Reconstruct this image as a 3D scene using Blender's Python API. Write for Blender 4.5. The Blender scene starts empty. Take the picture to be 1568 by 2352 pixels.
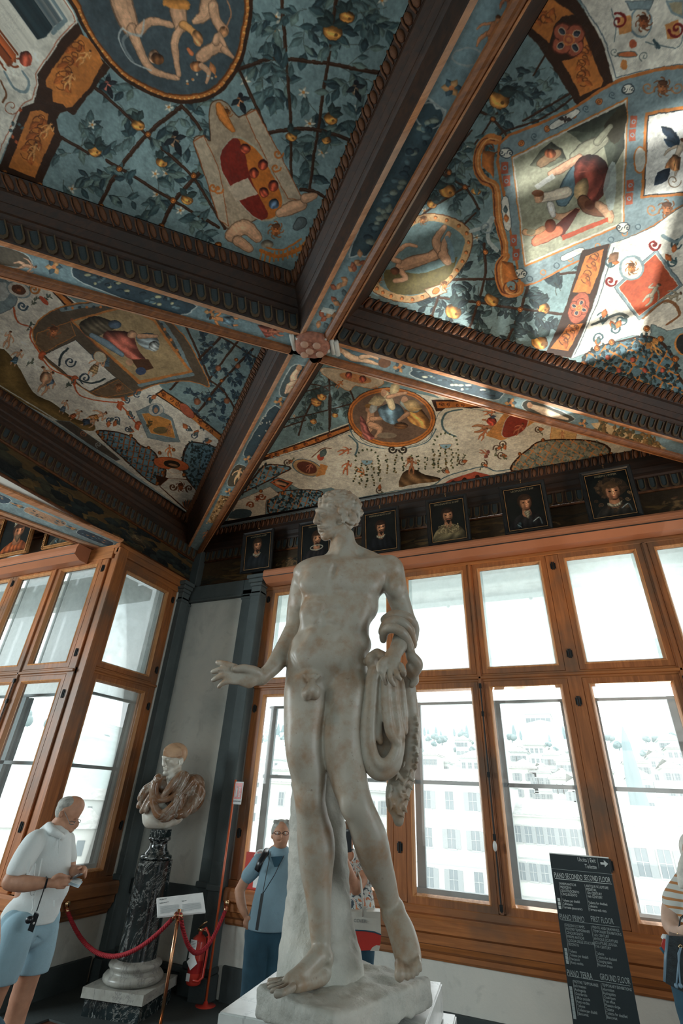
import bpy, bmesh, math, random
import numpy as np
from mathutils import Vector, Matrix
C = bpy.context.scene.collection
SC = bpy.context.scene
PI = math.pi
# ------------------------------------------------------------------ camera
FPX, YAW, PIT, ROL = 1120.8, math.radians(-25.1935), math.radians(30.2748), math.radians(2.9392)
EYE = np.array([0.0, 0.0, 2.05])
_f = np.array([math.sin(YAW)*math.cos(PIT), math.cos(YAW)*math.cos(PIT), math.sin(PIT)])
_r = np.array([math.cos(YAW), -math.sin(YAW), 0.0]); _u = np.cross(_r, _f)
_c, _s = math.cos(ROL), math.sin(ROL)
RM = np.array([_c*_r+_s*_u, -_s*_r+_c*_u, _f])
cam = bpy.data.cameras.new('camera'); camo = bpy.data.objects.new('camera', cam); C.objects.link(camo)
cam.sensor_width = 36; cam.sensor_fit = 'AUTO'; cam.lens = FPX/2352*36; cam.clip_start = .05; cam.clip_end = 3000
camo.matrix_world = Matrix(((RM[0][0], RM[1][0], -RM[2][0], EYE[0]), (RM[0][1], RM[1][1], -RM[2][1], EYE[1]), (RM[0][2], RM[1][2], -RM[2][2], EYE[2]), (0, 0, 0, 1)))
SC.camera = camo
# ------------------------------------------------------------------ world, exposure, lights
SC.view_settings.view_transform = 'Standard'; SC.view_settings.look = 'None'
SC.view_settings.exposure = 0.0; SC.view_settings.gamma = 1.0; SC.view_settings.use_curve_mapping = False
SC.cycles.use_denoising = True; SC.cycles.max_bounces = 7; SC.cycles.diffuse_bounces = 4; SC.cycles.glossy_bounces = 3
SC.cycles.transparent_max_bounces = 10; SC.cycles.transmission_bounces = 4; SC.cycles.caustics_reflective = False; SC.cycles.caustics_refractive = False
SC.cycles.sample_clamp_indirect = 6.0
w = bpy.data.worlds.new('sky'); SC.world = w; w.use_nodes = True
wn = w.node_tree.nodes; wl = w.node_tree.links
tc = wn.new('ShaderNodeTexCoord'); ns = wn.new('ShaderNodeTexNoise'); ns.inputs['Scale'].default_value = 2.2; ns.inputs['Detail'].default_value = 5
mp = wn.new('ShaderNodeMapping'); mp.inputs['Scale'].default_value = (1, 1, 3)
rp = wn.new('ShaderNodeValToRGB'); rp.color_ramp.elements[0].color = (.80, .90, .93, 1); rp.color_ramp.elements[1].color = (1, 1, .99, 1)
rp.color_ramp.elements[0].position = .3; rp.color_ramp.elements[1].position = .7
wl.new(tc.outputs['Generated'], mp.inputs[0]); wl.new(mp.outputs[0], ns.inputs['Vector']); wl.new(ns.outputs[0], rp.inputs[0])
wl.new(rp.outputs[0], wn['Background'].inputs['Color']); wn['Background'].inputs['Strength'].default_value = 3.4
def light(name, kind, loc, target, energy, color, size=1, size_y=None, spot=None, blend=.5):
    l = bpy.data.lights.new(name, kind); o = bpy.data.objects.new(name, l); C.objects.link(o)
    o.location = loc; l.energy = energy; l.color = color
    d = Vector(target)-Vector(loc); o.rotation_euler = d.to_track_quat('-Z', 'Y').to_euler()
    if kind == 'AREA':
        l.size = size
        if size_y: l.shape = 'RECTANGLE'; l.size_y = size_y
    elif kind == 'SUN': l.angle = size
    else: l.shadow_soft_size = size
    if kind == 'SPOT': l.spot_size = spot; l.spot_blend = blend
    return o
# hazy high sun over the river front, beyond the long window wall
light('sun', 'SUN', (0, 20, 20), (2.2, 12.0, 8.0), 2.2, (1, .97, .9), math.radians(3))
# added unseen area fill from behind the camera; no window is built there
light('rear_fill_light', 'AREA', (-1.5, -3.3, 2.9), (-2.5, 5.0, 2.0), 80, (.78, .96, 1), 6.5, 2.6)
light('corridor_fill_light', 'AREA', (7.6, 2.2, 2.6), (-3.4, 4.4, 1.8), 210, (.88, .97, 1), 3.4, 2.8)  # added fill from the right, aimed at the far corner
light('corridor_fill_light.001', 'AREA', (-9.5, -.5, 3.2), (-4.8, 6.0, 2.6), 430, (.86, .97, 1), 3.0, 2.4)  # added unseen fill that brightens the dark plaster corner
# an assumed warm ceiling spot out of view, then an added low uplight
light('added_warm_spot', 'SPOT', (-3.2, -.2, 5.0), (-1.3, 2.2, 3.3), 60, (1, .60, .34), .12, spot=math.radians(46), blend=.8)
light('added_warm_spot.001', 'SPOT', (2.4, 4.0, 1.6), (-1.0, 5.0, 6.0), 330, (1, .70, .43), .3, spot=math.radians(68), blend=.9)  # added unseen lamp, aimed up to stand in for warm bounce on the vault
# added spots for assumed river glitter, thrown up through the window onto the vault
light('added_glint_spot', 'SPOT', (.2, 12.6, -6.4), (.95, 3.4, 5.95), 26000, (1, .98, .93), .10, spot=math.radians(14), blend=.4)
light('added_glint_spot.001', 'SPOT', (-2.6, 12.0, -5.6), (-.9, 3.9, 5.7), 12000, (1, .97, .90), .10, spot=math.radians(9), blend=.4)
# ------------------------------------------------------------------ pixel helpers: a photo pixel onto a plane of the room
def ray(x, y): return RM.T @ np.array([x-784, -(y-1176), FPX])
def on_y(x, y, Y): r = ray(x, y); return EYE + r*Y/r[1]
def on_x(x, y, X): r = ray(x, y); return EYE + r*X/r[0]
def on_z(x, y, Z): r = ray(x, y); return EYE + r*(Z-2.05)/r[2]
def on_d(x, y, d, az):      # on the vertical plane at horizontal distance d along azimuth vector az
    r = ray(x, y); return EYE + r*d/(r[0]*az[0]+r[1]*az[1])
def zdep(p): return float(RM[2] @ (np.array(p)-EYE))   # optical depth of a point
# ------------------------------------------------------------------ objects
def tag(o, label=None, cat=None, group=None, kind=None):
    if label: o['label'] = label
    if cat: o['category'] = cat
    if group: o['group'] = group
    if kind: o['kind'] = kind
    return o
def empty(name, loc=(0, 0, 0), rz=0, parent=None):
    o = bpy.data.objects.new(name, None); C.objects.link(o); o.location = loc; o.rotation_euler = (0, 0, rz)
    o.empty_display_size = .1
    if parent: o.parent = parent
    return o
def link(name, me, parent=None, mat=None, loc=None, rot=None, scale=None):
    o = bpy.data.objects.new(name, me); C.objects.link(o)
    if parent: o.parent = parent
    if mat and not me.materials: me.materials.append(mat)
    if loc is not None: o.location = loc
    if rot is not None: o.rotation_euler = rot
    if scale is not None: o.scale = scale
    return o
class MB:
    def __init__(s): s.v = []; s.f = []; s.uv = None
    def add(s, vs, fs):
        n = len(s.v); s.v += [tuple(map(float, p)) for p in vs]; s.f += [tuple(i+n for i in f) for f in fs]; return s
    def box(s, a, b, bev=0.0):
        x0, y0, z0 = [min(p, q) for p, q in zip(a, b)]; x1, y1, z1 = [max(p, q) for p, q in zip(a, b)]
        if bev <= 0:
            return s.add([(x0, y0, z0), (x1, y0, z0), (x1, y1, z0), (x0, y1, z0), (x0, y0, z1), (x1, y0, z1), (x1, y1, z1), (x0, y1, z1)],
                     [(0, 3, 2, 1), (4, 5, 6, 7), (0, 1, 5, 4), (1, 2, 6, 5), (2, 3, 7, 6), (3, 0, 4, 7)])
        bev = min(bev, (x1-x0)/2.2, (y1-y0)/2.2, (z1-z0)/2.2)
        bm = bmesh.new(); bmesh.ops.create_cube(bm, size=1)
        bmesh.ops.scale(bm, vec=(x1-x0, y1-y0, z1-z0), verts=bm.verts); bmesh.ops.translate(bm, vec=((x0+x1)/2, (y0+y1)/2, (z0+z1)/2), verts=bm.verts)
        bmesh.ops.bevel(bm, geom=bm.edges[:], offset=bev, segments=1, affect='EDGES')
        bm.verts.index_update()
        s.add([v.co for v in bm.verts], [[v.index for v in f.verts] for f in bm.faces]); bm.free(); return s
    def prism(s, pts, d):   # polygon pts (3d, planar) extruded by vector d
        n = len(pts); d = np.array(d, float); pts = [np.array(p, float) for p in pts]
        return s.add(pts+[p+d for p in pts], [tuple(range(n))[::-1], tuple(range(n, 2*n))]+[(i, (i+1) % n, n+(i+1) % n, n+i) for i in range(n)])
    def lathe(s, prof, c=(0, 0, 0), n=32, cap=True, sx=1, sy=1):   # prof [(r,z)]
        vs = []; fs = []
        for r, z in prof:
            for k in range(n):
                a = 2*PI*k/n; vs.append((c[0]+r*math.cos(a)*sx, c[1]+r*math.sin(a)*sy, c[2]+z))
        for j in range(len(prof)-1):
            for k in range(n):
                fs.append((j*n+k, j*n+(k+1) % n, (j+1)*n+(k+1) % n, (j+1)*n+k))
        if cap: fs += [tuple(range(n))[::-1], tuple(range((len(prof)-1)*n, len(prof)*n))]
        return s.add(vs, fs)
    def tube(s, pts, r, n=8, flat=1.0, cap=True):
        pts = [np.array(p, float) for p in pts]; rs = r if hasattr(r, '__len__') else [r]*len(pts)
        vs = []; fs = []; N = len(pts); up = None
        for i, p in enumerate(pts):
            t = pts[min(i+1, N-1)]-pts[max(i-1, 0)]; t = t/(np.linalg.norm(t)+1e-9)
            if up is None:
                up = np.array([0, 0, 1.]) if abs(t[2]) < .9 else np.array([1., 0, 0])
            a = np.cross(t, up); a /= np.linalg.norm(a)+1e-9; b = np.cross(a, t); up = b
            for k in range(n):
                q = 2*PI*k/n; vs.append(p+rs[i]*(math.cos(q)*a+math.sin(q)*b*flat))
        for i in range(N-1):
            for k in range(n): fs.append((i*n+k, i*n+(k+1) % n, (i+1)*n+(k+1) % n, (i+1)*n+k))
        if cap: fs += [tuple(range(n))[::-1], tuple(range((N-1)*n, N*n))]
        return s.add(vs, fs)
    def frame(s, u0, u1, z0, z1, prof, at=lambda u, v, z: (u, v, z)):
        # mitred rectangular moulding; prof = closed loop of (inset, depth)
        n = len(prof); vs = []
        for cx, cz, su, sz in ((u0, z0, 1, 1), (u1, z0, -1, 1), (u1, z1, -1, -1), (u0, z1, 1, -1)):
            for ins, dep in prof: vs.append(at(cx+su*ins, dep, cz+sz*ins))
        fs = [(c*n+i, c*n+(i+1) % n, ((c+1) % 4)*n+(i+1) % n, ((c+1) % 4)*n+i) for c in range(4) for i in range(n)]
        return s.add(vs, fs)
    def ball(s, c, r, n=10, m=7, sc=(1, 1, 1)):
        vs = [(c[0], c[1], c[2]-r*sc[2])]; fs = []
        for j in range(1, m):
            t = -PI/2+PI*j/m
            for k in range(n):
                a = 2*PI*k/n; vs.append((c[0]+r*sc[0]*math.cos(t)*math.cos(a), c[1]+r*sc[1]*math.cos(t)*math.sin(a), c[2]+r*sc[2]*math.sin(t)))
        vs.append((c[0], c[1], c[2]+r*sc[2])); L = len(vs)-1
        for k in range(n): fs.append((0, 1+(k+1) % n, 1+k)); fs.append((L, 1+(m-2)*n+k, 1+(m-2)*n+(k+1) % n))
        for j in range(m-2):
            for k in range(n): fs.append((1+j*n+k, 1+j*n+(k+1) % n, 1+(j+1)*n+(k+1) % n, 1+(j+1)*n+k))
        return s.add(vs, fs)
    def mesh(s, name, mat=None, smooth=False, fix=True):
        me = bpy.data.meshes.new(name); me.from_pydata(s.v, [], s.f)
        if fix:
            bm = bmesh.new(); bm.from_mesh(me); bmesh.ops.recalc_face_normals(bm, faces=bm.faces[:]); bm.to_mesh(me); bm.free()
        if mat: me.materials.append(mat)
        if smooth:
            me.shade_smooth()
            if smooth == 2:
                try: me.set_sharp_from_angle(angle=math.radians(35))
                except Exception: pass
        return me
    def build(s, name, mat, parent=None, smooth=False, loc=None, rot=None, fix=True):
        return link(name, s.mesh(name, mat, smooth, fix), parent, None, loc, rot)
# ------------------------------------------------------------------ materials (all node based)
class NT:
    def __init__(s, name):
        s.m = bpy.data.materials.new(name); s.m.use_nodes = True; s.t = s.m.node_tree; s.n = s.t.nodes; s.l = s.t.links
        s.b = s.n['Principled BSDF']; s.out = s.n['Material Output']; s.co = s.n.new('ShaderNodeTexCoord')
    def node(s, t, **k):
        x = s.n.new('ShaderNode'+t)
        for a, v in k.items():
            if a in x.inputs: x.inputs[a].default_value = v
            else: setattr(x, a, v)
        return x
    def ln(s, a, b): s.l.new(a, b); return b
    def map(s, sc=(1, 1, 1), rot=(0, 0, 0), src='Object'):
        m = s.node('Mapping'); m.inputs['Scale'].default_value = sc; m.inputs['Rotation'].default_value = rot
        s.ln(s.co.outputs[src], m.inputs[0]); return m.outputs[0]
    def noise(s, scale, detail=4, vec=None, rough=.55, dist=0):
        x = s.node('TexNoise', Scale=scale, Detail=detail, Roughness=rough, Distortion=dist)
        if vec is not None: s.ln(vec, x.inputs['Vector'])
        else: s.ln(s.co.outputs['Object'], x.inputs['Vector'])
        return x.outputs[0]
    def ramp(s, fac, stops):
        r = s.node('ValToRGB'); e = r.color_ramp.elements
        while len(e) < len(stops): e.new(.5)
        for q, (p, c) in zip(e, stops): q.position = p; q.color = (*c, 1) if len(c) == 3 else c
        s.ln(fac, r.inputs[0]); return r.outputs[0]
    def mix(s, f, a, b, mode='MIX'):
        x = s.n.new('ShaderNodeMix'); x.data_type = 'RGBA'; x.blend_type = mode
        for i, v in ((0, f), (6, a), (7, b)):
            if hasattr(v, 'is_output'): s.l.new(v, x.inputs[i])
            else: x.inputs[i].default_value = v if i == 0 else ((*v, 1) if len(v) == 3 else v)
        return x.outputs[2]
    def bump(s, h, strength=.3, dist=.01):
        b = s.node('Bump', Strength=strength, Distance=dist); s.ln(h, b.inputs['Height']); s.ln(b.outputs[0], s.b.inputs['Normal']); return b
    def base(s, c, rough=.5, metal=0, spec=None):
        if hasattr(c, 'is_output'): s.ln(c, s.b.inputs['Base Color'])
        else: s.b.inputs['Base Color'].default_value = (*c, 1)
        s.b.inputs['Roughness'].default_value = rough; s.b.inputs['Metallic'].default_value = metal
        if spec is not None: s.b.inputs['Specular IOR Level'].default_value = spec
        return s.m
def plain(name, c, rough=.5, metal=0, var=.12, scale=8, bump=.15, bd=.004, spec=.4, bs=None):
    t = NT(name); n = t.noise(scale, 5)
    a = tuple(max(0, x*(1-var)) for x in c); b = tuple(min(1, x*(1+var)) for x in c)
    col = t.ramp(n, [(.3, a), (.7, b)]); m = t.base(col, rough, metal, spec)
    if bump: t.bump(t.noise(bs or scale*6, 3), bump, bd)
    return m
def wood(name, c1, c2, c3=None, axis=0, rough=.45, sc=1.0, bump=.25):
    t = NT(name); s = [9*sc]*3; s[axis] = .6*sc
    v = t.map(tuple(s)); n = t.noise(3.2, 7, v, .65, .6); n2 = t.noise(1.3, 4)
    col = t.ramp(n, [(.28, c1), (.5, tuple((p+q)/2 for p, q in zip(c1, c2))), (.68, c2)])
    if c3: col = t.mix(t.ramp(n2, [(.46, (0, 0, 0)), (.66, (.8, .8, .8))]), col, c3)
    t.bump(n, bump, .004); return t.base(col, rough, 0, .45)
WX = wood('pine_frame_along_x', (.26, .088, .024), (.50, .185, .055), (.15, .085, .05), 0)
WY = wood('pine_frame_along_y', (.26, .088, .024), (.50, .185, .055), (.15, .085, .05), 1)
WZ = wood('pine_frame_upright', (.23, .078, .022), (.47, .165, .050), (.13, .085, .055), 2)
WLIP = wood('sash_bead_wood', (.40, .16, .05), (.72, .36, .15), None, 2, .4)
WCEIL = wood('dark_ceiling_timber', (.011, .005, .002), (.055, .019, .006), (.009, .006, .004), 0, .6)
WLIPB = wood('beam_lip_timber', (.26, .095, .03), (.62, .27, .11), (.40, .30, .22), 0, .5)
WMOULD = plain('gilded_brown_moulding', (.12, .042, .013), .5, .1, .45, 20, .4)
TONGUE = plain('blue_tongue_paint', (.024, .036, .038), .6, 0, .5, 30, .4)
TONGUE_RIM = plain('gold_tongue_rim', (.075, .046, .02), .5, .2, .4, 30, .3)
def stone(name, c, var=.25, rough=.75, sc=3):
    t = NT(name); n = t.noise(sc, 8, None, .65); n2 = t.noise(sc*14, 3)
    col = t.ramp(n, [(.25, tuple(x*(1-var) for x in c)), (.55, c), (.8, tuple(min(1, x*(1+var)) for x in c))])
    t.bump(n2, .35, .006); return t.base(col, rough, 0, .3)
PIETRA = stone('grey_sandstone', (.085, .105, .105))
PIETRA_D = stone('dark_grey_sandstone', (.05, .062, .062))
def plaster():
    t = NT('aged_plaster'); n = t.noise(1.1, 9, None, .62, .5); n2 = t.noise(3.5, 6, None, .6, 1.5); n3 = t.noise(45, 3)
    col = t.ramp(n, [(.3, (.47, .49, .45)), (.5, (.64, .64, .58)), (.72, (.73, .71, .63))])
    col = t.mix(t.ramp(n2, [(.55, (0, 0, 0)), (.72, (.55, .55, .55))]), col, (.44, .45, .41))
    t.bump(n3, .2, .006); return t.base(col, .85, 0, .2)
PLASTER = plaster()
BLACK = plain('black_iron', (.015, .018, .019), .45, .4, .2, 20, .2)
OUTFR = plain('blue_grey_outer_sash', (.13, .165, .17), .5, 0, .15, 6, .1)
SHUT = plain('dark_shutter', (.035, .055, .062), .55, 0, .2, 5, .1)
TERRA = plain('terracotta_blind_box', (.40, .155, .075), .5, 0, .08, 3, .06)
BRASS = plain('brass', (.72, .50, .28), .25, 1, .1, 10, .05)
WHITE_M = plain('white_enamel', (.75, .78, .76), .35, 0, .04, 4, .03)
def glass(name, haze, tint=(.97, 1, 1), film=0.0):
    t = NT(name); t.n.remove(t.b)
    tr = t.node('BsdfTransparent'); tr.inputs[0].default_value = (*tint, 1)
    gl = t.node('BsdfGlossy', Roughness=.03); fr = t.node('Fresnel', IOR=1.45)
    tl = t.node('BsdfTranslucent'); tl.inputs[0].default_value = (.93, .97, .96, 1)
    m1 = t.node('MixShader'); m2 = t.node('MixShader')
    n = t.noise(7, 6, None, .7); hz = t.ramp(n, [(.35, (haze*.8,)*3), (.75, (min(1, haze*1.2),)*3)])
    t.ln(hz, m1.inputs[0]); t.ln(tr.outputs[0], m1.inputs[1]); t.ln(tl.outputs[0], m1.inputs[2])
    mu = t.node('Math', operation='MULTIPLY'); mu.inputs[1].default_value = .8; t.ln(fr.outputs[0], mu.inputs[0])
    t.ln(mu.outputs[0], m2.inputs[0]); t.ln(m1.outputs[0], m2.inputs[1]); t.ln(gl.outputs[0], m2.inputs[2])
    t.ln(m2.outputs[0], t.out.inputs[0]); return t.m
GLASS = glass('window_glass', .06)
FILM = glass('translucent_sun_blind', .50)
def marble(name, base, stain, veins=None, rough=.45, spots=True):
    t = NT(name); n = t.noise(2.2, 8, None, .62, .4); n2 = t.noise(9, 7, None, .65)
    col = t.ramp(n, [(.3, tuple(x*.78 for x in base)), (.5, base), (.75, tuple(min(1, x*1.14) for x in base))])
    col = t.mix(t.ramp(n2, [(.44, (0, 0, 0)), (.70, (.8, .8, .8))]), col, stain)
    if spots:
        n4 = t.noise(38, 4, None, .7); col = t.mix(t.ramp(n4, [(.64, (0, 0, 0)), (.76, (.6, .6, .6))]), col, tuple(x*.35 for x in stain))
    if veins:
        v = t.noise(1.6, 9, t.map((1, 1, .6)), .7, 1.4)
        col = t.mix(t.ramp(v, [(.485, (0, 0, 0)), (.5, (1, 1, 1)), (.515, (0, 0, 0))]), col, veins)
    t.bump(t.noise(26, 5), .10, .004); return t.base(col, rough, 0, .4)
STATUE = marble('aged_statue_marble', (.42, .385, .32), (.32, .175, .08), None, .40)
ROUGHM = NT('rough_carved_marble')
def _rm():
    t = ROUGHM; n = t.noise(3, 8, None, .65); n2 = t.noise(26, 5, None, .6)
    col = t.ramp(n, [(.3, (.30, .31, .28)), (.55, (.50, .50, .45)), (.75, (.62, .60, .53))])
    t.bump(n2, .7, .012); t.base(col, .6, 0, .35); return t.m
ROUGHM = _rm()
PLINTHM = marble('white_plinth_marble', (.70, .72, .70), (.58, .60, .58), (.45, .47, .46), .22, False)
def black_marble():
    t = NT('black_veined_marble'); v = t.map((1, 1, .8))
    a = t.noise(2.2, 10, v, .66, 1.5); b = t.noise(4.2, 8, v, .7, 2.0); c = t.noise(1.7, 3)
    col = t.ramp(t.noise(5, 6), [(.3, (.006, .010, .011)), (.7, (.02, .032, .034))])
    col = t.mix(t.ramp(a, [(.492, (0, 0, 0)), (.5, (.85, .85, .85)), (.508, (0, 0, 0))]), col, (.40, .42, .40))
    g = t.mix(1.0, t.ramp(b, [(.485, (0, 0, 0)), (.5, (.8, .8, .8)), (.515, (0, 0, 0))]), t.ramp(c, [(.5, (0, 0, 0)), (.62, (1, 1, 1))]), 'MULTIPLY')
    col = t.mix(g, col, (.42, .40, .35)); return t.base(col, .12, 0, .6)
BLACKM = black_marble()
GREYM = marble('grey_beige_marble', (.40, .40, .36), (.28, .27, .23), (.2, .2, .19), .3, False)
def flat(name, c, rough=.6, spec=.3): return plain(name, c, rough, 0, .08, 10, .05, .002, spec)
# ------------------------------------------------------------------ room shell
def struct(name, mb, mat, parent=None, smooth=False):
    o = mb.build(name, mat, parent, smooth)
    if not parent: o['kind'] = 'structure'
    return o
LX, LY, RY = -5.5, 4.4, 6.0       # left wall plane, far-left wall plane, long window wall plane
WOODFL = wood('dark_red_floor_boards', (.05, .016, .008), (.16, .05, .022), (.05, .03, .022), 0, .4)
struct('floor', MB().box((-13, -4, -.2), (9, RY+.4, .12)), WOODFL)
struct('floor_border', MB().box((LX, RY-1.25, 0), (-3.6, RY, .135)).box((-3.6, RY-.5, 0), (9, RY, .135)).box((LX, 4.3, 0), (LX+.5, RY-1.25, .135)), PIETRA_D)
# long window wall: solid parts round the opening  (x -4.02 .. 9, z .86 .. 4.86)
m = MB(); m.box((-4.45, RY+.01, .84), (-4.05, RY+.4, 4.88)).box((-4.45, RY, 0), (9, RY+.4, .84)).box((-4.45, RY, 4.88), (9, RY+.4, 6.1)).box((LX-.4, RY+.0, 0), (-4.45, RY+.4, 4.68)).box((LX-.4, RY, 4.68), (-4.45, RY+.4, 6.1))
struct('wall_back', m, PLASTER)
m = MB(); m.box((LX-.4, 5.68, 0), (LX, RY, 6.1)).box((LX-.4, 4.4, 0), (LX, 5.68, .86)).box((LX-.4, 4.4, 4.98), (LX, 5.68, 6.1))
m.box((LX-.35, -4, 5.03), (LX, 4.4, 6.1))
struct('wall_left', m, PLASTER)
m = MB(); m.box((-13, LY, 0), (LX-.4, LY+.35, .86)).box((-13, LY, 4.9), (LX-.4, LY+.35, 6.1))
struct('wall_left_far', m, PLASTER)
m = MB(); m.box((-13, -4, 0), (-12.7, LY, 6.1)); struct('wall_corridor_end', m, PLASTER)
m = MB(); m.box((-13, -4, 0), (9, -3.7, 6.1)); struct('wall_front', m, PLASTER)
m = MB(); m.box((9, -4, 0), (9.3, RY+.4, 6.1)); struct('wall_right', m, PLASTER)
m = MB(); m.box((-13, -4, 6.1), (9.3, RY+.4, 6.25)); struct('ceiling_slab', m, WCEIL)
# dado / baseboards of grey stone, and the sandstone pilasters of the corner
struct('baseboard_back', MB().box((-3.95, RY-.04, 0), (9, RY, .42), .008), PIETRA_D)
struct('baseboard_corner', MB().box((-5.2, RY-.05, 0), (-4.38, RY, .32), .008), PIETRA_D)
struct('baseboard_left', MB().box((LX, 4.45, 0), (LX+.04, 5.6, .37), .008), PIETRA_D)
def pilaster(name, x0, x1, y0, y1, cap, split):
    m = MB(); m.box((x0, y0, .32), (x1, y1, 4.70), .01)
    cx0, cx1, cy0, cy1 = x0, x1, y0, y1
    o = struct(name, m, PIETRA)
    b = MB(); b.box((x0-.03, y0-.05, 0), (x1+.03, y1, .34), .012); b.box((x0-.02, y0-.03, .34), (x1+.02, y1, .40), .012); b.build('pilaster_base', PIETRA_D, o)
    b = MB()
    for k, (z0, z1, e) in enumerate(cap): b.box((x0-e, y0-e, z0), (x1+e, y1, z1), .008)
    b.build('capital', PIETRA, o)
    if split:
        g = MB(); g.box((x0+.02, y0-.012, 1.30), (x1-.02, y0, 1.34)).box((x0-.01, y0-.03, 1.06), (x1+.01, y0, 1.12), .008); g.build('moulding_band', PIETRA, o)
    return o
CAP = [(4.62, 4.66, .012), (4.66, 4.78, .0), (4.78, 4.83, .02), (4.83, 4.89, .045), (4.89, 4.95, .07)]
pilaster('pilaster_right', -4.42, -4.20, 5.93, RY, CAP[:2]+[(4.70, 4.95, .0)], True)
pilaster('pilaster_right_outer', -4.20, -4.03, 5.84, RY, CAP, True)
pilaster('pilaster_left', LX, LX+.10, 5.70, 5.86, CAP, True)
pilaster('pilaster_left_inner', LX, LX+.04, 5.86, RY, CAP[:2]+[(4.70, 4.95, .0)], False)
m = MB(); m.box((LX+.04, 5.93, 4.70), (-4.42, RY, 4.95), .006).box((LX+.04, 5.915, 4.68), (-4.42, RY, 4.715), .006); struct('stone_lintel', m, PIETRA)
m = MB(); m.box((LX+.04, 5.95, .90), (-4.42, RY, 1.06), .01).box((LX+.02, 5.90, .30), (-4.42, 5.96, .36), .01); struct('stone_string_course', m, PIETRA_D)
# ------------------------------------------------------------------ windows
SASHP = [(0, -.05), (0, .03), (.075, .03), (.075, .0), (.062, -.02), (.055, -.05)]
BEADP = [(.055, -.052), (.062, -.02), (.078, .002), (.086, -.012), (.078, -.035), (.066, -.06)]
def window(name, at, ax, sashes, posts, u0, u1, ztop, zbot, ztr, wood_u, shutters=(), so=(0, 0)):
    """at(u,v,z) -> world; v>0 outwards. sashes: (ua,ub) openings between posts"""
    W = empty(name); W['kind'] = 'structure'
    def bx(mb, a, b, bev=.0):
        p, q = at(*a), at(*b); mb.box(p, q, bev)
    for (za, zb, nm) in ((ztop, ztop+.16, 'head_rail'), (zbot-.13, zbot, 'bottom_rail')):
        mb = MB(); bx(mb, (u0-.05, -.06, za), (u1+.05, .08, zb), .006); mb.build(nm, wood_u, W)
    mb = MB(); bx(mb, (u0, -.05, ztr-.045), (u1, .06, ztr+.045), .008); bx(mb, (u0, -.075, ztr-.018), (u1, -.03, ztr+.018), .008); mb.build('transom', wood_u, W)
    for (ua, ub, kind) in posts:
        mb = MB(); bx(mb, (ua, -.05, zbot), (ub, .08, ztop), .008)
        c = (ua+ub)/2
        if kind == 'bolt':   # a cremone bolt with its white knob on the meeting stiles
            bx(mb, (c-.016, -.075, zbot), (c+.016, -.03, ztop), .006)
        p = mb.build('post', WZ, W)
        if kind == 'bolt':
            b = MB(); b.tube([at(c, -.085, zbot+.02), at(c, -.085, ztr-.1)], .007, 6)
            for z in (zbot+.03, 1.75, 2.3, 2.9, ztr-.12): bx(b, (c-.014, -.097, z), (c+.014, -.07, z+.05))
            b.build('cremone_bolt', BLACK, p)
            k = MB(); q = at(c, -.115, 1.70); k.ball(q, .03, 10, 7, (.7, .7, 1.5)); k.build('knob', WHITE_M, p, True)
        else:
            for z in (1.62, ztr-.28, ztr+.22, ztop-.15):
                for s in (-1, 1):
                    h = MB(); h.tube([at(c+s*.010, -.060, z-.05), at(c+s*.010, -.060, z+.05)], .007, 8); bx(h, (c+s*.010, -.055, z-.035), (c+s*.030, -.05, z+.035)); h.build('hinge', BLACK, p)
    for (ua, ub) in sashes:
        for (za, zb, up) in ((zbot, ztr-.045, False), (ztr+.045, ztop, True)):
            mb = MB(); mb.frame(ua, ub, za, zb, SASHP, at); s = mb.build('sash', WZ, W)
            mb = MB(); mb.frame(ua, ub, za, zb, BEADP, at); mb.build('glazing_bead', WLIP, s)
            g = MB(); g.add([at(ua+.07, .005, za+.07), at(ub-.07, .005, za+.07), at(ub-.07, .005, zb-.07), at(ua+.07, .005, zb-.07)], [(0, 1, 2, 3)]); g.build('pane', GLASS, s)
            if up:
                g = MB(); bx(g, (ua+.04, .10, za-.02), (ub-.04, .103, zb+.02)); g.build('sun_blind', FILM, s)
                g = MB(); bx(g, (ua+.04, .09, za-.02), (ua+.10, .095, zb+.02)); bx(g, (ub-.10, .09, za-.02), (ub-.04, .095, zb+.02)); g.build('blind_edge', FILM, s)
        # the outer sash, painted blue grey
        mb = MB()
        ua, ub = ua+so[0], ub+so[1]
        for (a, b) in (((ua+.02, .26, zbot-.05), (ua+.115, .30, ztr-.20)), ((ub-.115, .26, zbot-.05), (ub-.02, .30, ztr-.20)), ((ua+.0, .24, ztr-.235), (ub, .30, ztr-.205)), ((ua+.0, .26, 2.225), (ub, .29, 2.265)), ((ua, .24, zbot-.08), (ub, .32, zbot+.10))):
            bx(mb, a, b)
        mb.build('outer_sash', OUTFR, W)
        g = MB(); bx(g, (ua, .27, ztr-.2), (ub, .273, ztr+.1)); g.build('sun_blind_hem', FILM, W)
    for (a, b) in shutters:
        mb = MB(); n = 6
        for i in range(n):
            ca = [a[j]+(b[j]-a[j])*i/n if j == 0 else a[j] for j in range(3)]; cb = [a[0]+(b[0]-a[0])*(i+.93)/n, b[1], b[2]]
            bx(mb, ca, cb)
        mb.build('shutter', SHUT, W)
    return W
def mk(ox, oy, d):   # wall mappings
    if d == 'R': return lambda u, v, z: (u, oy+v, z)
    if d == 'L': return lambda u, v, z: (ox-v, u, z)
at1 = mk(0, 6.06, 'R'); posts = []; sashes = []
posts.append((-4.03, -3.93, 'jamb'))
for i in range(13):
    c = -2.94+i*1.0
    if c > 8.5: break
    if i % 2 == 0: posts.append((c-.035, c+.035, 'bolt'))
    else: posts.append((c-.075, c+.075, 'hinge'))
edges = [(-3.93, -2.975), (-2.905, -2.015)]
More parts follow.
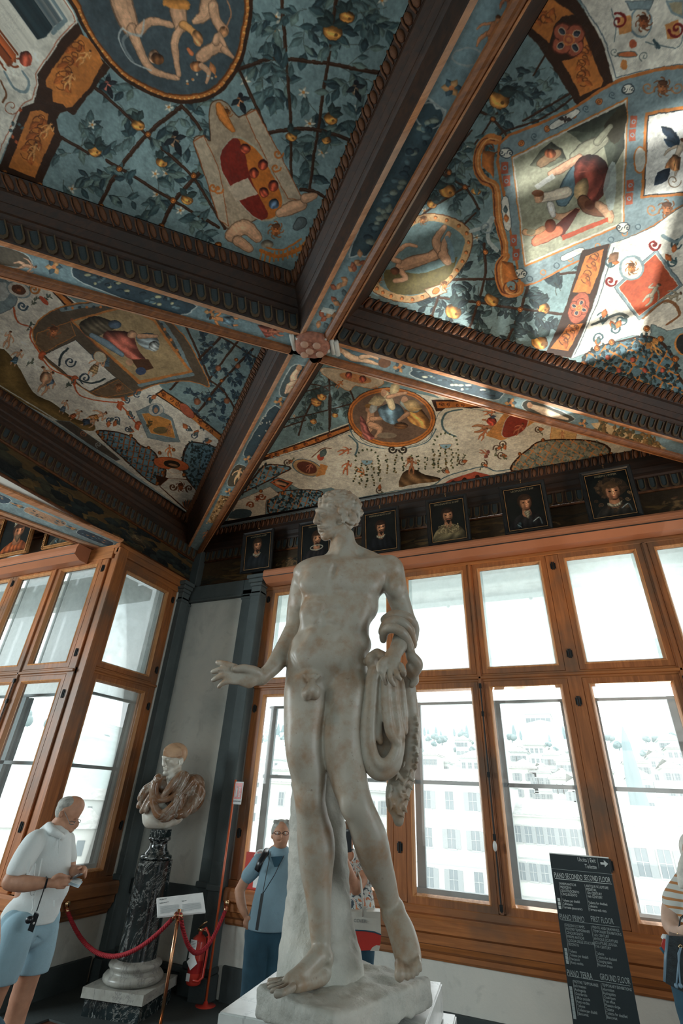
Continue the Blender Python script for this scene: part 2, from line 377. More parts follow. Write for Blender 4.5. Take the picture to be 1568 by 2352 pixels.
for i in range(1, 12, 2):
    c = -2.94+i; edges.append((c+.075, c+.965)); edges.append((c+1.035, c+1.925))
sashes = [e for e in edges if e[1] < 8.9]
window('window_1', at1, 0, sashes, posts, -4.03, 8.8, 4.75, 1.16, 3.32, WX)
at2 = mk(LX-.06, 0, 'L')
window('window_2', at2, 1, [(4.56, 5.56)], [(4.44, 4.56, 'jamb'), (5.56, 5.68, 'jamb')], 4.44, 5.68, 4.77, 1.10, 3.32, WY, [((5.70, .38, 1.0), (5.98, .42, 3.1)), ((5.70, .38, 3.3), (5.98, .42, 4.9))], (.1, .2))
at3 = mk(0, LY+.0, 'R')
sp = []; ss = []
for i in range(6):
    c = -6.62-i*.93
    sp.append((c-.04, c+.04, 'bolt' if i % 2 == 0 else 'hinge')); ss.append((c+.04, c+.89))
window('window_3', at3, 0, ss, [(-5.73, -5.6, 'hinge')]+sp, -11.3, -5.6, 4.80, 1.10, 3.27, WX, [((-7.22, .4, 1.0), (-6.85, .44, 3.05))], (-.3, -.2))
# corner post between the two left windows
m = MB(); m.box((-5.62, 4.38, .95), (-5.44, 4.46, 4.97), .012); m.box((-5.5, 4.34, .95), (-5.42, 4.50, 4.95), .01)
struct('corner_post', m, WZ)
# sill mouldings (bench-like timber profile under each window)
def sillmould(name, at, u0, u1, mat, top, zb):
    prof = [(.0, top), (-.10, top), (-.12, top-.03), (-.12, top-.12), (-.09, top-.14), (-.09, top-.21), (-.075, top-.22), (-.06, top-.26), (-.03, top-.285), (-.03, zb+.02), (-.015, zb), (.0, zb)]
    mb = MB(); p = [at(u0, v, z) for v, z in prof]; q = [at(u1, v, z) for v, z in prof]; n = len(p)
    mb.add(p+q, [tuple(range(n)), tuple(range(n, 2*n))[::-1]]+[(i, (i+1) % n, n+(i+1) % n, n+i) for i in range(n)])
    return struct(name, mb, mat)
sillmould('trim_1', lambda u, v, z: (u, 6.0+v*1.0, z), -4.0, 9, WX, 1.10, .76)
sillmould('trim_2', lambda u, v, z: (LX-v, u, z), 4.30, 5.68, WY, 1.06, .74)
sillmould('trim_3', lambda u, v, z: (u, LY+v, z), -12.5, -5.38, WX, 1.06, .74)
# timber architrave over the windows
m = MB(); m.box((-4.03, 5.95, 4.86), (9, 6.0, 4.95), .01).box((-4.03, 5.93, 4.80), (9, 6.02, 4.86), .01); struct('trim_4', m, WX)
m = MB(); m.box((LX-.02, 4.34, 4.86), (LX+.05, 5.70, 4.98), .012).box((LX-.02, 4.32, 4.95), (LX+.07, 5.74, 5.01), .01); struct('trim_5', m, WY)
m = MB(); m.box((-12.6, LY-.05, 4.86), (LX+.05, LY+.02, 4.98), .012).box((-12.6, LY-.07, 4.95), (LX+.07, LY+.02, 5.0), .01); struct('trim_6', m, WX)
# blind boxes
def blind_box(x0, x1, y0, y1, z0, z1, label, tube_side):
    t = empty('blind_box', (x0, y1, z0)); tag(t, label, 'blind box', 'terracotta blind boxes over the windows')
    L = x1-x0
    m = MB(); d = y1-y0
    prof = [(0, 0), (-d*.55, 0), (-d, .055), (-d, .15), (-d*.93, z1-z0), (0, z1-z0)]
    p = [(0, v, z) for v, z in prof]; q = [(L, v, z) for v, z in prof]; n = len(p)
    m.add(p+q, [tuple(range(n)), tuple(range(n, 2*n))[::-1]]+[(i, (i+1) % n, n+(i+1) % n, n+i) for i in range(n)])
    m.build('casing', TERRA, t)
    m = MB(); m.tube([(0, -d-.004, .062), (L, -d-.004, .062)], .006, 6); m.build('bead_chain', BLACK, t)
    m = MB(); m.box((0, -d-.002, .105), (L, -d+.002, .108)); m.build('seam', plain('pale_seam', (.5, .25, .16), .5), t)
    if tube_side:
        m = MB(); m.tube([(L-1.95, -d*.6, -.03), (L-1.0-1.1, -d*.6, -.03)], .035, 12); m.build('roller_end', WHITE_M, t, True)
    return t
blind_box(-3.93, 8.9, 5.70, 5.95, 4.78, 4.96, 'long terracotta coloured blind box running above the long window wall', False)
blind_box(-12.3, -6.0, 4.10, 4.33, 4.76, 4.98, 'terracotta coloured blind box over the far left window, ending short of the corner post', True)
# ------------------------------------------------------------------ a small painter: flat decoration drawn in code onto image textures
rng = np.random.default_rng(7); random.seed(5)
def smoothc(pts, closed=True, n=5):
    p = [np.array(q, float) for q in pts]; N = len(p); out = []
    for i in range(N if closed else N-1):
        g = lambda k: p[k % N] if closed else p[min(max(k, 0), N-1)]
        a, b, c, d = g(i-1), g(i), g(i+1), g(i+2)
        for j in range(n):
            t = j/n; out.append(.5*((2*b)+(c-a)*t+(2*a-5*b+4*c-d)*t*t+(3*b-a-3*c+d)*t**3))
    if not closed: out.append(p[-1])
    return out
def ell(cx, cy, rx, ry=None, ang=0, n=20, a0=0, a1=2*PI):
    ry = rx if ry is None else ry; c, s = math.cos(ang), math.sin(ang); o = []
    for k in range(n):
        t = a0+(a1-a0)*k/(n if a1-a0 > 6.28 else n-1); x, y = rx*math.cos(t), ry*math.sin(t); o.append((cx+c*x-s*y, cy+s*x+c*y))
    return o
class Paint:
    def __init__(s, W, H, mapf, bg):
        s.W, s.H, s.f = W, H, mapf; s.a = np.empty((H, W, 3), np.float32); s.a[:] = np.array(bg, np.float32)/255
    def T(s, pts): return np.array([s.f(*p) for p in pts], np.float32)
    def blend(s, x0, y0, cov, col, shade=None):
        h, w = cov.shape; v = s.a[y0:y0+h, x0:x0+w]; c = np.array(col, np.float32)/255
        c = c[None, None, :] if shade is None else np.clip(c[None, None, :]*shade[..., None], 0, 1)
        v += (c-v)*cov[..., None]
    def sdf(s, P, closed=True, pad=2):
        x0 = int(max(0, P[:, 0].min()-pad)); x1 = int(min(s.W, P[:, 0].max()+pad+1)); y0 = int(max(0, P[:, 1].min()-pad)); y1 = int(min(s.H, P[:, 1].max()+pad+1))
        if x1 <= x0+2 or y1 <= y0+2: return None
        Y, X = np.mgrid[y0:y1, x0:x1].astype(np.float32); d = np.full(X.shape, 1e9, np.float32); ins = np.zeros(X.shape, bool)
        n = len(P)
        for i in range(n if closed else n-1):
            ax, ay = P[i]; bx, by = P[(i+1) % n]; ex, ey = bx-ax, by-ay; L = ex*ex+ey*ey+1e-9
            t = np.clip(((X-ax)*ex+(Y-ay)*ey)/L, 0, 1); np.minimum(d, (X-ax-t*ex)**2+(Y-ay-t*ey)**2, out=d)
            if closed and ay != by: ins ^= ((ay > Y) != (by > Y)) & (X < ex*(Y-ay)/ey+ax)
        d = np.sqrt(d); return x0, y0, np.where(ins, -d, d) if closed else d
    def poly(s, pts, col, a=1.0, line=None, lw=1.3, vol=0.0, lx=-.5, soft=.5):
        P = s.T(pts); r = s.sdf(P)
        if r is None: return
        x0, y0, d = r; cov = np.clip(.5-d/(2*soft), 0, 1)*a; sh = None
        if vol:
            m = max(1.0, -d.min()); k = np.clip(-d/m, 0, 1); gy, gx = np.gradient(d); sh = 1+vol*((k-.55)*.9+(-gx*.5+gy*.6)*(1-k)*.8)
        if vol >= .6 and min(d.shape) > 22:      # painted folds
            h_, w_ = d.shape; Y, X = np.mgrid[0:h_, 0:w_].astype(np.float32); th = random.uniform(-1.2, 1.2); L = max(9, min(h_, w_)/3.2)
            sh = sh*(1+.20*np.sin((X*math.cos(th)+Y*math.sin(th))/L*6.28+1.6*np.sin(Y/L*1.3+th)+1.1*np.sin(X/L*1.7)))
        s.blend(x0, y0, cov, col, sh)
        if line is not None: s.blend(x0, y0, np.clip(lw/2+.5-np.abs(d), 0, 1)*a, line)
    def scale(s, p):
        a = s.T([p, (p[0]+4, p[1]), (p[0], p[1]+4)]); u, v = (a[1]-a[0])/4, (a[2]-a[0])/4; return math.sqrt(abs(u[0]*v[1]-u[1]*v[0])+1e-9)
    def stroke(s, pts, w, col, a=1.0, sm=True, closed=False):
        if sm and len(pts) > 2: pts = smoothc(pts, closed, 5)
        k = s.scale(pts[len(pts)//2]); P = s.T(pts); r = s.sdf(P, closed, w*k/2+2) if not closed else s.sdf(np.vstack([P, P[:1]]), False, w*k/2+2)
        if r is None: return
        x0, y0, d = r; s.blend(x0, y0, np.clip(w*k/2+.5-d, 0, 1)*a, col)
    def limb(s, p, q, r1, r2, col, vol=.26):
        p = np.array(p, float); q = np.array(q, float); t = q-p; L = np.hypot(*t)+1e-6; t /= L; n = np.array([-t[1], t[0]]); o = []
        an = math.atan2(n[1], n[0])
        for k in range(6): a = an-PI*0+PI*k/5; o.append(p+r1*np.array([math.cos(a), math.sin(a)]))
        for k in range(6): a = an+PI+PI*k/5; o.append(q+r2*np.array([math.cos(a), math.sin(a)]))
        s.poly(o, col, vol=vol)
    def chain(s, pts, rs, col, vol=.26):
        q = smoothc([(*p, r) for p, r in zip(pts, rs)], False, 3) if len(pts) > 2 else [(*p, r) for p, r in zip(pts, rs)]
        for dr, cl, o in ((1.0, tuple(z*.62 for z in col), 0), (.86, col, 0), (.5, tuple(min(255, z*1.13) for z in col), -.16)):
            for i in range(len(q)-1):
                a, b = q[i], q[i+1]; s.limb((a[0]+a[2]*o, a[1]+a[2]*o), (b[0]+b[2]*o, b[1]+b[2]*o), a[2]*dr, b[2]*dr, cl, 0)
    def leaf(s, x, y, L, ang, col, rib=None, fat=.32):
        c, sn = math.cos(ang), math.sin(ang); o = []
        for u, v in ((0, 0), (.25, fat*.75), (.5, fat), (.75, fat*.65), (1, 0), (.75, -fat*.65), (.5, -fat), (.25, -fat*.75)):
            o.append((x+L*(u*c-v*sn), y+L*(u*sn+v*c)))
        s.poly(o, col, vol=.35)
        if rib is not None: s.stroke([(x, y), (x+L*.92*c, y+L*.92*sn)], .8, rib, .6, False)
    def sprig(s, x, y, ang, L, n, cols, ll, stem=(60, 62, 52)):
        pts = [(x, y)]; a = ang
        for i in range(6): a += random.uniform(-.22, .22); pts.append((pts[-1][0]+L/6*math.cos(a), pts[-1][1]+L/6*math.sin(a)))
        s.stroke(pts, 1.4, stem, .8)
        for k in range(n):
            t = random.uniform(.08, 1)*5.99; i = int(t); f = t-i; px = pts[i][0]*(1-f)+pts[i+1][0]*f; py = pts[i][1]*(1-f)+pts[i+1][1]*f
            d = math.atan2(pts[i+1][1]-pts[i][1], pts[i+1][0]-pts[i][0])+random.choice((-1, 1))*random.uniform(.35, 1.15); col = random.choice(cols)
            s.leaf(px, py, ll*random.uniform(.7, 1.3), d, col, tuple(min(255, q+28) for q in col), random.uniform(.17, .29))
    def curl(s, x, y, r, ang, col, w=1.6, turns=1.5, flip=1):
        s.stroke([(x+r*(1-t)*math.cos(ang+flip*t*turns*2*PI), y+r*(1-t)*math.sin(ang+flip*t*turns*2*PI)) for t in np.linspace(0, .93, 14)], w, col)
    def ring(s, cx, cy, rx, ry, w, col, ang=0, a=1): s.stroke(ell(cx, cy, rx, ry, ang, 28), w, col, a, False, True)
    def fruit(s, x, y, r, col=(205, 140, 70)):
        s.poly(ell(x, y, r, r*.86, .5), col, vol=.8, line=(90, 52, 28), lw=1); s.poly(ell(x+r*.35, y+r*.3, r*.18), tuple(q*.6 for q in col))
        for k in range(3): s.leaf(x, y-r*.6, r*1.8, random.uniform(-3.1, 0.2), (52, 68, 66), (88, 104, 98))
    def figure(s, x, y, h, ang=0, skin=(178, 132, 98), cloth=None, flip=1, wings=None):
        # a small painted figure, h = height in photo px, ang rotates it
        c, sn = math.cos(ang), math.sin(ang)
        def q(u, v): u *= flip*h; v *= h; return (x+c*u-sn*v, y+sn*u+c*v)
        J = random.uniform
        if wings:
            for sg in (-1, 1):
                for k in range(4): s.leaf(*q(sg*.06, -.68), h*.42, ang+(-PI/2)+sg*(.5+.28*k), wings, tuple(z*.7 for z in wings), .22)
        sh = [(q(-.09, -.72), q(-.25, -.56), q(-.30, -.40)), (q(.09, -.72), q(.24, -.62), q(.20, -.82))]
        s.chain([q(-.05, -.42), q(-.11, -.22), q(-.05+J(-.05, .02), 0)], [h*.068, h*.05, h*.028], skin)
        s.chain([q(.05, -.42), q(.13, -.25), q(.12+J(0, .06), -.04)], [h*.068, h*.05, h*.028], skin)
        for a3 in sh: s.chain(list(a3), [h*.04, h*.034, h*.022], skin)
        s.chain([q(0, -.72), q(0, -.55), q(0, -.43)], [h*.088, h*.07, h*.082], skin)
        if cloth: s.poly([q(-.11, -.5), q(.11, -.52), q(.2, -.2), q(.1, -.12), q(-.04, -.16), q(-.16, -.1)], cloth, vol=.7); s.stroke([q(0, -.5), q(.06, -.16)], h*.012, tuple(z*.6 for z in cloth))
        s.limb(q(0, -.76), q(0, -.82), h*.035, h*.035, skin); s.poly(ell(*q(0.01, -.88), h*.062, h*.075, ang), skin, vol=.5)
        s.poly(ell(*q(-.015, -.925), h*.065, h*.045, ang), (88, 58, 38), vol=.4)
    def mask(s, x, y, r, col=(190, 120, 70)):
        dk = tuple(z*.5 for z in col)
        for k in range(7): s.curl(x+r*.7*math.cos(k*.9), y+r*.8*math.sin(k*.9), r*.55, k*.9, tuple(z*.75 for z in col), r*.16, 1.0)
        s.poly(ell(x, y, r*.62, r*.85), col, vol=.4); s.poly(ell(x, y-r*.62, r*.66, r*.36), dk, vol=.3)
        for d in (-1, 1): s.poly(ell(x+d*r*.26, y-r*.12, r*.13, r*.07), (50, 32, 24)); s.stroke([(x+d*r*.42, y-r*.3), (x+d*r*.14, y-r*.32)], r*.08, dk)
        s.stroke([(x-r*.2, y+r*.42), (x+r*.2, y+r*.42)], r*.10, dk); s.stroke([(x, y-r*.1), (x+r*.05, y+r*.2)], r*.10, tuple(z*.7 for z in col)); s.poly(ell(x, y+r*.75, r*.3, r*.3), tuple(z*.6 for z in col), .7)
    def acanthus(s, pts, w, col=(150, 82, 38), n=7):
        P = smoothc(pts, False, 4)
        for i in range(n):
            a = P[int((len(P)-2)*i/n)]; b = P[int((len(P)-2)*i/n)+1]; d = math.atan2(b[1]-a[1], b[0]-a[0])
            s.curl(a[0], a[1], w*.42, d+1, tuple(z*.62 for z in col), 1.8, 1.1, 1 if i % 2 else -1); s.leaf(a[0], a[1], w*.7, d+(.8 if i % 2 else -.8), tuple(min(255, z*1.22) for z in col), tuple(z*.7 for z in col), .3)
    def finish(s, name, tone=.10):
        H, W = s.H, s.W
        def sn(sc):
            h = max(2, int(sc*H/W)); g = rng.random((h+2, sc+2)).astype(np.float32)*2-1; y = np.linspace(0, h, H, endpoint=False); x = np.linspace(0, sc, W, endpoint=False)
            yi, xi = y.astype(int), x.astype(int); fy, fx = (y-yi)[:, None], (x-xi)[None]; fy = fy*fy*(3-2*fy); fx = fx*fx*(3-2*fx)
            return (g[yi][:, xi]*(1-fx)+g[yi][:, xi+1]*fx)*(1-fy)+(g[yi+1][:, xi]*(1-fx)+g[yi+1][:, xi+1]*fx)*fy
        if W > 600:      # the unsteady edge of a brush
            yy, xx = np.mgrid[0:H, 0:W].astype(np.float32); n1 = sn(W//9); n2 = sn(W//11); n3 = sn(W//28); n4 = sn(W//26)
            s.a = s.a[np.clip(yy+n1*.8+n3*1.2, 0, H-1).astype(int), np.clip(xx+n2*.8+n4*1.2, 0, W-1).astype(int)]
            s.a *= (1+.07*sn(W//5)+.07*sn(W//14))[..., None]
        for sc, am in ((6, tone), (40, tone*.8), (W//3, tone*.45)):
            h = max(2, int(sc*H/W)); g = rng.random((h+2, sc+2)).astype(np.float32); y = np.linspace(0, h, H, endpoint=False); x = np.linspace(0, sc, W, endpoint=False)
            yi, xi = y.astype(int), x.astype(int); fy, fx = (y-yi)[:, None], (x-xi)[None]; fy = fy*fy*(3-2*fy); fx = fx*fx*(3-2*fx)
            A = g[yi][:, xi]*(1-fx)+g[yi][:, xi+1]*fx; B = g[yi+1][:, xi]*(1-fx)+g[yi+1][:, xi+1]*fx; s.a *= (1+am*2*((A*(1-fy)+B*fy)-.5))[..., None]
        im = bpy.data.images.new(name, W, H, alpha=False); px = np.ones((H, W, 4), np.float32); px[..., :3] = np.clip(s.a, 0, 1)
        im.pixels.foreach_set(px.ravel()); im.pack(); return im
def painted(name, img, rough=.7, cracks=True, bump=.15):
    t = NT(name); uv = t.node('UVMap'); ti = t.node('TexImage'); ti.image = img; ti.interpolation = 'Cubic'; ti.extension = 'EXTEND'; t.ln(uv.outputs[0], ti.inputs[0])
    col = ti.outputs[0]
    if cracks:
        n = t.noise(2.5, 10, None, .75, 1.2); col = t.mix(t.ramp(n, [(.493, (0, 0, 0)), (.5, (.35, .35, .35)), (.507, (0, 0, 0))]), col, (.08, .07, .06))
        n2 = t.noise(9, 6, None, .7); col = t.mix(.22, col, t.ramp(n2, [(.35, (.45, .45, .45)), (.65, (1, 1, 1))]), 'MULTIPLY')
    t.bump(t.noise(30, 4), bump, .003); return t.base(col, rough, 0, .25)
def set_uv(me, fn):
    uvl = me.uv_layers.new(name='UVMap')
    co = np.array([v.co[:] for v in me.vertices]); li = np.zeros(len(me.loops), int); me.loops.foreach_get('vertex_index', li)
    uvl.data.foreach_set('uv', np.array([fn(*co[i]) for i in li], np.float32).ravel())
ZB, ZP = 5.55, 5.95           # beam soffit and painted panel heights
PX0, PY0, PX1, PY1, PPM = -5.7, .2, 2.1, 6.0, 330
def planmap(z):
    def f(x, y):
        r = ray(x, y); k = (z-2.05)/r[2]; return ((r[0]*k-PX0)*PPM, (r[1]*k-PY0)*PPM)
    return f
CW, CH = int((PX1-PX0)*PPM), int((PY1-PY0)*PPM)
plan_uv = lambda x, y, z: ((x-PX0)*PPM/CW, (y-PY0)*PPM/CH)
# ------------------------------------------------------------------ the painted vault (colours are of the paint itself)
BLUE = (126, 150, 150); BRN = (58, 36, 22); ORA = (200, 122, 58); CREAM = (222, 218, 202); GB = (128, 146, 148); FL = (196, 152, 118); DK = (48, 64, 68)
LEAVES = [(62, 84, 86), (78, 100, 100), (94, 116, 114), (50, 68, 72), (104, 124, 116)]
P = Paint(CW, CH, planmap(ZP), BLUE)
def inside(pt, poly):
    x, y = pt; c = False; n = len(poly)
    for i in range(n):
        (ax, ay), (bx, by) = poly[i], poly[(i+1) % n]
        if (ay > y) != (by > y) and x < (bx-ax)*(y-ay)/(by-ay)+ax: c = not c
    return c
def scatter(poly, n, L, ll, cols=LEAVES, flowers=0, nl=9, avoid=()):
    xs = [p[0] for p in poly]; ys = [p[1] for p in poly]; k = 0; tries = 0
    n = int(n*.66)
    while k < n and tries < n*12:
        tries += 1; p = (random.uniform(min(xs), max(xs)), random.uniform(min(ys), max(ys)))
        if not inside(p, poly) or any(inside(p, a) for a in avoid): continue
        P.sprig(p[0], p[1], random.uniform(-PI, PI), L, nl, cols, ll); k += 1
        if flowers and random.random() < flowers:
            for j in range(5): P.leaf(p[0], p[1], ll*.4, j*1.256, (196, 196, 180), None, .25)
            P.poly(ell(p[0], p[1], ll*.1), (200, 140, 80))
def knobs(pts, r=6):
    for x, y in pts: P.poly(ell(x, y, r), ORA, line=BRN, lw=1.6, vol=.5); P.ring(x, y, r*.5, r*.5, 1.2, (110, 60, 28))
def bars(lst, w, col=BRN, lit=True):
    for b in lst:
        P.stroke(b, w, col)
        if lit: P.stroke([(x-w*.18, y-w*.18) for x, y in b], w*.22, tuple(z+34 for z in col), .7)
# ===== top left panel
tl = [(-60, 440), (675, 640), (940, -40), (560, -40), (560, 120), (430, 245), (270, 190), (100, 400)]
scatter([(140, 300), (260, 175), (430, 240), (520, 240), (520, 540), (90, 420)], 44, 70, 30, flowers=.25)
scatter([(560, 0), (940, -20), (800, 330), (700, 470), (640, 330), (540, 220)], 44, 80, 36, flowers=.3)
bars([[(218, 200), (285, 260), (345, 320), (440, 405), (515, 525)], [(140, 315), (200, 350)], [(245, 370), (300, 402), (395, 460), (500, 522)], [(415, 243), (340, 305), (272, 388), (228, 468)], [(415, 243), (448, 280), (480, 330)], [(462, 392), (400, 460), (370, 522)]], 8)
bars([[(545, 158), (600, 140), (650, 135), (750, 145), (875, 168)], [(645, 0), (655, 135), (665, 270), (668, 470)], [(770, 0), (752, 145), (735, 250), (708, 440)], [(610, 305), (670, 295), (740, 300), (808, 325)], [(550, 165), (590, 250), (612, 305)], [(690, 435), (720, 440), (750, 455)]], 8)
scatter([(150, 300), (420, 250), (500, 500), (110, 410)], 14, 60, 28); scatter([(600, 20), (900, 0), (720, 420)], 14, 70, 34)
for f in ((315, 287, 15), (217, 345, 16), (370, 372, 13), (428, 458, 14), (762, 70, 23), (758, 272, 16), (668, 312, 13), (748, 320, 11), (795, 36, 17)): P.fruit(*f)
for (bx, by, s_, c1) in ((245, 195, 1, (190, 110, 92)), (400, 322, 1.2, (150, 120, 92)), (550, 232, 1, (190, 130, 90)), (815, 203, 1, (140, 120, 96))):
    P.poly(ell(bx, by, 9*s_, 14*s_, .3), c1, vol=.6); P.leaf(bx, by, 34*s_, 1.2, (34, 38, 42), None, .2); P.leaf(bx, by-4, 26*s_, 2.6, (40, 46, 50), None, .26); P.leaf(bx, by-4, 24*s_, -.2, (40, 46, 50), None, .26); P.poly(ell(bx+2, by-14*s_, 6*s_), (30, 32, 36))
P.poly([(-120, -40), (150, -40), (155, 0), (177, 50), (140, 88), (84, 172), (88, 195), (76, 235), (50, 245), (0, 365), (-120, 560)], CREAM)
P.poly([(177, 50), (140, 88), (84, 172), (88, 195), (76, 235), (50, 245), (-5, 388), (40, 410), (90, 428), (140, 318), (132, 298), (128, 275), (136, 260), (152, 255), (168, 264), (252, 155), (200, 100)], BRN)
P.poly(smoothc([(185, 78), (235, 145), (165, 245), (142, 238), (120, 232), (118, 205), (103, 185)], True, 2), ORA); P.acanthus([(180, 100), (150, 160), (140, 215)], 44)
P.poly([(67, 255), (90, 250), (110, 262), (108, 285), (123, 305), (78, 408), (18, 383)], ORA); P.acanthus([(90, 270), (80, 320), (50, 375)], 44)
for q in ((175, 130), (150, 190), (92, 300), (68, 352)): P.figure(q[0], q[1]+16, 46, random.uniform(-1, 1), (214, 150, 88))
P.stroke([(150, 0), (172, 48), (132, 90), (80, 170), (84, 192), (72, 228), (46, 240), (-4, 350)], 1.6, (170, 90, 60), 1, False)
P.stroke([(120, 0), (150, 45), (120, 75)], 9, GB, 1, False); P.stroke([(112, 0), (140, 45), (112, 72)], 1.5, (90, 104, 108), 1, False)
P.mask(20, 125, 26, (176, 88, 44)); P.poly(ell(58, 135, 15, 18), (180, 84, 60), vol=.7); P.stroke([(118, 0), (120, 45), (105, 75), (82, 85)], 8, (46, 62, 66))
for k in range(16): P.leaf(118-k*2.2, 6+k*5, 9, random.uniform(-3, 3), (40, 52, 54))
P.stroke([(10, 165), (30, 200), (55, 212), (66, 190), (50, 165)], 6, GB); P.curl(25, 245, 20, 0, (150, 80, 50)); P.stroke([(0, 185), (12, 215), (5, 235)], 4, (120, 76, 44)); P.poly([(0, 0), (40, 0), (46, 40), (20, 46), (0, 20)], (70, 92, 100), vol=.4)
for k in range(7): P.leaf(random.uniform(0, 60), random.uniform(240, 330), 12, random.uniform(-3, 3), random.choice([(176, 88, 50), (80, 96, 96)]))
# oval medallion
om = smoothc([(165, 0), (190, 60), (240, 135), (300, 190), (375, 225), (435, 233), (495, 215), (545, 150), (567, 75), (573, 0), (560, -90), (500, -170), (350, -210), (220, -140), (165, -50)], True, 5)
P.poly(om, ORA, line=BRN, lw=7)
c0 = np.array([370., 15.]); im_ = [tuple(c0+(np.array(q)-c0)*.935) for q in om]
for i in range(0, 75): q = c0+(np.array(om[i])-c0)*.965; P.poly(ell(q[0], q[1], 3.2), (226, 156, 88), vol=.5)
P.poly(im_, (72, 84, 88), line=(110, 62, 30), lw=3)
P.chain([(268, -30), (285, 30), (300, 66)], [26, 25, 20], FL); P.chain([(300, 66), (318, 112), (348, 160), (408, 180)], [14, 10, 9, 6], FL); P.chain([(318, 70), (345, 48), (392, 55)], [12, 10, 7], FL)
P.poly(ell(352, 128, 13, 16), FL, vol=.6); P.poly(ell(360, 133, 16, 13, .6), (120, 78, 46), vol=.6)
P.stroke([(330, 45), (322, 80), (292, 74), (276, 66), (272, 95), (300, 140), (345, 160)], 4, (190, 196, 190), .8); P.stroke([(322, 80), (290, 80), (280, 100), (305, 142)], 7, (170, 180, 178), .5)
P.chain([(402, -30), (408, 30), (414, 60)], [24, 19, 15], FL); P.chain([(414, 60), (398, 100), (410, 172)], [10, 9, 6], FL); P.chain([(418, 55), (440, 70), (455, 98)], [10, 9, 7], (210, 150, 90)); P.limb((380, 5), (424, 12), 9, 11, (212, 142, 72))
P.chain([(478, -20), (470, 30), (446, 46)], [20, 16, 8], FL); P.chain([(488, 10), (495, 45), (512, 70)], [12, 11, 14], FL); P.poly(ell(512, 74, 11, 14), (196, 140, 96), vol=.6)
P.poly(ell(452, 86, 12, 20, -.3), (202, 142, 92), vol=.6); P.chain([(462, 128), (492, 108), (512, 112)], [16, 15, 11], FL); P.chain([(512, 112), (532, 130)], [9, 4], FL); P.chain([(494, 96), (500, 82), (515, 105)], [9, 8, 4], FL); P.poly(ell(450, 152, 15, 13), (176, 116, 74), vol=.6); P.chain([(462, 150), (478, 165), (472, 190)], [8, 6, 3], FL); P.chain([(438, 122), (430, 112)], [6, 5], (190, 110, 70)); P.leaf(480, 140, 34, 1.2, (200, 130, 80), None, .2)
P.stroke([(520, 0), (530, 30), (515, 70)], 4, (190, 130, 90), .8)
for k in range(8): P.poly(ell(random.uniform(425, 500), random.uniform(165, 192), 3), random.choice([(196, 130, 76), (200, 190, 170)]))
# arms with six balls
P.poly(smoothc([(478, 280), (482, 240), (496, 229), (514, 232), (530, 250), (545, 268), (562, 262), (585, 253), (612, 320), (655, 400), (695, 460), (690, 474), (635, 480), (520, 525), (472, 410), (443, 325), (465, 311), (482, 322)], True, 3), (170, 150, 124), line=(92, 62, 40), lw=2)
P.poly([(443, 325), (466, 310), (500, 380), (512, 440), (524, 520), (502, 505), (472, 410)], (184, 166, 140), line=(150, 84, 46), lw=2); P.poly([(562, 264), (586, 252), (640, 350), (695, 460), (660, 455), (612, 370)], (184, 166, 140), line=(150, 84, 46), lw=2)
P.mask(518, 262, 12, (200, 122, 60)); P.chain([(500, 240), (512, 270), (535, 300)], [7, 12, 5], (204, 124, 58))
sh = smoothc([(525, 325), (545, 315), (575, 330), (610, 370), (640, 430), (648, 470), (630, 500), (600, 505), (570, 487), (535, 440), (510, 390), (507, 350)], True, 4)
P.poly(sh, (196, 112, 46), line=(176, 166, 142), lw=5)
P.poly(smoothc([(525, 325), (545, 318), (560, 350), (572, 400), (590, 445), (614, 490), (600, 505), (570, 487), (535, 440), (510, 390), (507, 350)], True, 3), (126, 40, 28))
P.poly([(522, 430), (568, 407), (590, 446), (541, 462)], (196, 176, 150))
for (x, y) in ((562, 341), (602, 377), (582, 397), (626, 426), (604, 441)): P.poly(ell(x, y, 11, 12), (172, 74, 50), vol=.9, line=(110, 42, 26), lw=1.2)
P.poly(ell(627, 468, 12), (88, 108, 128), vol=.8)
for q in ((500, 435), (488, 430), (632, 385), (636, 352)): P.curl(q[0], q[1], 12, 0, (190, 112, 54), 4, 1.2)
P.chain([(530, 540), (560, 520), (590, 545)], [16, 18, 12], FL); P.chain([(690, 470), (665, 478), (640, 490)], [14, 16, 10], FL); P.chain([(700, 455), (720, 450)], [12, 8], FL); P.chain([(545, 552), (570, 570)], [13, 11], FL); P.poly(ell(612, 560, 14, 10), (150, 140, 120), vol=.5)
P.mask(632, 528, 15, (204, 124, 70)); P.chain([(690, 510), (680, 520)], [14, 10], (90, 100, 100))
P.stroke([(598, 575), (640, 588), (690, 568), (706, 550)], 9, (196, 116, 52)); P.stroke([(612, 568), (650, 572), (690, 548)], 4, (196, 116, 52))
for k in range(12): a = k/11; P.stroke([(600+106*a, 578+10*math.sin(a*3)-28*a), (596+116*a, 604+8*math.sin(a*3)-34*a)], 3.4, (196, 122, 58), 1, False)
knobs([(338, 307), (272, 388), (395, 460), (443, 403), (500, 562), (230, 473), (370, 520), (88, 424), (8, 395), (876, 170), (803, 328), (748, 458)], 7)
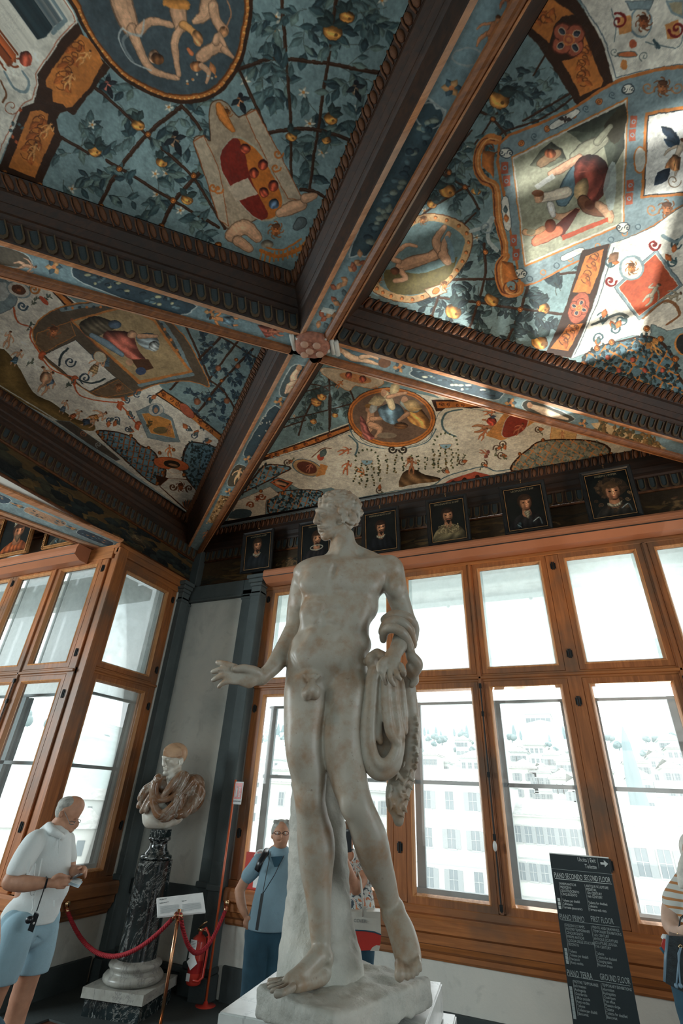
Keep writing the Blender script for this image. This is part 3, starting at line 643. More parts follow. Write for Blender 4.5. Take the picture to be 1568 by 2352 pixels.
# ===== top right panel
scatter([(1190, 60), (1330, 240), (1140, 320), (1100, 430), (1150, 570), (980, 520), (880, 560), (1020, 350)], 56, 64, 24, flowers=.1)
scatter([(990, 700), (1080, 560), (1150, 640), (1330, 600), (1255, 800), (1000, 720)], 46, 56, 22, [(40, 54, 58), (52, 68, 70), (66, 86, 86)])
bars([[(1250, 128), (1224, 172)], [(1322, 218), (1240, 272), (1160, 300), (1128, 330)], [(1075, 245), (1130, 272), (1165, 320)], [(1310, 212), (1200, 275)], [(990, 385), (1065, 430), (1100, 480)], [(1090, 330), (1130, 272), (1175, 215)], [(1020, 395), (1050, 340), (1080, 300)], [(960, 500), (1000, 470), (1066, 430)], [(1090, 490), (1060, 520)], [(1062, 430), (1130, 420)]], 5)
bars([[(1110, 560), (1112, 640), (1078, 750)], [(990, 725), (1020, 640)], [(1216, 640), (1195, 710), (1165, 780)], [(1040, 642), (1120, 640), (1200, 640), (1320, 625)], [(1010, 683), (1100, 695), (1200, 710), (1300, 722)]], 6)
for f in ((1144, 227, 25), (1026, 436, 19), (1092, 436, 13), (1128, 688, 17), (1040, 715, 19), (1246, 707, 15), (1238, 785, 19), (990, 468, 12)): P.fruit(*f)
scatter([(1020, 350), (1250, 150), (1100, 430)], 12, 50, 22); scatter([(1000, 700), (1300, 640), (1250, 790)], 14, 46, 22, [(40, 54, 58), (52, 68, 70)])
knobs([(1131, 273), (1066, 430), (1114, 578), (988, 728), (1098, 696), (1165, 785), (1194, 710), (1029, 396), (1076, 757), (1288, 825), (1250, 812)], 6)
P.poly(smoothc([(1300, -60), (1330, 0), (1362, 60), (1392, 130), (1404, 187), (1404, 187), (1470, 165), (1568, 150), (1680, 130), (1680, -80)], False, 3), CREAM)
P.poly(smoothc([(1150, 10), (1190, 55), (1246, 122), (1300, 205), (1324, 242)], False, 4)+smoothc([(1406, 190), (1386, 110), (1352, 40), (1305, -20)], False, 4)+[(1180, -40)], BRN)
P.poly([(1209, 10), (1219, -5), (1270, -5), (1316, 35), (1289, 38), (1271, 60), (1259, 100), (1196, 42)], ORA); P.acanthus([(1215, 20), (1240, 40), (1280, 30)], 34)
P.poly([(1289, 140), (1329, 125), (1341, 80), (1384, 187), (1379, 200), (1331, 220), (1324, 205)], ORA); P.acanthus([(1345, 110), (1335, 160), (1345, 205)], 34)
def quatre(x, y, r, a=0):
    for k in range(4): P.poly(ell(x+r*.55*math.cos(a+k*PI/2), y+r*.55*math.sin(a+k*PI/2), r*.55), (172, 92, 66), line=(96, 46, 30), lw=2)
    P.poly(ell(x, y, r*.6), (172, 92, 66))
    for k in range(4): P.poly(ell(x+r*.62*math.cos(a+k*PI/2), y+r*.62*math.sin(a+k*PI/2), r*.26, r*.18, a+k*PI/2), (52, 56, 64), vol=.8, line=(206, 180, 150), lw=1.5)
    P.ring(x, y, r*.3, r*.3, 3, (214, 130, 70)); P.poly(ell(x, y, r*.14), (206, 130, 76))
quatre(1304, 90, 38, .9)
P.stroke([(1322, -10), (1372, 60), (1400, 130), (1414, 180)], 2, (80, 96, 104)); P.stroke([(1414, 180), (1470, 162), (1568, 146)], 2, (80, 96, 104))
# grotesques on the white ground, top right
P.poly(ell(1470, 50, 24, 34), (206, 202, 186), line=(120, 140, 146), lw=3); P.mask(1476, 50, 16, (160, 90, 50)); P.poly([(1415, 40), (1445, 35), (1450, 70), (1420, 80)], (206, 142, 82)); P.poly([(1525, 55), (1555, 45), (1560, 85), (1530, 90)], (206, 142, 82))
P.curl(1418, 48, 20, -2, (120, 34, 30), 5); P.curl(1552, 66, 20, 3, (120, 34, 30), 5, 1.5, -1)
P.stroke([(1400, 20), (1412, 60), (1408, 95)], 2, (90, 110, 112)); P.stroke([(1480, 95), (1550, 110), (1568, 80)], 2, (90, 110, 112)); P.poly([(1435, 0), (1500, 0), (1490, 22), (1445, 22)], GB, line=(90, 100, 100)); P.poly([(1530, 0), (1568, 0), (1568, 40), (1545, 28)], (160, 150, 122), line=GB, lw=3)
P.poly(ell(1440, 124, 24, 7), (196, 110, 66), line=(80, 96, 96)); P.poly(ell(1452, 100, 8, 10), (176, 90, 58)); P.poly(ell(1432, 148, 8, 12), (200, 130, 70)); P.curl(1410, 118, 12, 0, (90, 104, 100)); P.curl(1478, 128, 12, 2, (90, 104, 100)); P.stroke([(1500, 90), (1512, 110), (1505, 104)], 5, (60, 80, 84))
# great framed picture
fr = smoothc([(1145, 332), (1235, 285), (1320, 245), (1400, 195), (1470, 168), (1568, 152), (1690, 150), (1690, 440), (1568, 470), (1500, 518), (1400, 565), (1300, 612), (1205, 655), (1185, 600), (1160, 470)], True, 3)
P.poly(fr, GB, line=(186, 112, 56), lw=6)
pic = [(1179, 365), (1434, 235), (1425, 510), (1207, 603)]
P.poly([(1172, 360), (1441, 222), (1432, 516), (1203, 613)], (196, 124, 62)); P.poly([(1175, 362), (1438, 228), (1429, 513), (1205, 608)], (206, 200, 184)); P.poly(pic, (158, 158, 134))
P.poly([(1300, 302), (1434, 237), (1432, 340), (1400, 400), (1385, 330), (1340, 330)], (86, 92, 78), vol=.4); P.poly(smoothc([(1385, 290), (1434, 240), (1432, 300), (1410, 330)], True, 3), (64, 60, 44))
P.poly([(1240, 345), (1265, 325), (1290, 340), (1300, 365), (1260, 385), (1215, 380)], (108, 110, 92), vol=.5)
P.chain([(1240, 375), (1262, 360), (1280, 350)], [10, 12, 9], (150, 120, 90)); P.poly(ell(1262, 352, 14, 11), (172, 100, 66), vol=.6)
P.chain([(1320, 360), (1350, 340), (1385, 320)], [14, 20, 12], (150, 148, 126)); P.chain([(1370, 325), (1400, 290)], [9, 6], (150, 148, 126))
P.chain([(1290, 460), (1310, 420), (1330, 380)], [16, 20, 14], (96, 120, 128)); P.chain([(1262, 400), (1290, 385), (1330, 360)], [7, 10, 8], (196, 150, 120)); P.poly([(1226, 425), (1268, 398), (1275, 408), (1232, 436)], (206, 206, 196))
P.poly(smoothc([(1318, 380), (1345, 355), (1380, 362), (1400, 395), (1390, 440), (1355, 470), (1325, 450)], True, 4), (132, 66, 54), vol=.7); P.poly(smoothc([(1322, 420), (1345, 408), (1350, 440), (1338, 462), (1318, 450)], True, 3), (196, 164, 118), vol=.5)
P.stroke([(1336, 370), (1365, 378), (1385, 410), (1370, 450)], 2.5, (92, 44, 38)); P.stroke([(1328, 395), (1350, 392)], 2.5, (176, 96, 80))
P.chain([(1236, 455), (1262, 450), (1300, 440)], [12, 12, 14], (214, 200, 176)); P.poly(ell(1236, 452, 12, 14), FL, vol=.5); P.poly(ell(1233, 444, 14, 8), (116, 70, 42)); P.chain([(1268, 492), (1290, 498), (1325, 482)], [8, 7, 6], FL); P.chain([(1262, 470), (1268, 492)], [9, 8], (210, 206, 196))
P.chain([(1340, 462), (1352, 480), (1390, 488)], [16, 14, 10], (120, 78, 54)); P.chain([(1372, 470), (1395, 490), (1400, 505)], [10, 12, 8], FL); P.poly(ell(1352, 470, 12), (110, 64, 44))
P.poly([(1270, 520), (1320, 478), (1330, 480), (1300, 530), (1290, 545)], (92, 40, 30)); P.poly([(1290, 540), (1395, 498), (1396, 508), (1290, 552)], (176, 76, 46))
P.chain([(1228, 555), (1250, 540), (1280, 530)], [10, 17, 13], (206, 118, 84)); P.poly(ell(1262, 518, 13, 16), (140, 70, 44), vol=.4); P.chain([(1205, 532), (1225, 535), (1245, 525)], [8, 6, 7], (196, 150, 110)); P.poly(ell(1218, 532, 10, 7), (150, 140, 110))
P.poly(smoothc([(1385, 425), (1405, 370), (1415, 400), (1410, 470), (1395, 480)], True, 3), (176, 186, 180), .8)
# ornaments of its border
for i in range(9):
    a = i/8; x, y = 1165+240*a, 345-128*a
    if i % 2: P.poly(ell(x, y, 7), (206, 128, 66), line=(120, 62, 36)); P.ring(x, y, 3, 3, 1.2, (90, 50, 30))
    else: P.curl(x, y, 9, 1, (74, 92, 98), 2)
P.poly(smoothc([(1264, 285), (1320, 250), (1326, 262), (1270, 297)], True, 4), (214, 212, 198), line=(60, 70, 74)); P.leaf(1296, 273, 16, .2, (60, 50, 46)); P.leaf(1296, 273, 16, 3.2, (60, 50, 46)); P.leaf(1296, 273, 9, 1.7, (60, 50, 46)); P.leaf(1296, 273, 9, -1.4, (60, 50, 46))
for i in range(9):
    a = i/8; x, y = 1215+250*a, 640-120*a
    P.ring(x, y, 6, 6, 2, (206, 128, 66) if i % 2 else (74, 92, 98))
P.poly(smoothc([(1288, 588), (1330, 570), (1338, 578), (1294, 600)], True, 4), (214, 212, 198), line=(60, 70, 74))
for (x, y) in ((1157, 385), (1162, 415), (1178, 552), (1184, 585), (1452, 280), (1450, 310), (1446, 425), (1444, 455)): P.poly([(x-8, y-12), (x+8, y-14), (x+8, y+12), (x-8, y+14)], (176, 92, 66)); P.ring(x, y, 4, 4, 2, (150, 176, 186))
P.poly(smoothc([(1150, 460), (1165, 455), (1172, 520), (1158, 525)], True, 3), CREAM, line=(60, 70, 74)); P.leaf(1160, 490, 20, 1.5, (200, 120, 66)); P.leaf(1160, 490, 18, -1.6, (80, 96, 96))
for (x, y) in ((1160, 352), (1194, 628), (1442, 205), (1430, 522)): P.poly(ell(x, y, 14, 12), (220, 216, 200), line=(60, 70, 74), lw=2); P.curl(x-10, y, 8, 0, (50, 60, 64), 2); P.curl(x+10, y, 8, 3, (50, 60, 64), 2)
for (x, y) in ((1520, 200), (1530, 480)): P.mask(x, y, 17, (170, 108, 66)); P.curl(x-34, y, 16, 0, (170, 120, 80), 3); P.curl(x+34, y, 16, 3, (170, 120, 80), 3, 1.5, -1)
P.poly([(1480, 258), (1700, 220), (1700, 440), (1470, 455)], (190, 118, 58)); P.poly([(1487, 265), (1700, 230), (1700, 430), (1478, 448)], (234, 232, 222), line=(40, 46, 50), lw=2)
P.poly(ell(1468, 366, 14, 30), (200, 198, 184), line=(186, 112, 56), lw=3)
P.figure(1535, 400, 92, .4, (176, 160, 140), (190, 130, 84), 1, (56, 74, 90)); P.leaf(1515, 290, 50, .6, (46, 60, 74), None, .22); P.leaf(1500, 425, 56, -.8, (46, 60, 74), None, .24); P.curl(1545, 415, 18, 0, (120, 96, 70), 2)
# orange volutes on its left
for path in ([(1140, 322), (1118, 318), (1098, 345), (1094, 378), (1108, 412), (1136, 432), (1142, 500), (1156, 560), (1156, 600)], [(1158, 590), (1146, 610), (1148, 645), (1162, 672), (1188, 672), (1192, 655)]):
    P.stroke(path, 19, (206, 128, 64)); P.stroke([(x-6, y) for x, y in path], 3, (120, 62, 32)); P.stroke([(x+3, y) for x, y in path], 3, (232, 170, 104))
P.curl(1124, 340, 18, .5, (120, 62, 32), 3); P.curl(1174, 660, 20, 2.4, (120, 62, 32), 3)
P.poly([(1108, 345), (1134, 352), (1134, 410), (1106, 380)], (196, 116, 54), vol=.4); P.poly([(1150, 600), (1176, 604), (1188, 640), (1158, 650)], (196, 116, 54), vol=.4)
# reclining nude
nu = smoothc([(868, 610), (890, 562), (948, 500), (1015, 493), (1080, 530), (1075, 590), (1040, 640), (1002, 672), (945, 695), (880, 682), (848, 655)], True, 5)
P.poly(nu, (204, 166, 118), line=(110, 66, 40), lw=2); cc = np.array([962., 596.]); P.poly([tuple(cc+(np.array(q)-cc)*.84) for q in nu], (116, 142, 142)); P.poly(smoothc([(884, 620), (960, 628), (1020, 610), (1050, 590), (1025, 640), (960, 675), (895, 668)], True, 4), (104, 94, 54))
for i in range(0, 55, 2): q = cc+(np.array(nu[i])-cc)*.92; P.poly(ell(q[0], q[1], 4.5), (206, 128, 70), vol=.6)
P.chain([(918, 612), (950, 600), (985, 590), (1012, 576)], [13, 15, 12, 17], FL); P.chain([(1012, 576), (1000, 552), (1020, 520)], [13, 10, 6], FL); P.chain([(1015, 585), (1028, 600), (1016, 570), (1030, 535)], [12, 10, 8, 6], FL); P.chain([(915, 600), (900, 590), (930, 562), (955, 565)], [7, 6, 5, 4], FL); P.chain([(920, 622), (930, 640), (905, 645)], [7, 6, 5], FL)
P.poly(ell(906, 622, 11, 9), (120, 76, 50), vol=.5); P.stroke([(1025, 545), (1035, 570), (1040, 600)], 9, (120, 150, 160), .9)
P.poly([(932, 560), (965, 535), (990, 560), (960, 585)], (206, 196, 170), .0); 
for (x, y, a) in ((905, 535, -.6), (1000, 668, -.5)): P.poly([(x+22*math.cos(a+t)*1.2, y+18*math.sin(a+t)) for t in (.6, 2.5, 3.8, 5.7)], (190, 176, 146), line=(110, 70, 44), lw=2); P.poly(ell(x, y, 9, 6, a), (206, 130, 70), line=(120, 62, 32))
for (x, y) in ((970, 505), (868, 640), (1020, 655)): P.mask(x, y, 9, (206, 138, 84))
P.stroke([(1080, 530), (1110, 520), (1130, 500), (1118, 545), (1140, 575)], 9, (176, 186, 180)); P.curl(1115, 520, 16, 0, (130, 146, 148), 4)
# band, white ground, red lozenge
P.poly([(1336, 575), (1399, 560), (1380, 640), (1366, 685), (1338, 760), (1309, 822), (1251, 812), (1280, 750), (1299, 700), (1318, 640)], BRN)
P.poly([(1344, 587), (1386, 572), (1372, 630), (1354, 675), (1314, 670)], ORA); P.acanthus([(1366, 585), (1350, 630), (1335, 665)], 30, n=5); P.poly([(1306, 745), (1338, 742), (1304, 806), (1262, 800)], ORA); P.acanthus([(1320, 750), (1300, 775), (1285, 798)], 30, n=5); P.poly(ell(1328, 707, 22, 38, .35), (172, 92, 66), line=(96, 46, 30), lw=2); quatre(1328, 707, 20, .4)
wg = smoothc([(1401, 560), (1500, 520), (1568, 472), (1700, 440), (1700, 740), (1568, 752)], False, 2)+smoothc([(1530, 760), (1495, 745), (1492, 772), (1450, 770), (1405, 785), (1370, 802), (1309, 824)], False, 3)+[(1338, 760), (1366, 685)]
P.poly(wg, CREAM, line=(80, 90, 92), lw=2); P.stroke([(1408, 568), (1374, 688), (1318, 815)], 2, (70, 84, 88), 1, False)
P.poly([(1506, 572), (1566, 655), (1466, 735), (1408, 660)], GB, line=(90, 100, 104), lw=2); P.poly([(1504, 582), (1556, 657), (1466, 725), (1419, 660)], (186, 84, 50), line=(220, 214, 196), lw=2); P.figure(1480, 700, 62, .6, (150, 140, 118), None, -1); P.figure(1520, 690, 50, 1.2, (150, 140, 118))
P.poly(ell(1449, 615, 27), (214, 210, 194), line=GB, lw=6); P.mask(1449, 615, 12, (206, 130, 70)); P.curl(1400, 645, 14, 0, (120, 34, 30), 5); P.curl(1500, 562, 14, 0, (120, 34, 30), 5)
for (x, y) in ((1410, 755), (1384, 730), (1375, 775), (1425, 735), (1400, 600), (1540, 600), (1550, 560)): P.curl(x, y, 14, random.uniform(0, 6), (70, 92, 96), 4); P.leaf(x, y, 22, random.uniform(-3, 3), (196, 110, 60)); P.leaf(x, y, 16, random.uniform(-3, 3), (80, 104, 104))
P.stroke([(1360, 745), (1385, 735), (1420, 720), (1440, 728)], 7, (84, 92, 88)); P.stroke([(1475, 730), (1530, 690), (1560, 720), (1530, 745)], 6, (140, 96, 60)); P.leaf(1420, 580, 34, 2.4, (150, 110, 80)); P.stroke([(1520, 540), (1550, 555), (1568, 540)], 7, GB)
tre = smoothc([(1338, 832), (1375, 797), (1430, 782), (1484, 772), (1520, 790), (1549, 830), (1556, 865), (1600, 930), (1440, 885)], True, 4)
def trellis(poly, sp, lw, col=ORA, a=.6, leafn=0, ll=10, bg=None, cols=None):
    P.poly(poly, bg or (96, 128, 140), line=BRN, lw=9)
    xs = [p[0] for p in poly]; ys = [p[1] for p in poly]; R_ = max(max(xs)-min(xs), max(ys)-min(ys)); cx, cy = (min(xs)+max(xs))/2, (min(ys)+max(ys))/2
    for ang in (a, a+PI*.5):
        d = np.array([math.cos(ang), math.sin(ang)]); n = np.array([-d[1], d[0]])
        k = -R_
        while k < R_:
            run = []; 
            for t in np.arange(-R_, R_, sp*.25):
                q = np.array([cx, cy])+d*t+n*k
                if inside(q, poly): run.append(tuple(q))
                else:
                    if len(run) > 1: P.stroke([run[0], run[-1]], lw, col, 1, False)
                    run = []
            if len(run) > 1: P.stroke([run[0], run[-1]], lw, col, 1, False)
            k += sp
    k = 0
    while k < leafn:
        q = (random.uniform(min(xs), max(xs)), random.uniform(min(ys), max(ys)))
        if inside(q, poly): P.leaf(q[0], q[1], ll*random.uniform(.7, 1.3), random.uniform(-PI, PI), random.choice(cols or [(36, 48, 52), (48, 66, 68), (62, 84, 86)]), None, .3)
        k += 1
trellis(tre, 26, 3.5, (190, 126, 66), .5, 560, 11)
for f in ((1395, 820), (1452, 825), (1480, 850), (1520, 850), (1420, 850)): P.poly(ell(*f, 6), (170, 84, 66), vol=.6)
knobs([(1339, 836), (1403, 786), (1484, 754), (1516, 778), (1550, 824), (1540, 903), (1370, 800)], 7)
P.poly(ell(1568, 790, 18, 24), (40, 44, 44), line=(206, 138, 74), lw=5); P.figure(1515, 815, 40, -.6, (206, 150, 84), None, 1, (190, 130, 70))
# ===== left panel
LPB = (-20, 880)
P.poly([(-200, 760), (-40, 700), (0, 625), (110, 655), (185, 700), (360, 880), (430, 955), (506, 1010), (500, 1030), (440, 1110), (425, 1175), (270, 1065), (125, 972), (0, 895), (-200, 760)], CREAM)
scatter([(190, 640), (620, 790), (500, 1015), (430, 940), (480, 880), (400, 780), (300, 700)], 22, 40, 15, [(44, 62, 74), (54, 74, 84), (70, 94, 102)])
bars([[(370, 705), (500, 770), (600, 830)], [(395, 680), (480, 870)], [(480, 870), (540, 790), (590, 720)], [(430, 850), (505, 890), (550, 960)], [(390, 895), (450, 830), (520, 760)], [(455, 945), (505, 880), (580, 800)]], 4.5)
scatter([(400, 780), (600, 800), (500, 1010), (430, 930)], 40, 26, 11, [(40, 56, 68), (50, 70, 80), (64, 86, 96)])
for f in ((452, 922, 8), (500, 845, 7), (520, 920, 7), (545, 840, 6)): P.poly(ell(*f), (150, 96, 66), vol=.5)
knobs([(578, 853), (536, 955), (480, 916), (508, 874), (542, 826)], 4)
P.poly([(355, 905), (372, 893), (420, 925), (460, 960), (514, 1002), (506, 1014), (470, 985), (430, 955)], BRN); P.poly([(360, 905), (374, 897), (420, 930), (460, 965), (510, 1003), (503, 1010), (465, 983), (425, 950)], ORA); P.acanthus([(372, 903), (400, 922), (425, 938)], 14, n=4); P.acanthus([(455, 965), (480, 985), (500, 1003)], 12, n=4); P.poly(ell(428, 943, 22, 10, .8), (172, 92, 66), line=BRN, lw=1.5)
P.poly([(102, 652), (118, 654), (170, 695), (150, 704)], BRN); P.poly([(106, 655), (116, 657), (164, 696), (152, 700)], ORA)
# vaulted picture, left panel
gl = smoothc([(75, 775), (85, 740), (130, 708), (200, 693), (290, 690), (350, 705), (420, 770), (465, 850), (480, 888), (455, 880), (420, 875), (350, 885), (290, 912), (235, 912), (200, 898), (110, 832)], True, 4)
P.poly(gl, (96, 84, 68), line=(196, 124, 62), lw=4)
P.stroke([(140, 712), (210, 700), (300, 697), (350, 712)], 9, GB); P.stroke([(352, 714), (400, 780), (435, 850)], 9, GB); P.stroke([(440, 860), (370, 872), (320, 885)], 9, GB); P.stroke([(165, 735), (220, 790), (310, 868)], 9, (150, 92, 66))
for i in range(12):
    for (x, y) in ((150+16*i, 708-1.2*i*(12-i)*.09), (356+7*i, 720+12*i), (168+12.5*i, 740+11*i)): P.poly(ell(x, y, 3.4), (206, 128, 70) if i % 2 else (60, 74, 80))
pc = [(168, 738), (285, 706), (352, 738), (385, 790), (432, 852), (320, 874)]
P.poly([(160, 736), (287, 700), (356, 734), (390, 786), (442, 855), (318, 882)], (200, 130, 70)); P.poly(pc, (176, 152, 112))
P.poly(smoothc([(180, 745), (215, 725), (250, 735), (268, 750), (240, 765), (205, 775)], True, 3), (92, 84, 68), vol=.6); P.poly(smoothc([(245, 760), (300, 765), (315, 800), (335, 830), (300, 825), (265, 800), (238, 780)], True, 3), (190, 106, 88), vol=.7); P.poly(ell(262, 745, 15, 10), (82, 100, 116), vol=.5); P.poly(ell(302, 768, 11, 9), FL, vol=.5)
P.poly(smoothc([(312, 770), (350, 765), (365, 790), (345, 805), (318, 790)], True, 3), (150, 164, 166), vol=.6); P.poly(ell(352, 795, 12), (176, 184, 180), vol=.8); P.chain([(318, 772), (360, 772)], [6, 4], FL); P.poly([(300, 825), (340, 825), (352, 845), (320, 855)], (86, 56, 36)); P.poly(ell(322, 852, 12, 9), (70, 84, 110)); P.chain([(210, 770), (245, 790), (280, 815)], [6, 8, 5], (120, 140, 150)); P.poly(ell(296, 832, 8), FL)
P.poly([(100, 815), (172, 780), (265, 868), (205, 898), (190, 890)], (222, 218, 204), line=(46, 52, 54), lw=2); P.poly([(85, 765), (160, 738), (172, 770), (100, 810), (80, 790)], (112, 92, 70), line=(196, 124, 62), lw=2); P.mask(122, 762, 13, (196, 120, 76)); P.poly([(210, 900), (270, 872), (305, 900), (245, 912)], (112, 92, 70), line=(196, 124, 62), lw=2); P.mask(272, 890, 9, (196, 130, 84))
P.figure(205, 862, 56, .6, FL, (170, 140, 100), 1, (90, 110, 120)); P.curl(160, 830, 14, 0, (50, 64, 74), 3); P.curl(195, 868, 14, 2, (50, 64, 74), 3); P.stroke([(135, 840), (140, 815), (155, 800)], 4, (50, 64, 66)); P.stroke([(180, 872), (210, 880), (240, 870)], 4, (50, 64, 66)); P.poly(ell(228, 820, 16, 12, .6), (206, 196, 170), line=(196, 124, 62))
for pth in ([(30, 705), (40, 740), (70, 752), (68, 775), (90, 810)], [(90, 815), (120, 850), (165, 865)], [(165, 870), (180, 905), (215, 918), (270, 925)], [(270, 922), (290, 945), (310, 970)]): P.stroke(pth, 3.5, (190, 96, 60)); P.leaf(pth[-1][0], pth[-1][1], 20, 1.2, (190, 96, 60)); P.leaf(pth[-1][0], pth[-1][1], 16, .2, (190, 96, 60))
# figures along the lower edge of the left panel
P.poly(smoothc([(-20, 870), (0, 800), (40, 840), (75, 900), (120, 925), (170, 960), (215, 975), (205, 990), (130, 965), (70, 935), (0, 890)], True, 4), (132, 106, 62), vol=.4)
for (x, y, h, a, c_) in ((92, 905, 62, .5, None), (118, 890, 56, -.4, (96, 120, 138)), (12, 800, 44, .3, None), (25, 838, 44, .6, (90, 116, 128)), (140, 950, 36, .4, (96, 110, 120)), (158, 962, 36, 1, (176, 96, 60)), (200, 965, 50, 1.2, (206, 138, 70)), (184, 972, 44, 1.4, (66, 80, 96))): P.figure(x, y, h, a, FL, c_, random.choice((-1, 1)))
P.poly(ell(104, 868, 14), (196, 150, 116), vol=.6)
for q in ((60, 840), (150, 890), (20, 700), (60, 760), (70, 700), (95, 690), (60, 672)): P.sprig(q[0], q[1], -.8, 22, 7, [(70, 84, 76), (96, 104, 88)], 8)
P.poly(smoothc([(-60, 660), (0, 640), (30, 660), (35, 700), (-20, 720)], True, 3), GB, line=(100, 110, 112), lw=2); P.poly([(-60, 650), (12, 648), (24, 672), (10, 690), (-60, 700)], (190, 198, 192)); P.poly(ell(42, 665, 28, 17, .4), (206, 202, 188), line=GB, lw=4); P.poly(ell(42, 665, 17, 11, .4), (96, 60, 40)); P.mask(42, 665, 7, (170, 100, 60)); P.curl(78, 664, 12, 0, (196, 124, 62), 4); P.curl(50, 702, 12, 0, (70, 90, 100), 4); P.poly(ell(100, 690, 14, 5, .8), (196, 90, 60))
# lozenge cartouche, left panel
P.poly([(312, 945), (345, 930), (395, 960), (412, 1015), (380, 1015), (338, 1005)], GB, line=(100, 110, 112), lw=2); P.poly([(325, 950), (346, 948), (392, 966), (402, 1006), (345, 995)], (206, 142, 74), line=(220, 212, 190), lw=2); P.poly(ell(357, 941, 18, 14), (206, 202, 188), line=GB, lw=3); P.poly(ell(357, 940, 9, 11), (84, 108, 124)); P.poly(ell(357, 942, 5, 7), FL); P.poly(ell(368, 988, 18, 8), (116, 100, 66)); P.figure(385, 998, 26, .2, (176, 120, 80)); P.sprig(338, 985, -1.2, 24, 9, [(84, 70, 40)], 7)
for q in ((268, 965), (292, 985), (312, 905), (345, 915), (300, 955), (250, 965), (430, 985), (445, 1000), (470, 1015), (290, 920)): P.curl(q[0], q[1], 8, random.uniform(0, 6), (70, 84, 96), 2.4); P.leaf(q[0], q[1], 17, random.uniform(-3, 3), (186, 110, 66)); P.leaf(q[0], q[1], 13, random.uniform(-3, 3), (90, 106, 106))
trellis(smoothc([(222, 995), (250, 990), (300, 1002), (320, 1022), (350, 1035), (365, 1060), (380, 1080), (370, 1110), (345, 1108), (280, 1050)], True, 3), 13, 2, (150, 90, 50), .2, 240, 6, (104, 138, 150))
trellis(smoothc([(425, 1030), (445, 1015), (500, 1030), (500, 1050), (455, 1130), (430, 1100), (418, 1070)], True, 3), 60, 1.2, (110, 110, 90), .2, 300, 7, (104, 138, 150))
P.poly([(360, 1022), (415, 1028), (410, 1055), (368, 1048)], CREAM); P.figure(388, 1050, 30, 0, (206, 130, 80)); P.poly(smoothc([(354, 1054), (390, 1050), (430, 1066), (426, 1080), (388, 1078), (358, 1070)], True, 3), (196, 104, 60), line=BRN, lw=2); P.poly(ell(394, 1066, 20, 9, .15), (40, 34, 28), line=(206, 138, 76), lw=2.5); P.poly(ell(397, 1068, 12, 3, .2), (150, 110, 76)); P.poly(ell(400, 1082, 14, 6, .2), CREAM, line=(206, 138, 76), lw=1.5)
P.poly([(355, 1090), (385, 1098), (428, 1100), (453, 1128), (430, 1176), (366, 1118)], BRN); P.poly([(366, 1116), (386, 1098), (428, 1102), (451, 1128), (431, 1173)], (206, 204, 190), line=(140, 80, 50), lw=2); P.mask(414, 1118, 9, (150, 84, 50)); P.curl(396, 1118, 9, 0, (90, 60, 40), 3); P.curl(434, 1122, 9, 2, (90, 60, 40), 3)
for k in range(7): P.leaf(432, 1172, 26, -2.2+k*.17, (70, 84, 88) if k % 2 else (176, 104, 60), None, .14)
P.stroke([(0, 898), (125, 975), (270, 1068), (425, 1178)], 10, (150, 168, 170), 1, False); P.stroke([(0, 886), (125, 962), (270, 1056), (425, 1172)], 3, (226, 222, 206), 1, False); P.stroke([(-5, 905), (120, 985), (430, 1184)], 3, (230, 226, 210), 1, False)
P.poly([(125, 965), (160, 968), (185, 985), (240, 1025), (275, 1055), (265, 1058), (200, 1018)], (92, 84, 74), line=GB, lw=3); P.stroke([(20, 905), (75, 945)], 6, (64, 36, 22), 1, False); P.curl(190, 995, 8, 0, (176, 120, 90), 2); P.curl(225, 1022, 7, 2, (170, 176, 170), 2)
knobs([(223, 992), (300, 1000), (235, 1005), (366, 1040), (340, 1028), (398, 1033), (360, 1110), (373, 1085), (422, 1090)], 4)
# ===== bottom panel (towards the long window wall)
P.poly([(560, 1050), (1700, 1090), (1700, 960), (735, 830), (590, 1040)], (224, 220, 200)); 
bz = [(735, 835), (700, 880), (590, 1042), (620, 1040), (700, 1010), (815, 965), (830, 905), (940, 900), (1010, 915), (900, 850)]
P.poly(bz, (122, 150, 152))
scatter([(720, 850), (600, 1030), (810, 960), (820, 900)], 30, 34, 14, [(70, 92, 92), (88, 110, 106), (60, 80, 82)], .2)
bars([[(680, 905), (755, 885), (790, 885)], [(700, 880), (755, 900), (755, 1000)], [(755, 870), (755, 985)], [(655, 965), (740, 945), (815, 925)], [(715, 925), (695, 965), (685, 1000)], [(800, 892), (815, 925)], [(640, 985), (700, 965)]], 3.2)
for f in ((725, 922, 13), (738, 910, 11), (718, 967, 8), (768, 953, 7)): P.fruit(*f, (216, 150, 84))
P.poly(smoothc([(735, 852), (760, 845), (860, 865), (880, 880), (850, 892), (815, 885), (800, 898), (770, 880)], True, 3), (222, 206, 176), line=(200, 124, 66), lw=2); P.poly(ell(815, 868, 38, 10, .2), (214, 150, 96), line=(206, 180, 150), lw=2)
for q in ((800, 862, 8), (832, 870, 8)): P.poly(ell(*q), (176, 90, 66), vol=.7)
P.figure(770, 890, 24, .8, (206, 130, 76)); P.figure(850, 893, 24, 1.6, (206, 140, 90))
P.poly([(580, 1055), (620, 1040), (700, 1012), (812, 970), (806, 978), (812, 985), (720, 1022), (640, 1045), (600, 1060)], BRN); P.poly([(590, 1052), (640, 1036), (700, 1016), (812, 975), (812, 982), (700, 1026), (640, 1045)], ORA); P.acanthus([(620, 1048), (700, 1020), (800, 982)], 12, n=14)
P.poly([(990, 918), (1060, 918), (1130, 935), (1040, 940), (1000, 945)], BRN); P.poly([(1000, 922), (1058, 922), (1115, 932), (1040, 936), (1004, 938)], ORA); P.acanthus([(1010, 928), (1050, 930), (1090, 932)], 10, n=5)
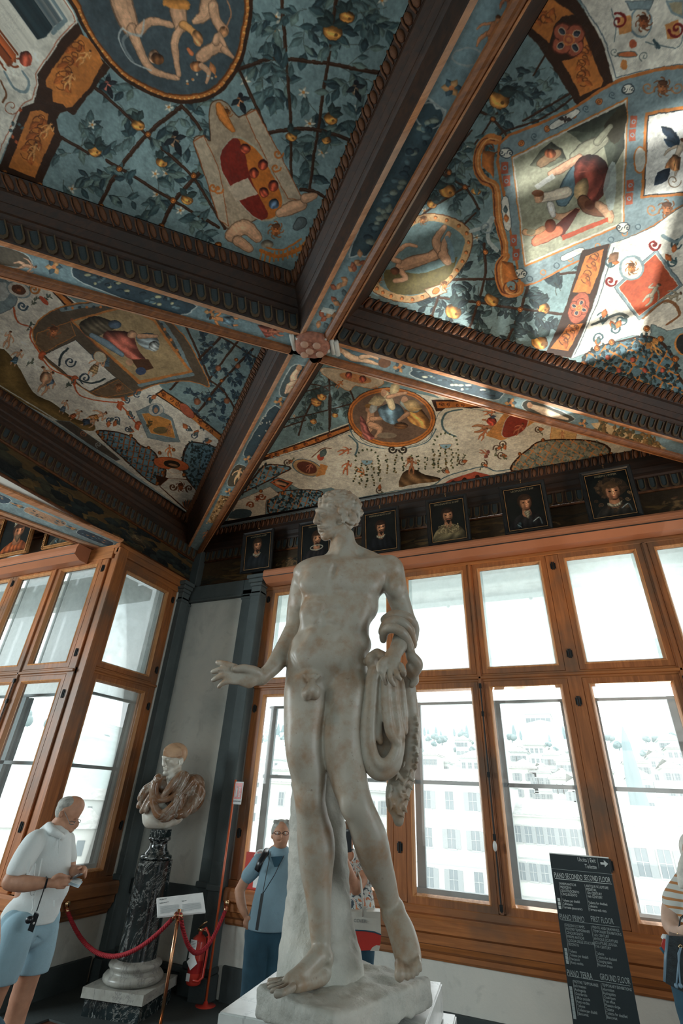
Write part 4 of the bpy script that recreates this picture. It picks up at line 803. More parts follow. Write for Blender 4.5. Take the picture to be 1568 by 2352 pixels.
P.poly(smoothc([(595, 1062), (640, 1048), (720, 1025), (806, 990), (830, 1010), (860, 1025), (900, 1032), (960, 1020), (990, 1000), (1005, 950), (1060, 935), (1250, 970), (1450, 1010), (1450, 1040), (1180, 1085), (1000, 1120), (840, 1150), (760, 1120), (700, 1130), (650, 1100), (600, 1085)], True, 2), (226, 220, 198), line=(60, 84, 92), lw=2)
# roundel
P.poly(ell(898, 958, 101, 68, .08, 40), (206, 128, 62), line=BRN, lw=3); P.ring(898, 958, 95, 62, 2, (150, 84, 40), .08); P.poly(ell(898, 958, 90, 58, .08, 36), (122, 98, 80))
P.chain([(850, 950), (848, 975), (838, 1000)], [9, 11, 8], FL); P.poly(ell(846, 938, 8, 9), FL, vol=.4); P.poly(ell(845, 932, 9, 5), (150, 110, 60)); P.poly(smoothc([(826, 955), (838, 968), (850, 995), (862, 1005), (840, 1010), (828, 985)], True, 3), (176, 106, 96), vol=.6); P.chain([(852, 962), (880, 960)], [6, 4], FL); P.leaf(850, 950, 30, -1.1, (190, 196, 190)); P.chain([(850, 975), (872, 985), (862, 1003)], [8, 7, 4], FL)
P.poly(smoothc([(870, 935), (900, 925), (922, 935), (925, 955), (905, 975), (880, 965), (868, 950)], True, 4), (120, 152, 168), vol=.8); P.chain([(885, 905), (893, 918), (900, 935)], [8, 9, 8], (210, 190, 150)); P.poly(ell(880, 902, 7, 8), FL); P.chain([(890, 912), (915, 905), (932, 902)], [5, 4, 3], FL); P.leaf(885, 915, 42, 2.9, (206, 190, 150)); P.leaf(895, 905, 36, -.9, (214, 196, 150)); P.poly(smoothc([(930, 940), (960, 935), (985, 965), (980, 985), (950, 975), (935, 962)], True, 4), (214, 150, 84), vol=.8); P.chain([(925, 925), (940, 935), (955, 940)], [8, 10, 8], (150, 160, 150)); P.poly(ell(928, 918, 8), FL); P.chain([(935, 950), (915, 965)], [6, 4], FL); P.poly(ell(920, 978, 16, 8), (120, 84, 54), vol=.6); P.leaf(925, 925, 46, .3, (190, 160, 110)); P.poly(ell(888, 1000, 22, 7), (150, 134, 112))
P.stroke([(800, 975), (812, 1005), (840, 1022), (880, 1030)], 2, (80, 112, 120)); P.stroke([(1000, 985), (980, 1015), (930, 1030)], 2, (80, 112, 120)); P.curl(900, 1032, 10, 0, (60, 54, 46), 4); P.curl(925, 1032, 10, 3, (60, 54, 46), 4, 1.5, -1)
# grotesques, bottom panel
P.figure(1085, 985, 60, 1.45, (170, 120, 84)); P.poly(ell(1128, 968, 11, 10), (190, 76, 56), vol=.7); P.poly([(1140, 955), (1120, 950), (1130, 962)], (70, 84, 100)); P.stroke([(1060, 940), (1025, 948), (1014, 970), (1022, 990), (1045, 1002)], 4, (84, 110, 112)); P.figure(1100, 1010, 34, .6, (190, 120, 80)); P.figure(1100, 1035, 24, 2, (180, 120, 90), None, 1, (150, 90, 80)); P.figure(1108, 948, 30, 1.5, (190, 120, 80))
P.stroke([(715, 1050), (740, 1030), (760, 1030)], 2, (120, 76, 50)); P.figure(775, 1040, 34, 1.3, (200, 120, 80)); P.figure(790, 1090, 36, .3, (190, 110, 70)); P.figure(815, 1075, 30, 2.2, (190, 120, 70)); P.stroke([(800, 1000), (820, 1020), (815, 1045)], 3.4, (90, 116, 118)); P.poly(ell(735, 1050, 8), (190, 84, 60)); P.leaf(735, 1050, 24, -1, (90, 108, 104))
def vine(x, y0, y1, dx=0):
    n = int(abs(y1-y0)/4)
    for i in range(n): t = i/max(1, n-1); P.leaf(x+dx*t+random.uniform(-2, 2), y0+(y1-y0)*t, 5, random.uniform(-3, 3), random.choice([(90, 96, 62), (66, 74, 52), (120, 104, 60)]), None, .45)
for (cx, cy) in ((842, 1057), (1022, 1020)):
    P.poly(ell(cx, cy, 14, 11, 0, 12, 0, PI), (150, 186, 196), line=(190, 124, 70), lw=2)
    for t in np.linspace(PI, 2*PI, 9): P.leaf(cx+24*math.cos(t), cy+22*math.sin(t), 6, t, (84, 92, 60), None, .4)
    for k in range(-2, 3): vine(cx+k*13, cy+6+abs(k)*4, cy+62-abs(k)*6, k*2)
for k in range(8): vine(870+k*18, 1052-8*math.sin(k*.45), 1095-abs(k-4)*2-k*2)
P.poly(smoothc([(915, 1118), (925, 1085), (950, 1078), (975, 1090), (1010, 1098), (1000, 1106), (950, 1112)], True, 3), (120, 92, 62), vol=.6); P.figure(942, 1090, 42, .1, (170, 112, 76)); P.mask(938, 1056, 6, (196, 120, 70))
P.poly([(1115, 1000), (1160, 945), (1240, 960), (1180, 1000), (1150, 1012)], (214, 148, 84)); P.poly(smoothc([(1152, 1000), (1160, 965), (1180, 950), (1210, 960), (1205, 985), (1175, 1003)], True, 4), (150, 60, 44), line=(206, 196, 176), lw=3); P.figure(1180, 998, 34, .7, (190, 110, 80)); P.poly([(1265, 975), (1325, 985), (1320, 1010), (1262, 1010)], (222, 180, 120), line=(200, 124, 66), lw=2); P.figure(1290, 1008, 20, 0, (190, 130, 90))
for q in ((1235, 985), (1140, 1030), (1150, 1045), (1020, 1080), (1060, 1060), (1110, 1065), (870, 1125), (1155, 1020), (690, 1060), (660, 1062), (640, 1075)): P.curl(q[0], q[1], 9, random.uniform(0, 6), (90, 70, 54), 2.2); P.leaf(q[0], q[1], 14, random.uniform(-3, 3), (190, 110, 66)); P.sprig(q[0], q[1], random.uniform(-3, 3), 16, 5, [(96, 100, 70)], 5)
P.poly(ell(704, 1074, 34, 18, .3), (200, 160, 110), line=(90, 120, 130), lw=5); P.poly(ell(704, 1074, 24, 13, .3), (110, 60, 44)); P.figure(704, 1084, 24, .5, (190, 120, 90)); P.poly([(735, 1065), (752, 1070), (745, 1090), (725, 1095)], (214, 148, 84))
# lower red cartouches and the trellised ends
P.poly([(820, 1150), (850, 1142), (905, 1138), (1000, 1122), (1030, 1102), (1090, 1082), (1130, 1092), (1180, 1080), (1180, 1092), (830, 1160)], (176, 84, 62), line=(206, 210, 200), lw=3)
for q in ((838, 1146), (888, 1144), (1040, 1108), (1095, 1096), (1066, 1102)): P.leaf(q[0]-6, q[1], 12, -.1, (60, 36, 28), None, .4)
P.stroke([(818, 1145), (905, 1128), (990, 1115), (1025, 1094), (1105, 1072), (1140, 1082), (1200, 1072)], 2.5, (84, 112, 118))
for pl in ([(1175, 1082), (1185, 1055), (1215, 1030), (1245, 1012), (1330, 1010), (1380, 1018), (1400, 1035), (1380, 1048), (1250, 1070)],): trellis(smoothc(pl, True, 3), 17, 2, (206, 140, 84), .55, 330, 6, (150, 148, 128), [(110, 120, 104), (96, 112, 104)])
knobs([(1163, 1088), (1196, 1080), (1192, 1042), (1246, 1010), (1380, 1046), (1402, 1042), (1454, 1034), (1176, 1085)], 4)
trellis(smoothc([(580, 1100), (605, 1070), (640, 1068), (668, 1075), (640, 1090), (615, 1105), (560, 1130), (540, 1145)], True, 3), 14, 1.6, (190, 120, 66), .4, 150, 7, (120, 156, 168))
trellis(smoothc([(625, 1185), (615, 1150), (640, 1130), (690, 1125), (740, 1130), (720, 1165), (700, 1178)], True, 3), 13, 1.6, (190, 120, 66), .4, 200, 7, (120, 156, 168))
P.poly([(520, 1200), (545, 1150), (620, 1118), (640, 1135), (610, 1150), (608, 1186)], (216, 208, 186), line=(130, 70, 44), lw=2); P.curl(600, 1140, 9, 0, (150, 84, 50), 3); P.curl(575, 1160, 9, 3, (150, 84, 50), 3); P.poly(smoothc([(525, 1190), (540, 1170), (575, 1172), (570, 1188)], True, 3), (66, 84, 90)); P.mask(590, 1145, 6, (190, 100, 66))
P.poly([(620, 1108), (638, 1098), (672, 1108), (652, 1128)], (196, 104, 60), line=BRN, lw=2); P.poly([(626, 1108), (640, 1101), (664, 1110), (652, 1120)], (50, 50, 44)); P.limb((634, 1108), (655, 1113), 4, 3, (206, 150, 110))
knobs([(610, 1190), (652, 1182), (690, 1180), (540, 1198), (648, 1132), (668, 1138), (598, 1128), (620, 1075)], 4)
VAULT = painted('painted_vault', P.finish('vault_painting'), .62)
# ------------------------------------------------------------------ beams, coffers and carved mouldings
V2 = lambda q, z=ZB: on_z(q[0], q[1], z)[:2]
def lint(a, b, c, d):
    a, b, c, d = [np.array(q[:2]) for q in (a, b, c, d)]; r = b-a; s = d-c; t = ((c[0]-a[0])*s[1]-(c[1]-a[1])*s[0])/(r[0]*s[1]-r[1]*s[0]); return a+r*t
EA = {k: (V2(a), V2(b)) for k, (a, b) in dict(Al_up=((0, 552), (685, 765)), Al_lo=((0, 637), (660, 812)), Ar_up=((764, 784), (1568, 1012)), Ar_lo=((728, 831), (1568, 1062)), Bu_l=((1079, 0), (689, 766)), Bu_r=((1219, 0), (762, 784)), Bl_l=((660, 817), (427, 1263)), Bl_r=((730, 836), (461, 1275))).items()}
def off(e, w):   # edge line offset to its left by w
    a, b = e; d = (b-a)/np.linalg.norm(b-a); n = np.array([-d[1], d[0]]); return a+n*w, b+n*w
# box of the bay
BX0, BX1, BY0, BY1 = LX, 2.0, -.45, RY
# soffit painting
Q = Paint(CW, CH, planmap(ZB+.02), (122, 146, 150))
P, Pv = Q, P
def roundel_strip(pts, col): P.poly(smoothc(pts, True, 3), col, line=(176, 188, 184), lw=4)
def flower(x, y, r):
    for k in range(6): P.leaf(x, y, r, k*1.05, (196, 150, 100) if k % 2 else (70, 90, 98), None, .35)
    P.poly(ell(x, y, r*.25), (206, 130, 80))
DKT = (56, 74, 82)
roundel_strip([(165, 612), (200, 610), (430, 690), (440, 712), (420, 722), (380, 718), (190, 650)], DKT); roundel_strip([(-30, 560), (40, 575), (70, 595), (60, 615), (-30, 600)], (92, 84, 70))
for k in range(26): P.poly(ell(200+random.uniform(0, 215), 0, 1), DKT)
for k in range(34): t = random.random(); P.poly(ell(190+225*t, 628+75*t+random.uniform(-14, 14), random.uniform(4, 9), 4), random.choice([(84, 104, 108), (40, 56, 64), (150, 150, 120)]), vol=.5)
flower(122, 612, 20); flower(482, 715, 16); P.figure(30, 606, 56, 1.7, (190, 150, 120)); P.figure(545, 742, 70, -1.35, (206, 140, 90), (110, 136, 146)); P.poly([(590, 745), (625, 745), (640, 765), (610, 775)], (150, 84, 70), vol=.6); P.figure(650, 768, 40, -1.3, (190, 120, 90))
P.poly([(765, 795), (870, 815), (888, 835), (780, 835)], (92, 116, 124)); P.chain([(785, 806), (805, 820), (830, 826), (868, 836)], [6, 8, 6, 3], (206, 170, 136)); P.poly(ell(778, 803, 7), FL); P.chain([(828, 820), (850, 818), (866, 824)], [6, 4, 3], (206, 170, 136)); P.poly(ell(882, 832, 14, 12), (120, 84, 60)); flower(915, 843, 15)
roundel_strip([(945, 850), (965, 845), (1140, 895), (1150, 910), (1138, 918), (1100, 912), (955, 868)], DKT)
for k in range(26): t = random.random(); P.poly(ell(960+170*t, 856+50*t+random.uniform(-7, 7), random.uniform(4, 8), 3), random.choice([(84, 104, 108), (40, 56, 64), (176, 180, 160)]), vol=.5)
flower(1172, 925, 14); roundel_strip([(1198, 925), (1225, 920), (1312, 955), (1310, 968), (1280, 970), (1210, 945)], (70, 70, 62)); P.chain([(1222, 934), (1245, 942), (1265, 950), (1302, 962)], [6, 9, 8, 3], (214, 190, 160)); P.poly(ell(1215, 930, 7), FL); flower(1338, 972, 12)
P.poly([(1356, 972), (1380, 968), (1500, 1012), (1530, 1030), (1500, 1032), (1380, 1000)], (206, 176, 130))
for k in range(70): t = random.random(); P.leaf(1370+140*t, 980+38*t+random.uniform(-12, 10), 14, random.uniform(-3, 3), random.choice([(90, 84, 56), (130, 100, 60)]))
roundel_strip([(958, 250), (1000, 248), (1012, 285), (862, 560), (825, 582), (808, 560)], (58, 78, 84)); P.figure(1100, 110, 90, .55, (176, 120, 84)); P.figure(1150, 20, 60, .5, (170, 110, 80)); P.ring(985, 265, 32, 30, 4, (150, 160, 156)); P.ring(1070, 130, 34, 20, 4, (150, 160, 156)); flower(1035, 200, 24)
for k in range(50): t = random.random(); P.poly(ell(990-150*t+random.uniform(-14, 14), 270+290*t, random.uniform(5, 12), 7), random.choice([(84, 106, 110), (44, 62, 70), (120, 130, 118)]), vol=.4)
for k in range(24): t = random.random(); P.leaf(820-80*t+random.uniform(-14, 14), 590+150*t, 20, random.uniform(-3, 3), random.choice([(190, 140, 100), (90, 110, 114), (160, 96, 70)]))
P.poly([(740, 705), (772, 712), (760, 722), (735, 716)], (190, 196, 186))
roundel_strip([(668, 842), (690, 838), (706, 850), (672, 905), (650, 912), (640, 895)], (78, 92, 94)); P.chain([(683, 850), (672, 868), (676, 880), (660, 900)], [6, 9, 8, 4], (214, 180, 150)); P.poly(ell(686, 844, 7), FL); P.chain([(676, 880), (662, 885), (655, 902)], [7, 5, 3], (214, 180, 150)); flower(640, 922, 13)
roundel_strip([(618, 938), (642, 938), (646, 952), (596, 1040), (570, 1048), (560, 1034)], DKT)
for k in range(14): P.leaf(610+random.uniform(-16, 14), 950+random.uniform(0, 80), 6, random.uniform(-3, 3), (190, 190, 176))
flower(567, 1054, 11); roundel_strip([(540, 1068), (562, 1070), (566, 1084), (545, 1114), (524, 1116), (522, 1102)], (84, 78, 64)); P.figure(540, 1112, 44, .3, (222, 176, 130)); flower(524, 1128, 9)
P.poly([(505, 1137), (528, 1140), (490, 1202), (475, 1198)], (190, 150, 100))
for k in range(90): t = random.random(); P.leaf(516-30*t+random.uniform(-10, 10), 1140+60*t, 5, random.uniform(-3, 3), random.choice([(96, 70, 44), (150, 112, 66), (214, 176, 130)]), None, .45)
P.figure(466, 1238, 24, .5, (206, 140, 100)); P.figure(474, 1226, 20, 2, (206, 140, 100))
SOFFIT = painted('painted_beam_soffit', P.finish('soffit_painting'), .6); P = Pv
# ---- pieces
def egg_mesh():
    m = MB(); m.ball((0, 0, 0), .5, 8, 5, (.62, 1.0, .5)); m.tube([(-.42, -.45, 0), (-.42, .1, .12), (-.30, .5, .1)], .09, 5); return m.mesh('ovolo_egg', WMOULD, True)
EGG = egg_mesh()
def tongue_mesh():
    m = MB(); o = [(-.40, .5), (-.40, -.22), (-.28, -.42), (0, -.5), (.28, -.42), (.40, -.22), (.40, .5)]; i = [(x*.72, y*.78+.06) for x, y in o]
    n = len(o); vs = [(x, y, .0) for x, y in o]+[(x, y, .14) for x, y in o]+[(x, y, .14) for x, y in i]+[(x, y, .02) for x, y in i]
    m.add(vs, [(k*n+j, k*n+j+1, (k+1)*n+j+1, (k+1)*n+j) for k in range(3) for j in range(n-1)]); return m.mesh('tongue_rim', TONGUE_RIM, False, False)
TNG = tongue_mesh()
def tfill_mesh():
    m = MB(); m.add([(x*.72, y*.78+.06, .03) for x, y in [(-.40, .5), (-.40, -.22), (-.28, -.42), (0, -.5), (.28, -.42), (.40, -.22), (.40, .5)]]+[(0, 0, .10), (0, .45, .08)], [(0, 1, 7, 8), (1, 2, 7), (2, 3, 7), (3, 4, 7), (4, 5, 7), (5, 6, 8, 7)]); return m.mesh('tongue', TONGUE, True, False)
TFL = tfill_mesh()
def place(name, me, parent, o, ex, ey, ez, sc):
    ob = bpy.data.objects.new(name, me); C.objects.link(ob); ob.parent = parent
    M = Matrix.Identity(4)
    for j, (e, s_) in enumerate(((ex, sc[0]), (ey, sc[1]), (ez, sc[2]))):
        for k in range(3): M[k][j] = e[k]*s_
    for k in range(3): M[k][3] = o[k]
    ob.matrix_local = M; return ob
CEIL = empty('ceiling', (0, 0, 0)); CEIL['kind'] = 'structure'
def side(name, B0, B1, T0, T1, zb, zt, prof, eggs=True, tng=True, spacing=.105, parent=None, lim=300, s0=0, s1=1):
    """a coffer side: bottom edge B0-B1 at zb, panel edge T0-T1 at zt; prof = (fraction across, fraction up) list"""
    r = parent or CEIL
    def pt(s, u, v):
        b = B0*(1-s)+B1*s; t = T0*(1-s)+T1*s; q = b*(1-u)+t*u; return np.array([q[0], q[1], zb+(zt-zb)*v])
    m = MB(); n = len(prof)
    m.add([pt(0, u, v) for u, v in prof]+[pt(1, u, v) for u, v in prof], [(i, i+1, n+i+1, n+i) for i in range(n-1)])
    o = m.build(name, WCEIL, r, fix=False)
    L = np.linalg.norm(B1-B0)
    def row(nm, me, ua, va, ub, vb, sp, thick, child=None):
        k = max(1, int(L/sp)); par = empty(nm+'_row', parent=r); par.parent = r
        for i in range(k):
            s = (i+.5)/k
            if s < s0 or s > s1: continue
            a = pt(s, ua, va); b = pt(s, ub, vb); ey = b-a; h = np.linalg.norm(ey); ey = ey/h; a2 = pt(min(1, s+.01), ua, va); ex = a2-a; ex = ex-ey*(ex@ey); ex /= np.linalg.norm(ex); ez = np.cross(ex, ey)
            if ez[2] > 0: ez = -ez; ex = -ex
            c_ = (a+b)/2+ez*.002; w_ = sp*.9
            place(nm, me, par, c_, ex, ey, ez, (w_, h*1.0, thick))
            if child: place(child[0], child[1], par, c_, ex, ey, ez, (w_, h*1.0, thick))
    if eggs: row('ovolo_egg', EGG, prof[-2][0], prof[-2][1], prof[-1][0], prof[-1][1], spacing*.85, .07)
    if tng: row('tongue_rim', TNG, prof[1][0], prof[1][1], prof[2][0], prof[2][1], spacing*1.05, .10, ('tongue', TFL))
    return o
PROF_B = [(0, 0), (.03, .03), (.24, .34), (.24, .37), (.30, .40), (.36, .44), (.36, .50), (.52, .60), (.52, .62), (.70, .74), (.72, .80), (.74, .80), (.98, 1)]
PROF_W = [(0, 0), (.12, .02), (.30, .32), (.30, .34), (.40, .38), (.42, .46), (.55, .56), (.55, .58), (.68, .72), (.70, .80), (.72, .80), (.98, 1)]
wA, wB = .27, .20
# panel edge lines (plan)
TE = dict(Al_up=off(EA['Al_up'], -.28), Al_lo=off(EA['Al_lo'], .27), Ar_up=off(EA['Ar_up'], -.25), Ar_lo=off(EA['Ar_lo'], .25), Bu_l=off(EA['Bu_l'], .21), Bu_r=off(EA['Bu_r'], -.21), Bl_l=off(EA['Bl_l'], .18), Bl_r=off(EA['Bl_r'], -.18))
def sgn_fix(k, w, toward):   # choose the offset side that moves towards a reference point
    a, b = EA[k]
    for s_ in (1, -1):
        c_, d_ = off(EA[k], s_*w)
        if np.linalg.norm((c_+d_)/2-toward) < np.linalg.norm((a+b)/2-toward): return c_, d_
    return off(EA[k], w)
TLc, TRc, LFc, BTc = np.array([-1.6, .4]), np.array([.8, 3.0]), np.array([-4.3, 3.2]), np.array([-1.5, 5.0])
TE = dict(Al_up=sgn_fix('Al_up', .28, TLc), Bu_l=sgn_fix('Bu_l', .21, TLc), Ar_up=sgn_fix('Ar_up', .25, TRc), Bu_r=sgn_fix('Bu_r', .21, TRc), Al_lo=sgn_fix('Al_lo', .2, LFc), Bl_l=sgn_fix('Bl_l', .18, LFc), Ar_lo=sgn_fix('Ar_lo', .2, BTc), Bl_r=sgn_fix('Bl_r', .18, BTc))
LP0, LP1 = on_z(0, 890, ZP)[:2], on_z(425, 1175, ZP)[:2]           # left wall side of the left panel
BP0, BP1 = on_z(500, 1200, ZP)[:2], on_z(1454, 1035, ZP)[:2]       # long window side of the bottom panel
far0 = (np.array([-9, BY0+.2]), np.array([9, BY0+.2])); farx = (np.array([BX1-.2, -9]), np.array([BX1-.2, 9]))
def panel(name, pts):
    pts = [np.array(q) for q in pts]; c_ = sum(pts)/len(pts)
    m = MB(); m.add([(*(q+(q-c_)*.0), ZP) for q in pts], [tuple(range(len(pts)))])
    o = m.build(name, VAULT, CEIL, fix=False); set_uv(o.data, plan_uv); return o
cTL = lint(*TE['Al_up'], *TE['Bu_l']); cTR = lint(*TE['Ar_up'], *TE['Bu_r']); cLF = lint(*TE['Al_lo'], *TE['Bl_l']); cBT = lint(*TE['Ar_lo'], *TE['Bl_r'])
lw = (LP0, LP1); bw = (BP0, BP1)
pTL = [cTL, lint(*TE['Al_up'], *lw), np.array([lw[0][0], BY0]), lint(*TE['Bu_l'], *far0)]
pTR = [cTR, lint(*TE['Bu_r'], *far0), np.array([BX1-.2, BY0+.2]), lint(*TE['Ar_up'], *farx)]
pLF = [cLF, lint(*TE['Al_lo'], *lw), lint(*TE['Bl_l'], *lw)]
pBT = [cBT, lint(*TE['Bl_r'], *bw), lint(*TE['Ar_lo'], *bw)]
for q in (pTL, pTR, pLF, pBT): panel('painted_panel', q)
def bedge(k, ref): return lint(*EA[k], *ref)
# bottom (beam) corner points
bTL = lint(*EA['Al_up'], *EA['Bu_l']); bTR = lint(*EA['Ar_up'], *EA['Bu_r']); bLF = lint(*EA['Al_lo'], *EA['Bl_l']); bBT = lint(*EA['Ar_lo'], *EA['Bl_r'])
wallx = (np.array([LX+.0, -9]), np.array([LX+.0, 9])); wally = (np.array([-9, RY]), np.array([9, RY]))
side('moulding', bTL, lint(*EA['Al_up'], *wallx), cTL, pTL[1], ZB, ZP, PROF_B)
side('moulding', bTL, lint(*EA['Bu_l'], *far0), cTL, pTL[3], ZB, ZP, PROF_B, tng=False)
side('moulding', bTR, lint(*EA['Ar_up'], *wally), cTR, lint(*TE['Ar_up'], *bw), ZB, ZP, PROF_B)
side('moulding', bTR, lint(*EA['Bu_r'], *far0), cTR, pTR[1], ZB, ZP, PROF_B, eggs=False, tng=False)
side('moulding', bLF, lint(*EA['Al_lo'], *wallx), cLF, pLF[1], ZB, ZP, PROF_B, eggs=False, tng=False)
side('moulding', bLF, lint(*EA['Bl_l'], *wallx), cLF, pLF[2], ZB, ZP, PROF_B, tng=False)
side('moulding', bBT, lint(*EA['Ar_lo'], *wally), cBT, pBT[2], ZB, ZP, PROF_B, eggs=False, tng=False)
side('moulding', bBT, lint(*EA['Bl_r'], *wally), cBT, pBT[1], ZB, ZP, PROF_B, eggs=False, tng=False)
# cornices along the two walls
side('cornice_left', np.array([LX, 1.2]), np.array([LX, 6.0]), LP0+(LP0-LP1)*.3, np.array([LP1[0]+.01, 5.8]), 5.40, ZP, PROF_W, spacing=.11)
side('cornice_back', np.array([LX, RY]), np.array([2.2, RY]), np.array([-5.3, 5.85]), np.array([2.2, 5.85]), 5.40, ZP, PROF_W, spacing=.11)
# beams: soffit painting recessed between a lip and a round moulding
def beam(kl, kr, p0, p1, q0, q1, nearside):
    """p = edge with the pale lip, q = edge with the brown round moulding"""
    b = empty('ceiling_beam', parent=CEIL)
    def at(s, u, z): a = p0*(1-s)+p1*s; c_ = q0*(1-s)+q1*s; q = a*(1-u)+c_*u; return (q[0], q[1], z)
    def strip(nm, prof, mat, uv=False, N=1):
        m = MB(); n = len(prof)
        m.add([at(s, u, z) for s in (0, 1) for u, z in prof], [(i, i+1, n+i+1, n+i) for i in range(n-1)])
        o = m.build(nm, mat, b, fix=False)
        if uv: set_uv(o.data, plan_uv)
        return o
    strip('painted_soffit', [(.13, ZB+.018), (.70, ZB+.018)], SOFFIT, True)
    strip('pale_lip', [(0, ZB+.03), (0, ZB), (.05, ZB-.006), (.10, ZB), (.14, ZB+.004), (.14, ZB+.02)], WLIPB)
    rm = [(.68, ZB+.02), (.70, ZB-.004)]+[(.70+.24*t, ZB-.004-.026*math.sin(PI*t)) for t in (.15, .35, .6, .85)]+[(.94, ZB-.002)]
    strip('round_moulding', rm, WMOULD_DARK)
    strip('edge_fillet', [(.94, ZB-.002), (.95, ZB-.01), (1, ZB-.008), (1, ZB+.05)], WLIPB)
    return b
WMOULD_DARK = wood('brown_round_moulding', (.10, .035, .012), (.28, .10, .03), None, 0, .5)
beam(0, 0, bTL, lint(*EA['Al_up'], *wallx), bLF, lint(*EA['Al_lo'], *wallx), 0)
beam(0, 0, bTR, lint(*EA['Ar_up'], *wally), bBT, lint(*EA['Ar_lo'], *wally), 0)
beam(0, 0, bTL, lint(*EA['Bu_l'], *far0), bTR, lint(*EA['Bu_r'], *far0), 0)
beam(0, 0, bLF, lint(*EA['Bl_l'], *wallx), bBT, lint(*EA['Bl_r'], *wally), 0)
# carved boss at the crossing
bs = [V2(q) for q in smoothc([(680, 772), (700, 764), (730, 766), (752, 776), (758, 796), (748, 812), (722, 820), (695, 814), (678, 800)], True, 2)]
bc = sum(bs)/len(bs); m = MB(); n = len(bs)
m.add([(*q, ZB+.02) for q in bs]+[(*q, ZB-.02) for q in bs]+[(*(bc+(q-bc)*.8), ZB-.05) for q in bs], [(k*n+i, k*n+(i+1) % n, (k+1)*n+(i+1) % n, (k+1)*n+i) for k in range(2) for i in range(n)]+[tuple(range(2*n, 3*n))])
REDB = plain('red_brown_boss_paint', (.30, .12, .075), .6, 0, .4, 30, .5)
boss = m.build('crossing_boss', REDB, CEIL, True)
m = MB()
for q in ((700, 782), (728, 785), (712, 798), (700, 806), (735, 805)): m.ball((*V2(q), ZB-.052), .038, 10, 7, (1, 1, .5))
m.build('boss_ball', plain('pale_boss_ball', (.42, .25, .17), .55), boss, True)
m = MB()
for a_, b_ in (((676, 770), (684, 803)), ((754, 776), (760, 808))):
    A_, B_ = V2(a_), V2(b_)
    for k in (-.02, .02, .05): m.tube([(A_[0]+k, A_[1]+k, ZB-.01), (B_[0]+k, B_[1]+k, ZB-.01)], .022, 8)
m.build('boss_collar', plain('pale_collar', (.5, .5, .45), .6), boss, True)
# wall friezes (dark painted timber) on left wall and above the long window
def frieze(name, f, W_, H_, seed, mapuv):
    global P
    random.seed(seed); P0 = P; P = Paint(W_, H_, f, (74, 56, 34)); return P0
random.seed(11)
Pv = P; P = Paint(1400, 190, lambda x, y: (x, y), (84, 64, 36))
for k in range(26):
    x = random.uniform(0, 1400); P.poly(smoothc([(x+random.uniform(-60, 60), random.uniform(0, 70)) for _ in range(6)], True, 3), (104, 82, 46), .5)
x = 20
while x < 1400:
    for k in range(12): P.leaf(x+random.uniform(-30, 30), random.uniform(15, 160), random.uniform(34, 66), random.uniform(-3, 3), random.choice([(22, 26, 26), (30, 36, 36), (38, 46, 44), (56, 54, 40)]), (52, 56, 48), .5)
    P.curl(x+40, random.uniform(30, 150), 22, 0, (40, 40, 32), 4); x += random.uniform(60, 120)
P.mask(640, 90, 40, (110, 92, 66)); P.chain([(640, 40), (640, 70)], [30, 40], (96, 78, 52)); P.mask(1160, 90, 34, (100, 84, 60))
FRZ_L = painted('painted_leaf_frieze', P.finish('leaf_frieze'), .6)
P = Paint(2000, 140, lambda x, y: (x, y), (58, 44, 28))
for k in range(140):
    x = random.uniform(0, 2000); y = random.uniform(0, 120); P.poly(smoothc([(x+random.uniform(-50, 50), y+random.uniform(-22, 22)) for _ in range(6)], True, 3), random.choice([(36, 36, 30), (96, 72, 38), (26, 28, 26), (70, 60, 40), (120, 92, 50)]), .55)
for k in range(14): P.figure(random.uniform(0, 2000), random.uniform(10, 40), -70, 0, (110, 84, 54))
FRZ_B = painted('painted_landscape_frieze', P.finish('landscape_frieze'), .6); P = Pv
m = MB(); m.add([(LX+.012, -2, 5.03), (LX+.012, RY, 5.03), (LX+.012, RY, 5.41), (LX+.012, -2, 5.41)], [(0, 1, 2, 3)]); o = m.build('frieze_left', FRZ_L, CEIL, fix=False); set_uv(o.data, lambda x, y, z: ((y+2)/8, (z-5.03)/.38))
m = MB(); m.add([(LX, RY-.012, 4.95), (9, RY-.012, 4.95), (9, RY-.012, 5.41), (LX, RY-.012, 5.41)], [(0, 1, 2, 3)]); o = m.build('frieze_back', FRZ_B, CEIL, fix=False); set_uv(o.data, lambda x, y, z: ((x+5.5)/14.5, (z-4.95)/.46))
m = MB(); m.tube([(LX+.02, -2, 5.03), (LX+.02, RY, 5.03)], .02, 8).tube([(LX+.02, -2, 5.40), (LX+.02, RY, 5.40)], .018, 8); m.build('frieze_fillet', WMOULD, CEIL, True)
m = MB(); m.tube([(LX, RY-.02, 5.40), (9, RY-.02, 5.40)], .018, 8).tube([(LX, RY-.02, 4.965), (9, RY-.02, 4.965)], .015, 8); m.build('frieze_fillet', WMOULD, CEIL, True)
m = MB(); m.box((-4.0, 5.97, 4.95), (9, 5.99, 5.0)); m.build('frieze_base_board', WCEIL, CEIL)
# carved corner bracket under the beam foot
m = MB(); m.box((LX, 5.86, 4.95), (LX+.16, RY, 5.58), .01); m.build('corner_pilaster', PIETRA_D, CEIL)
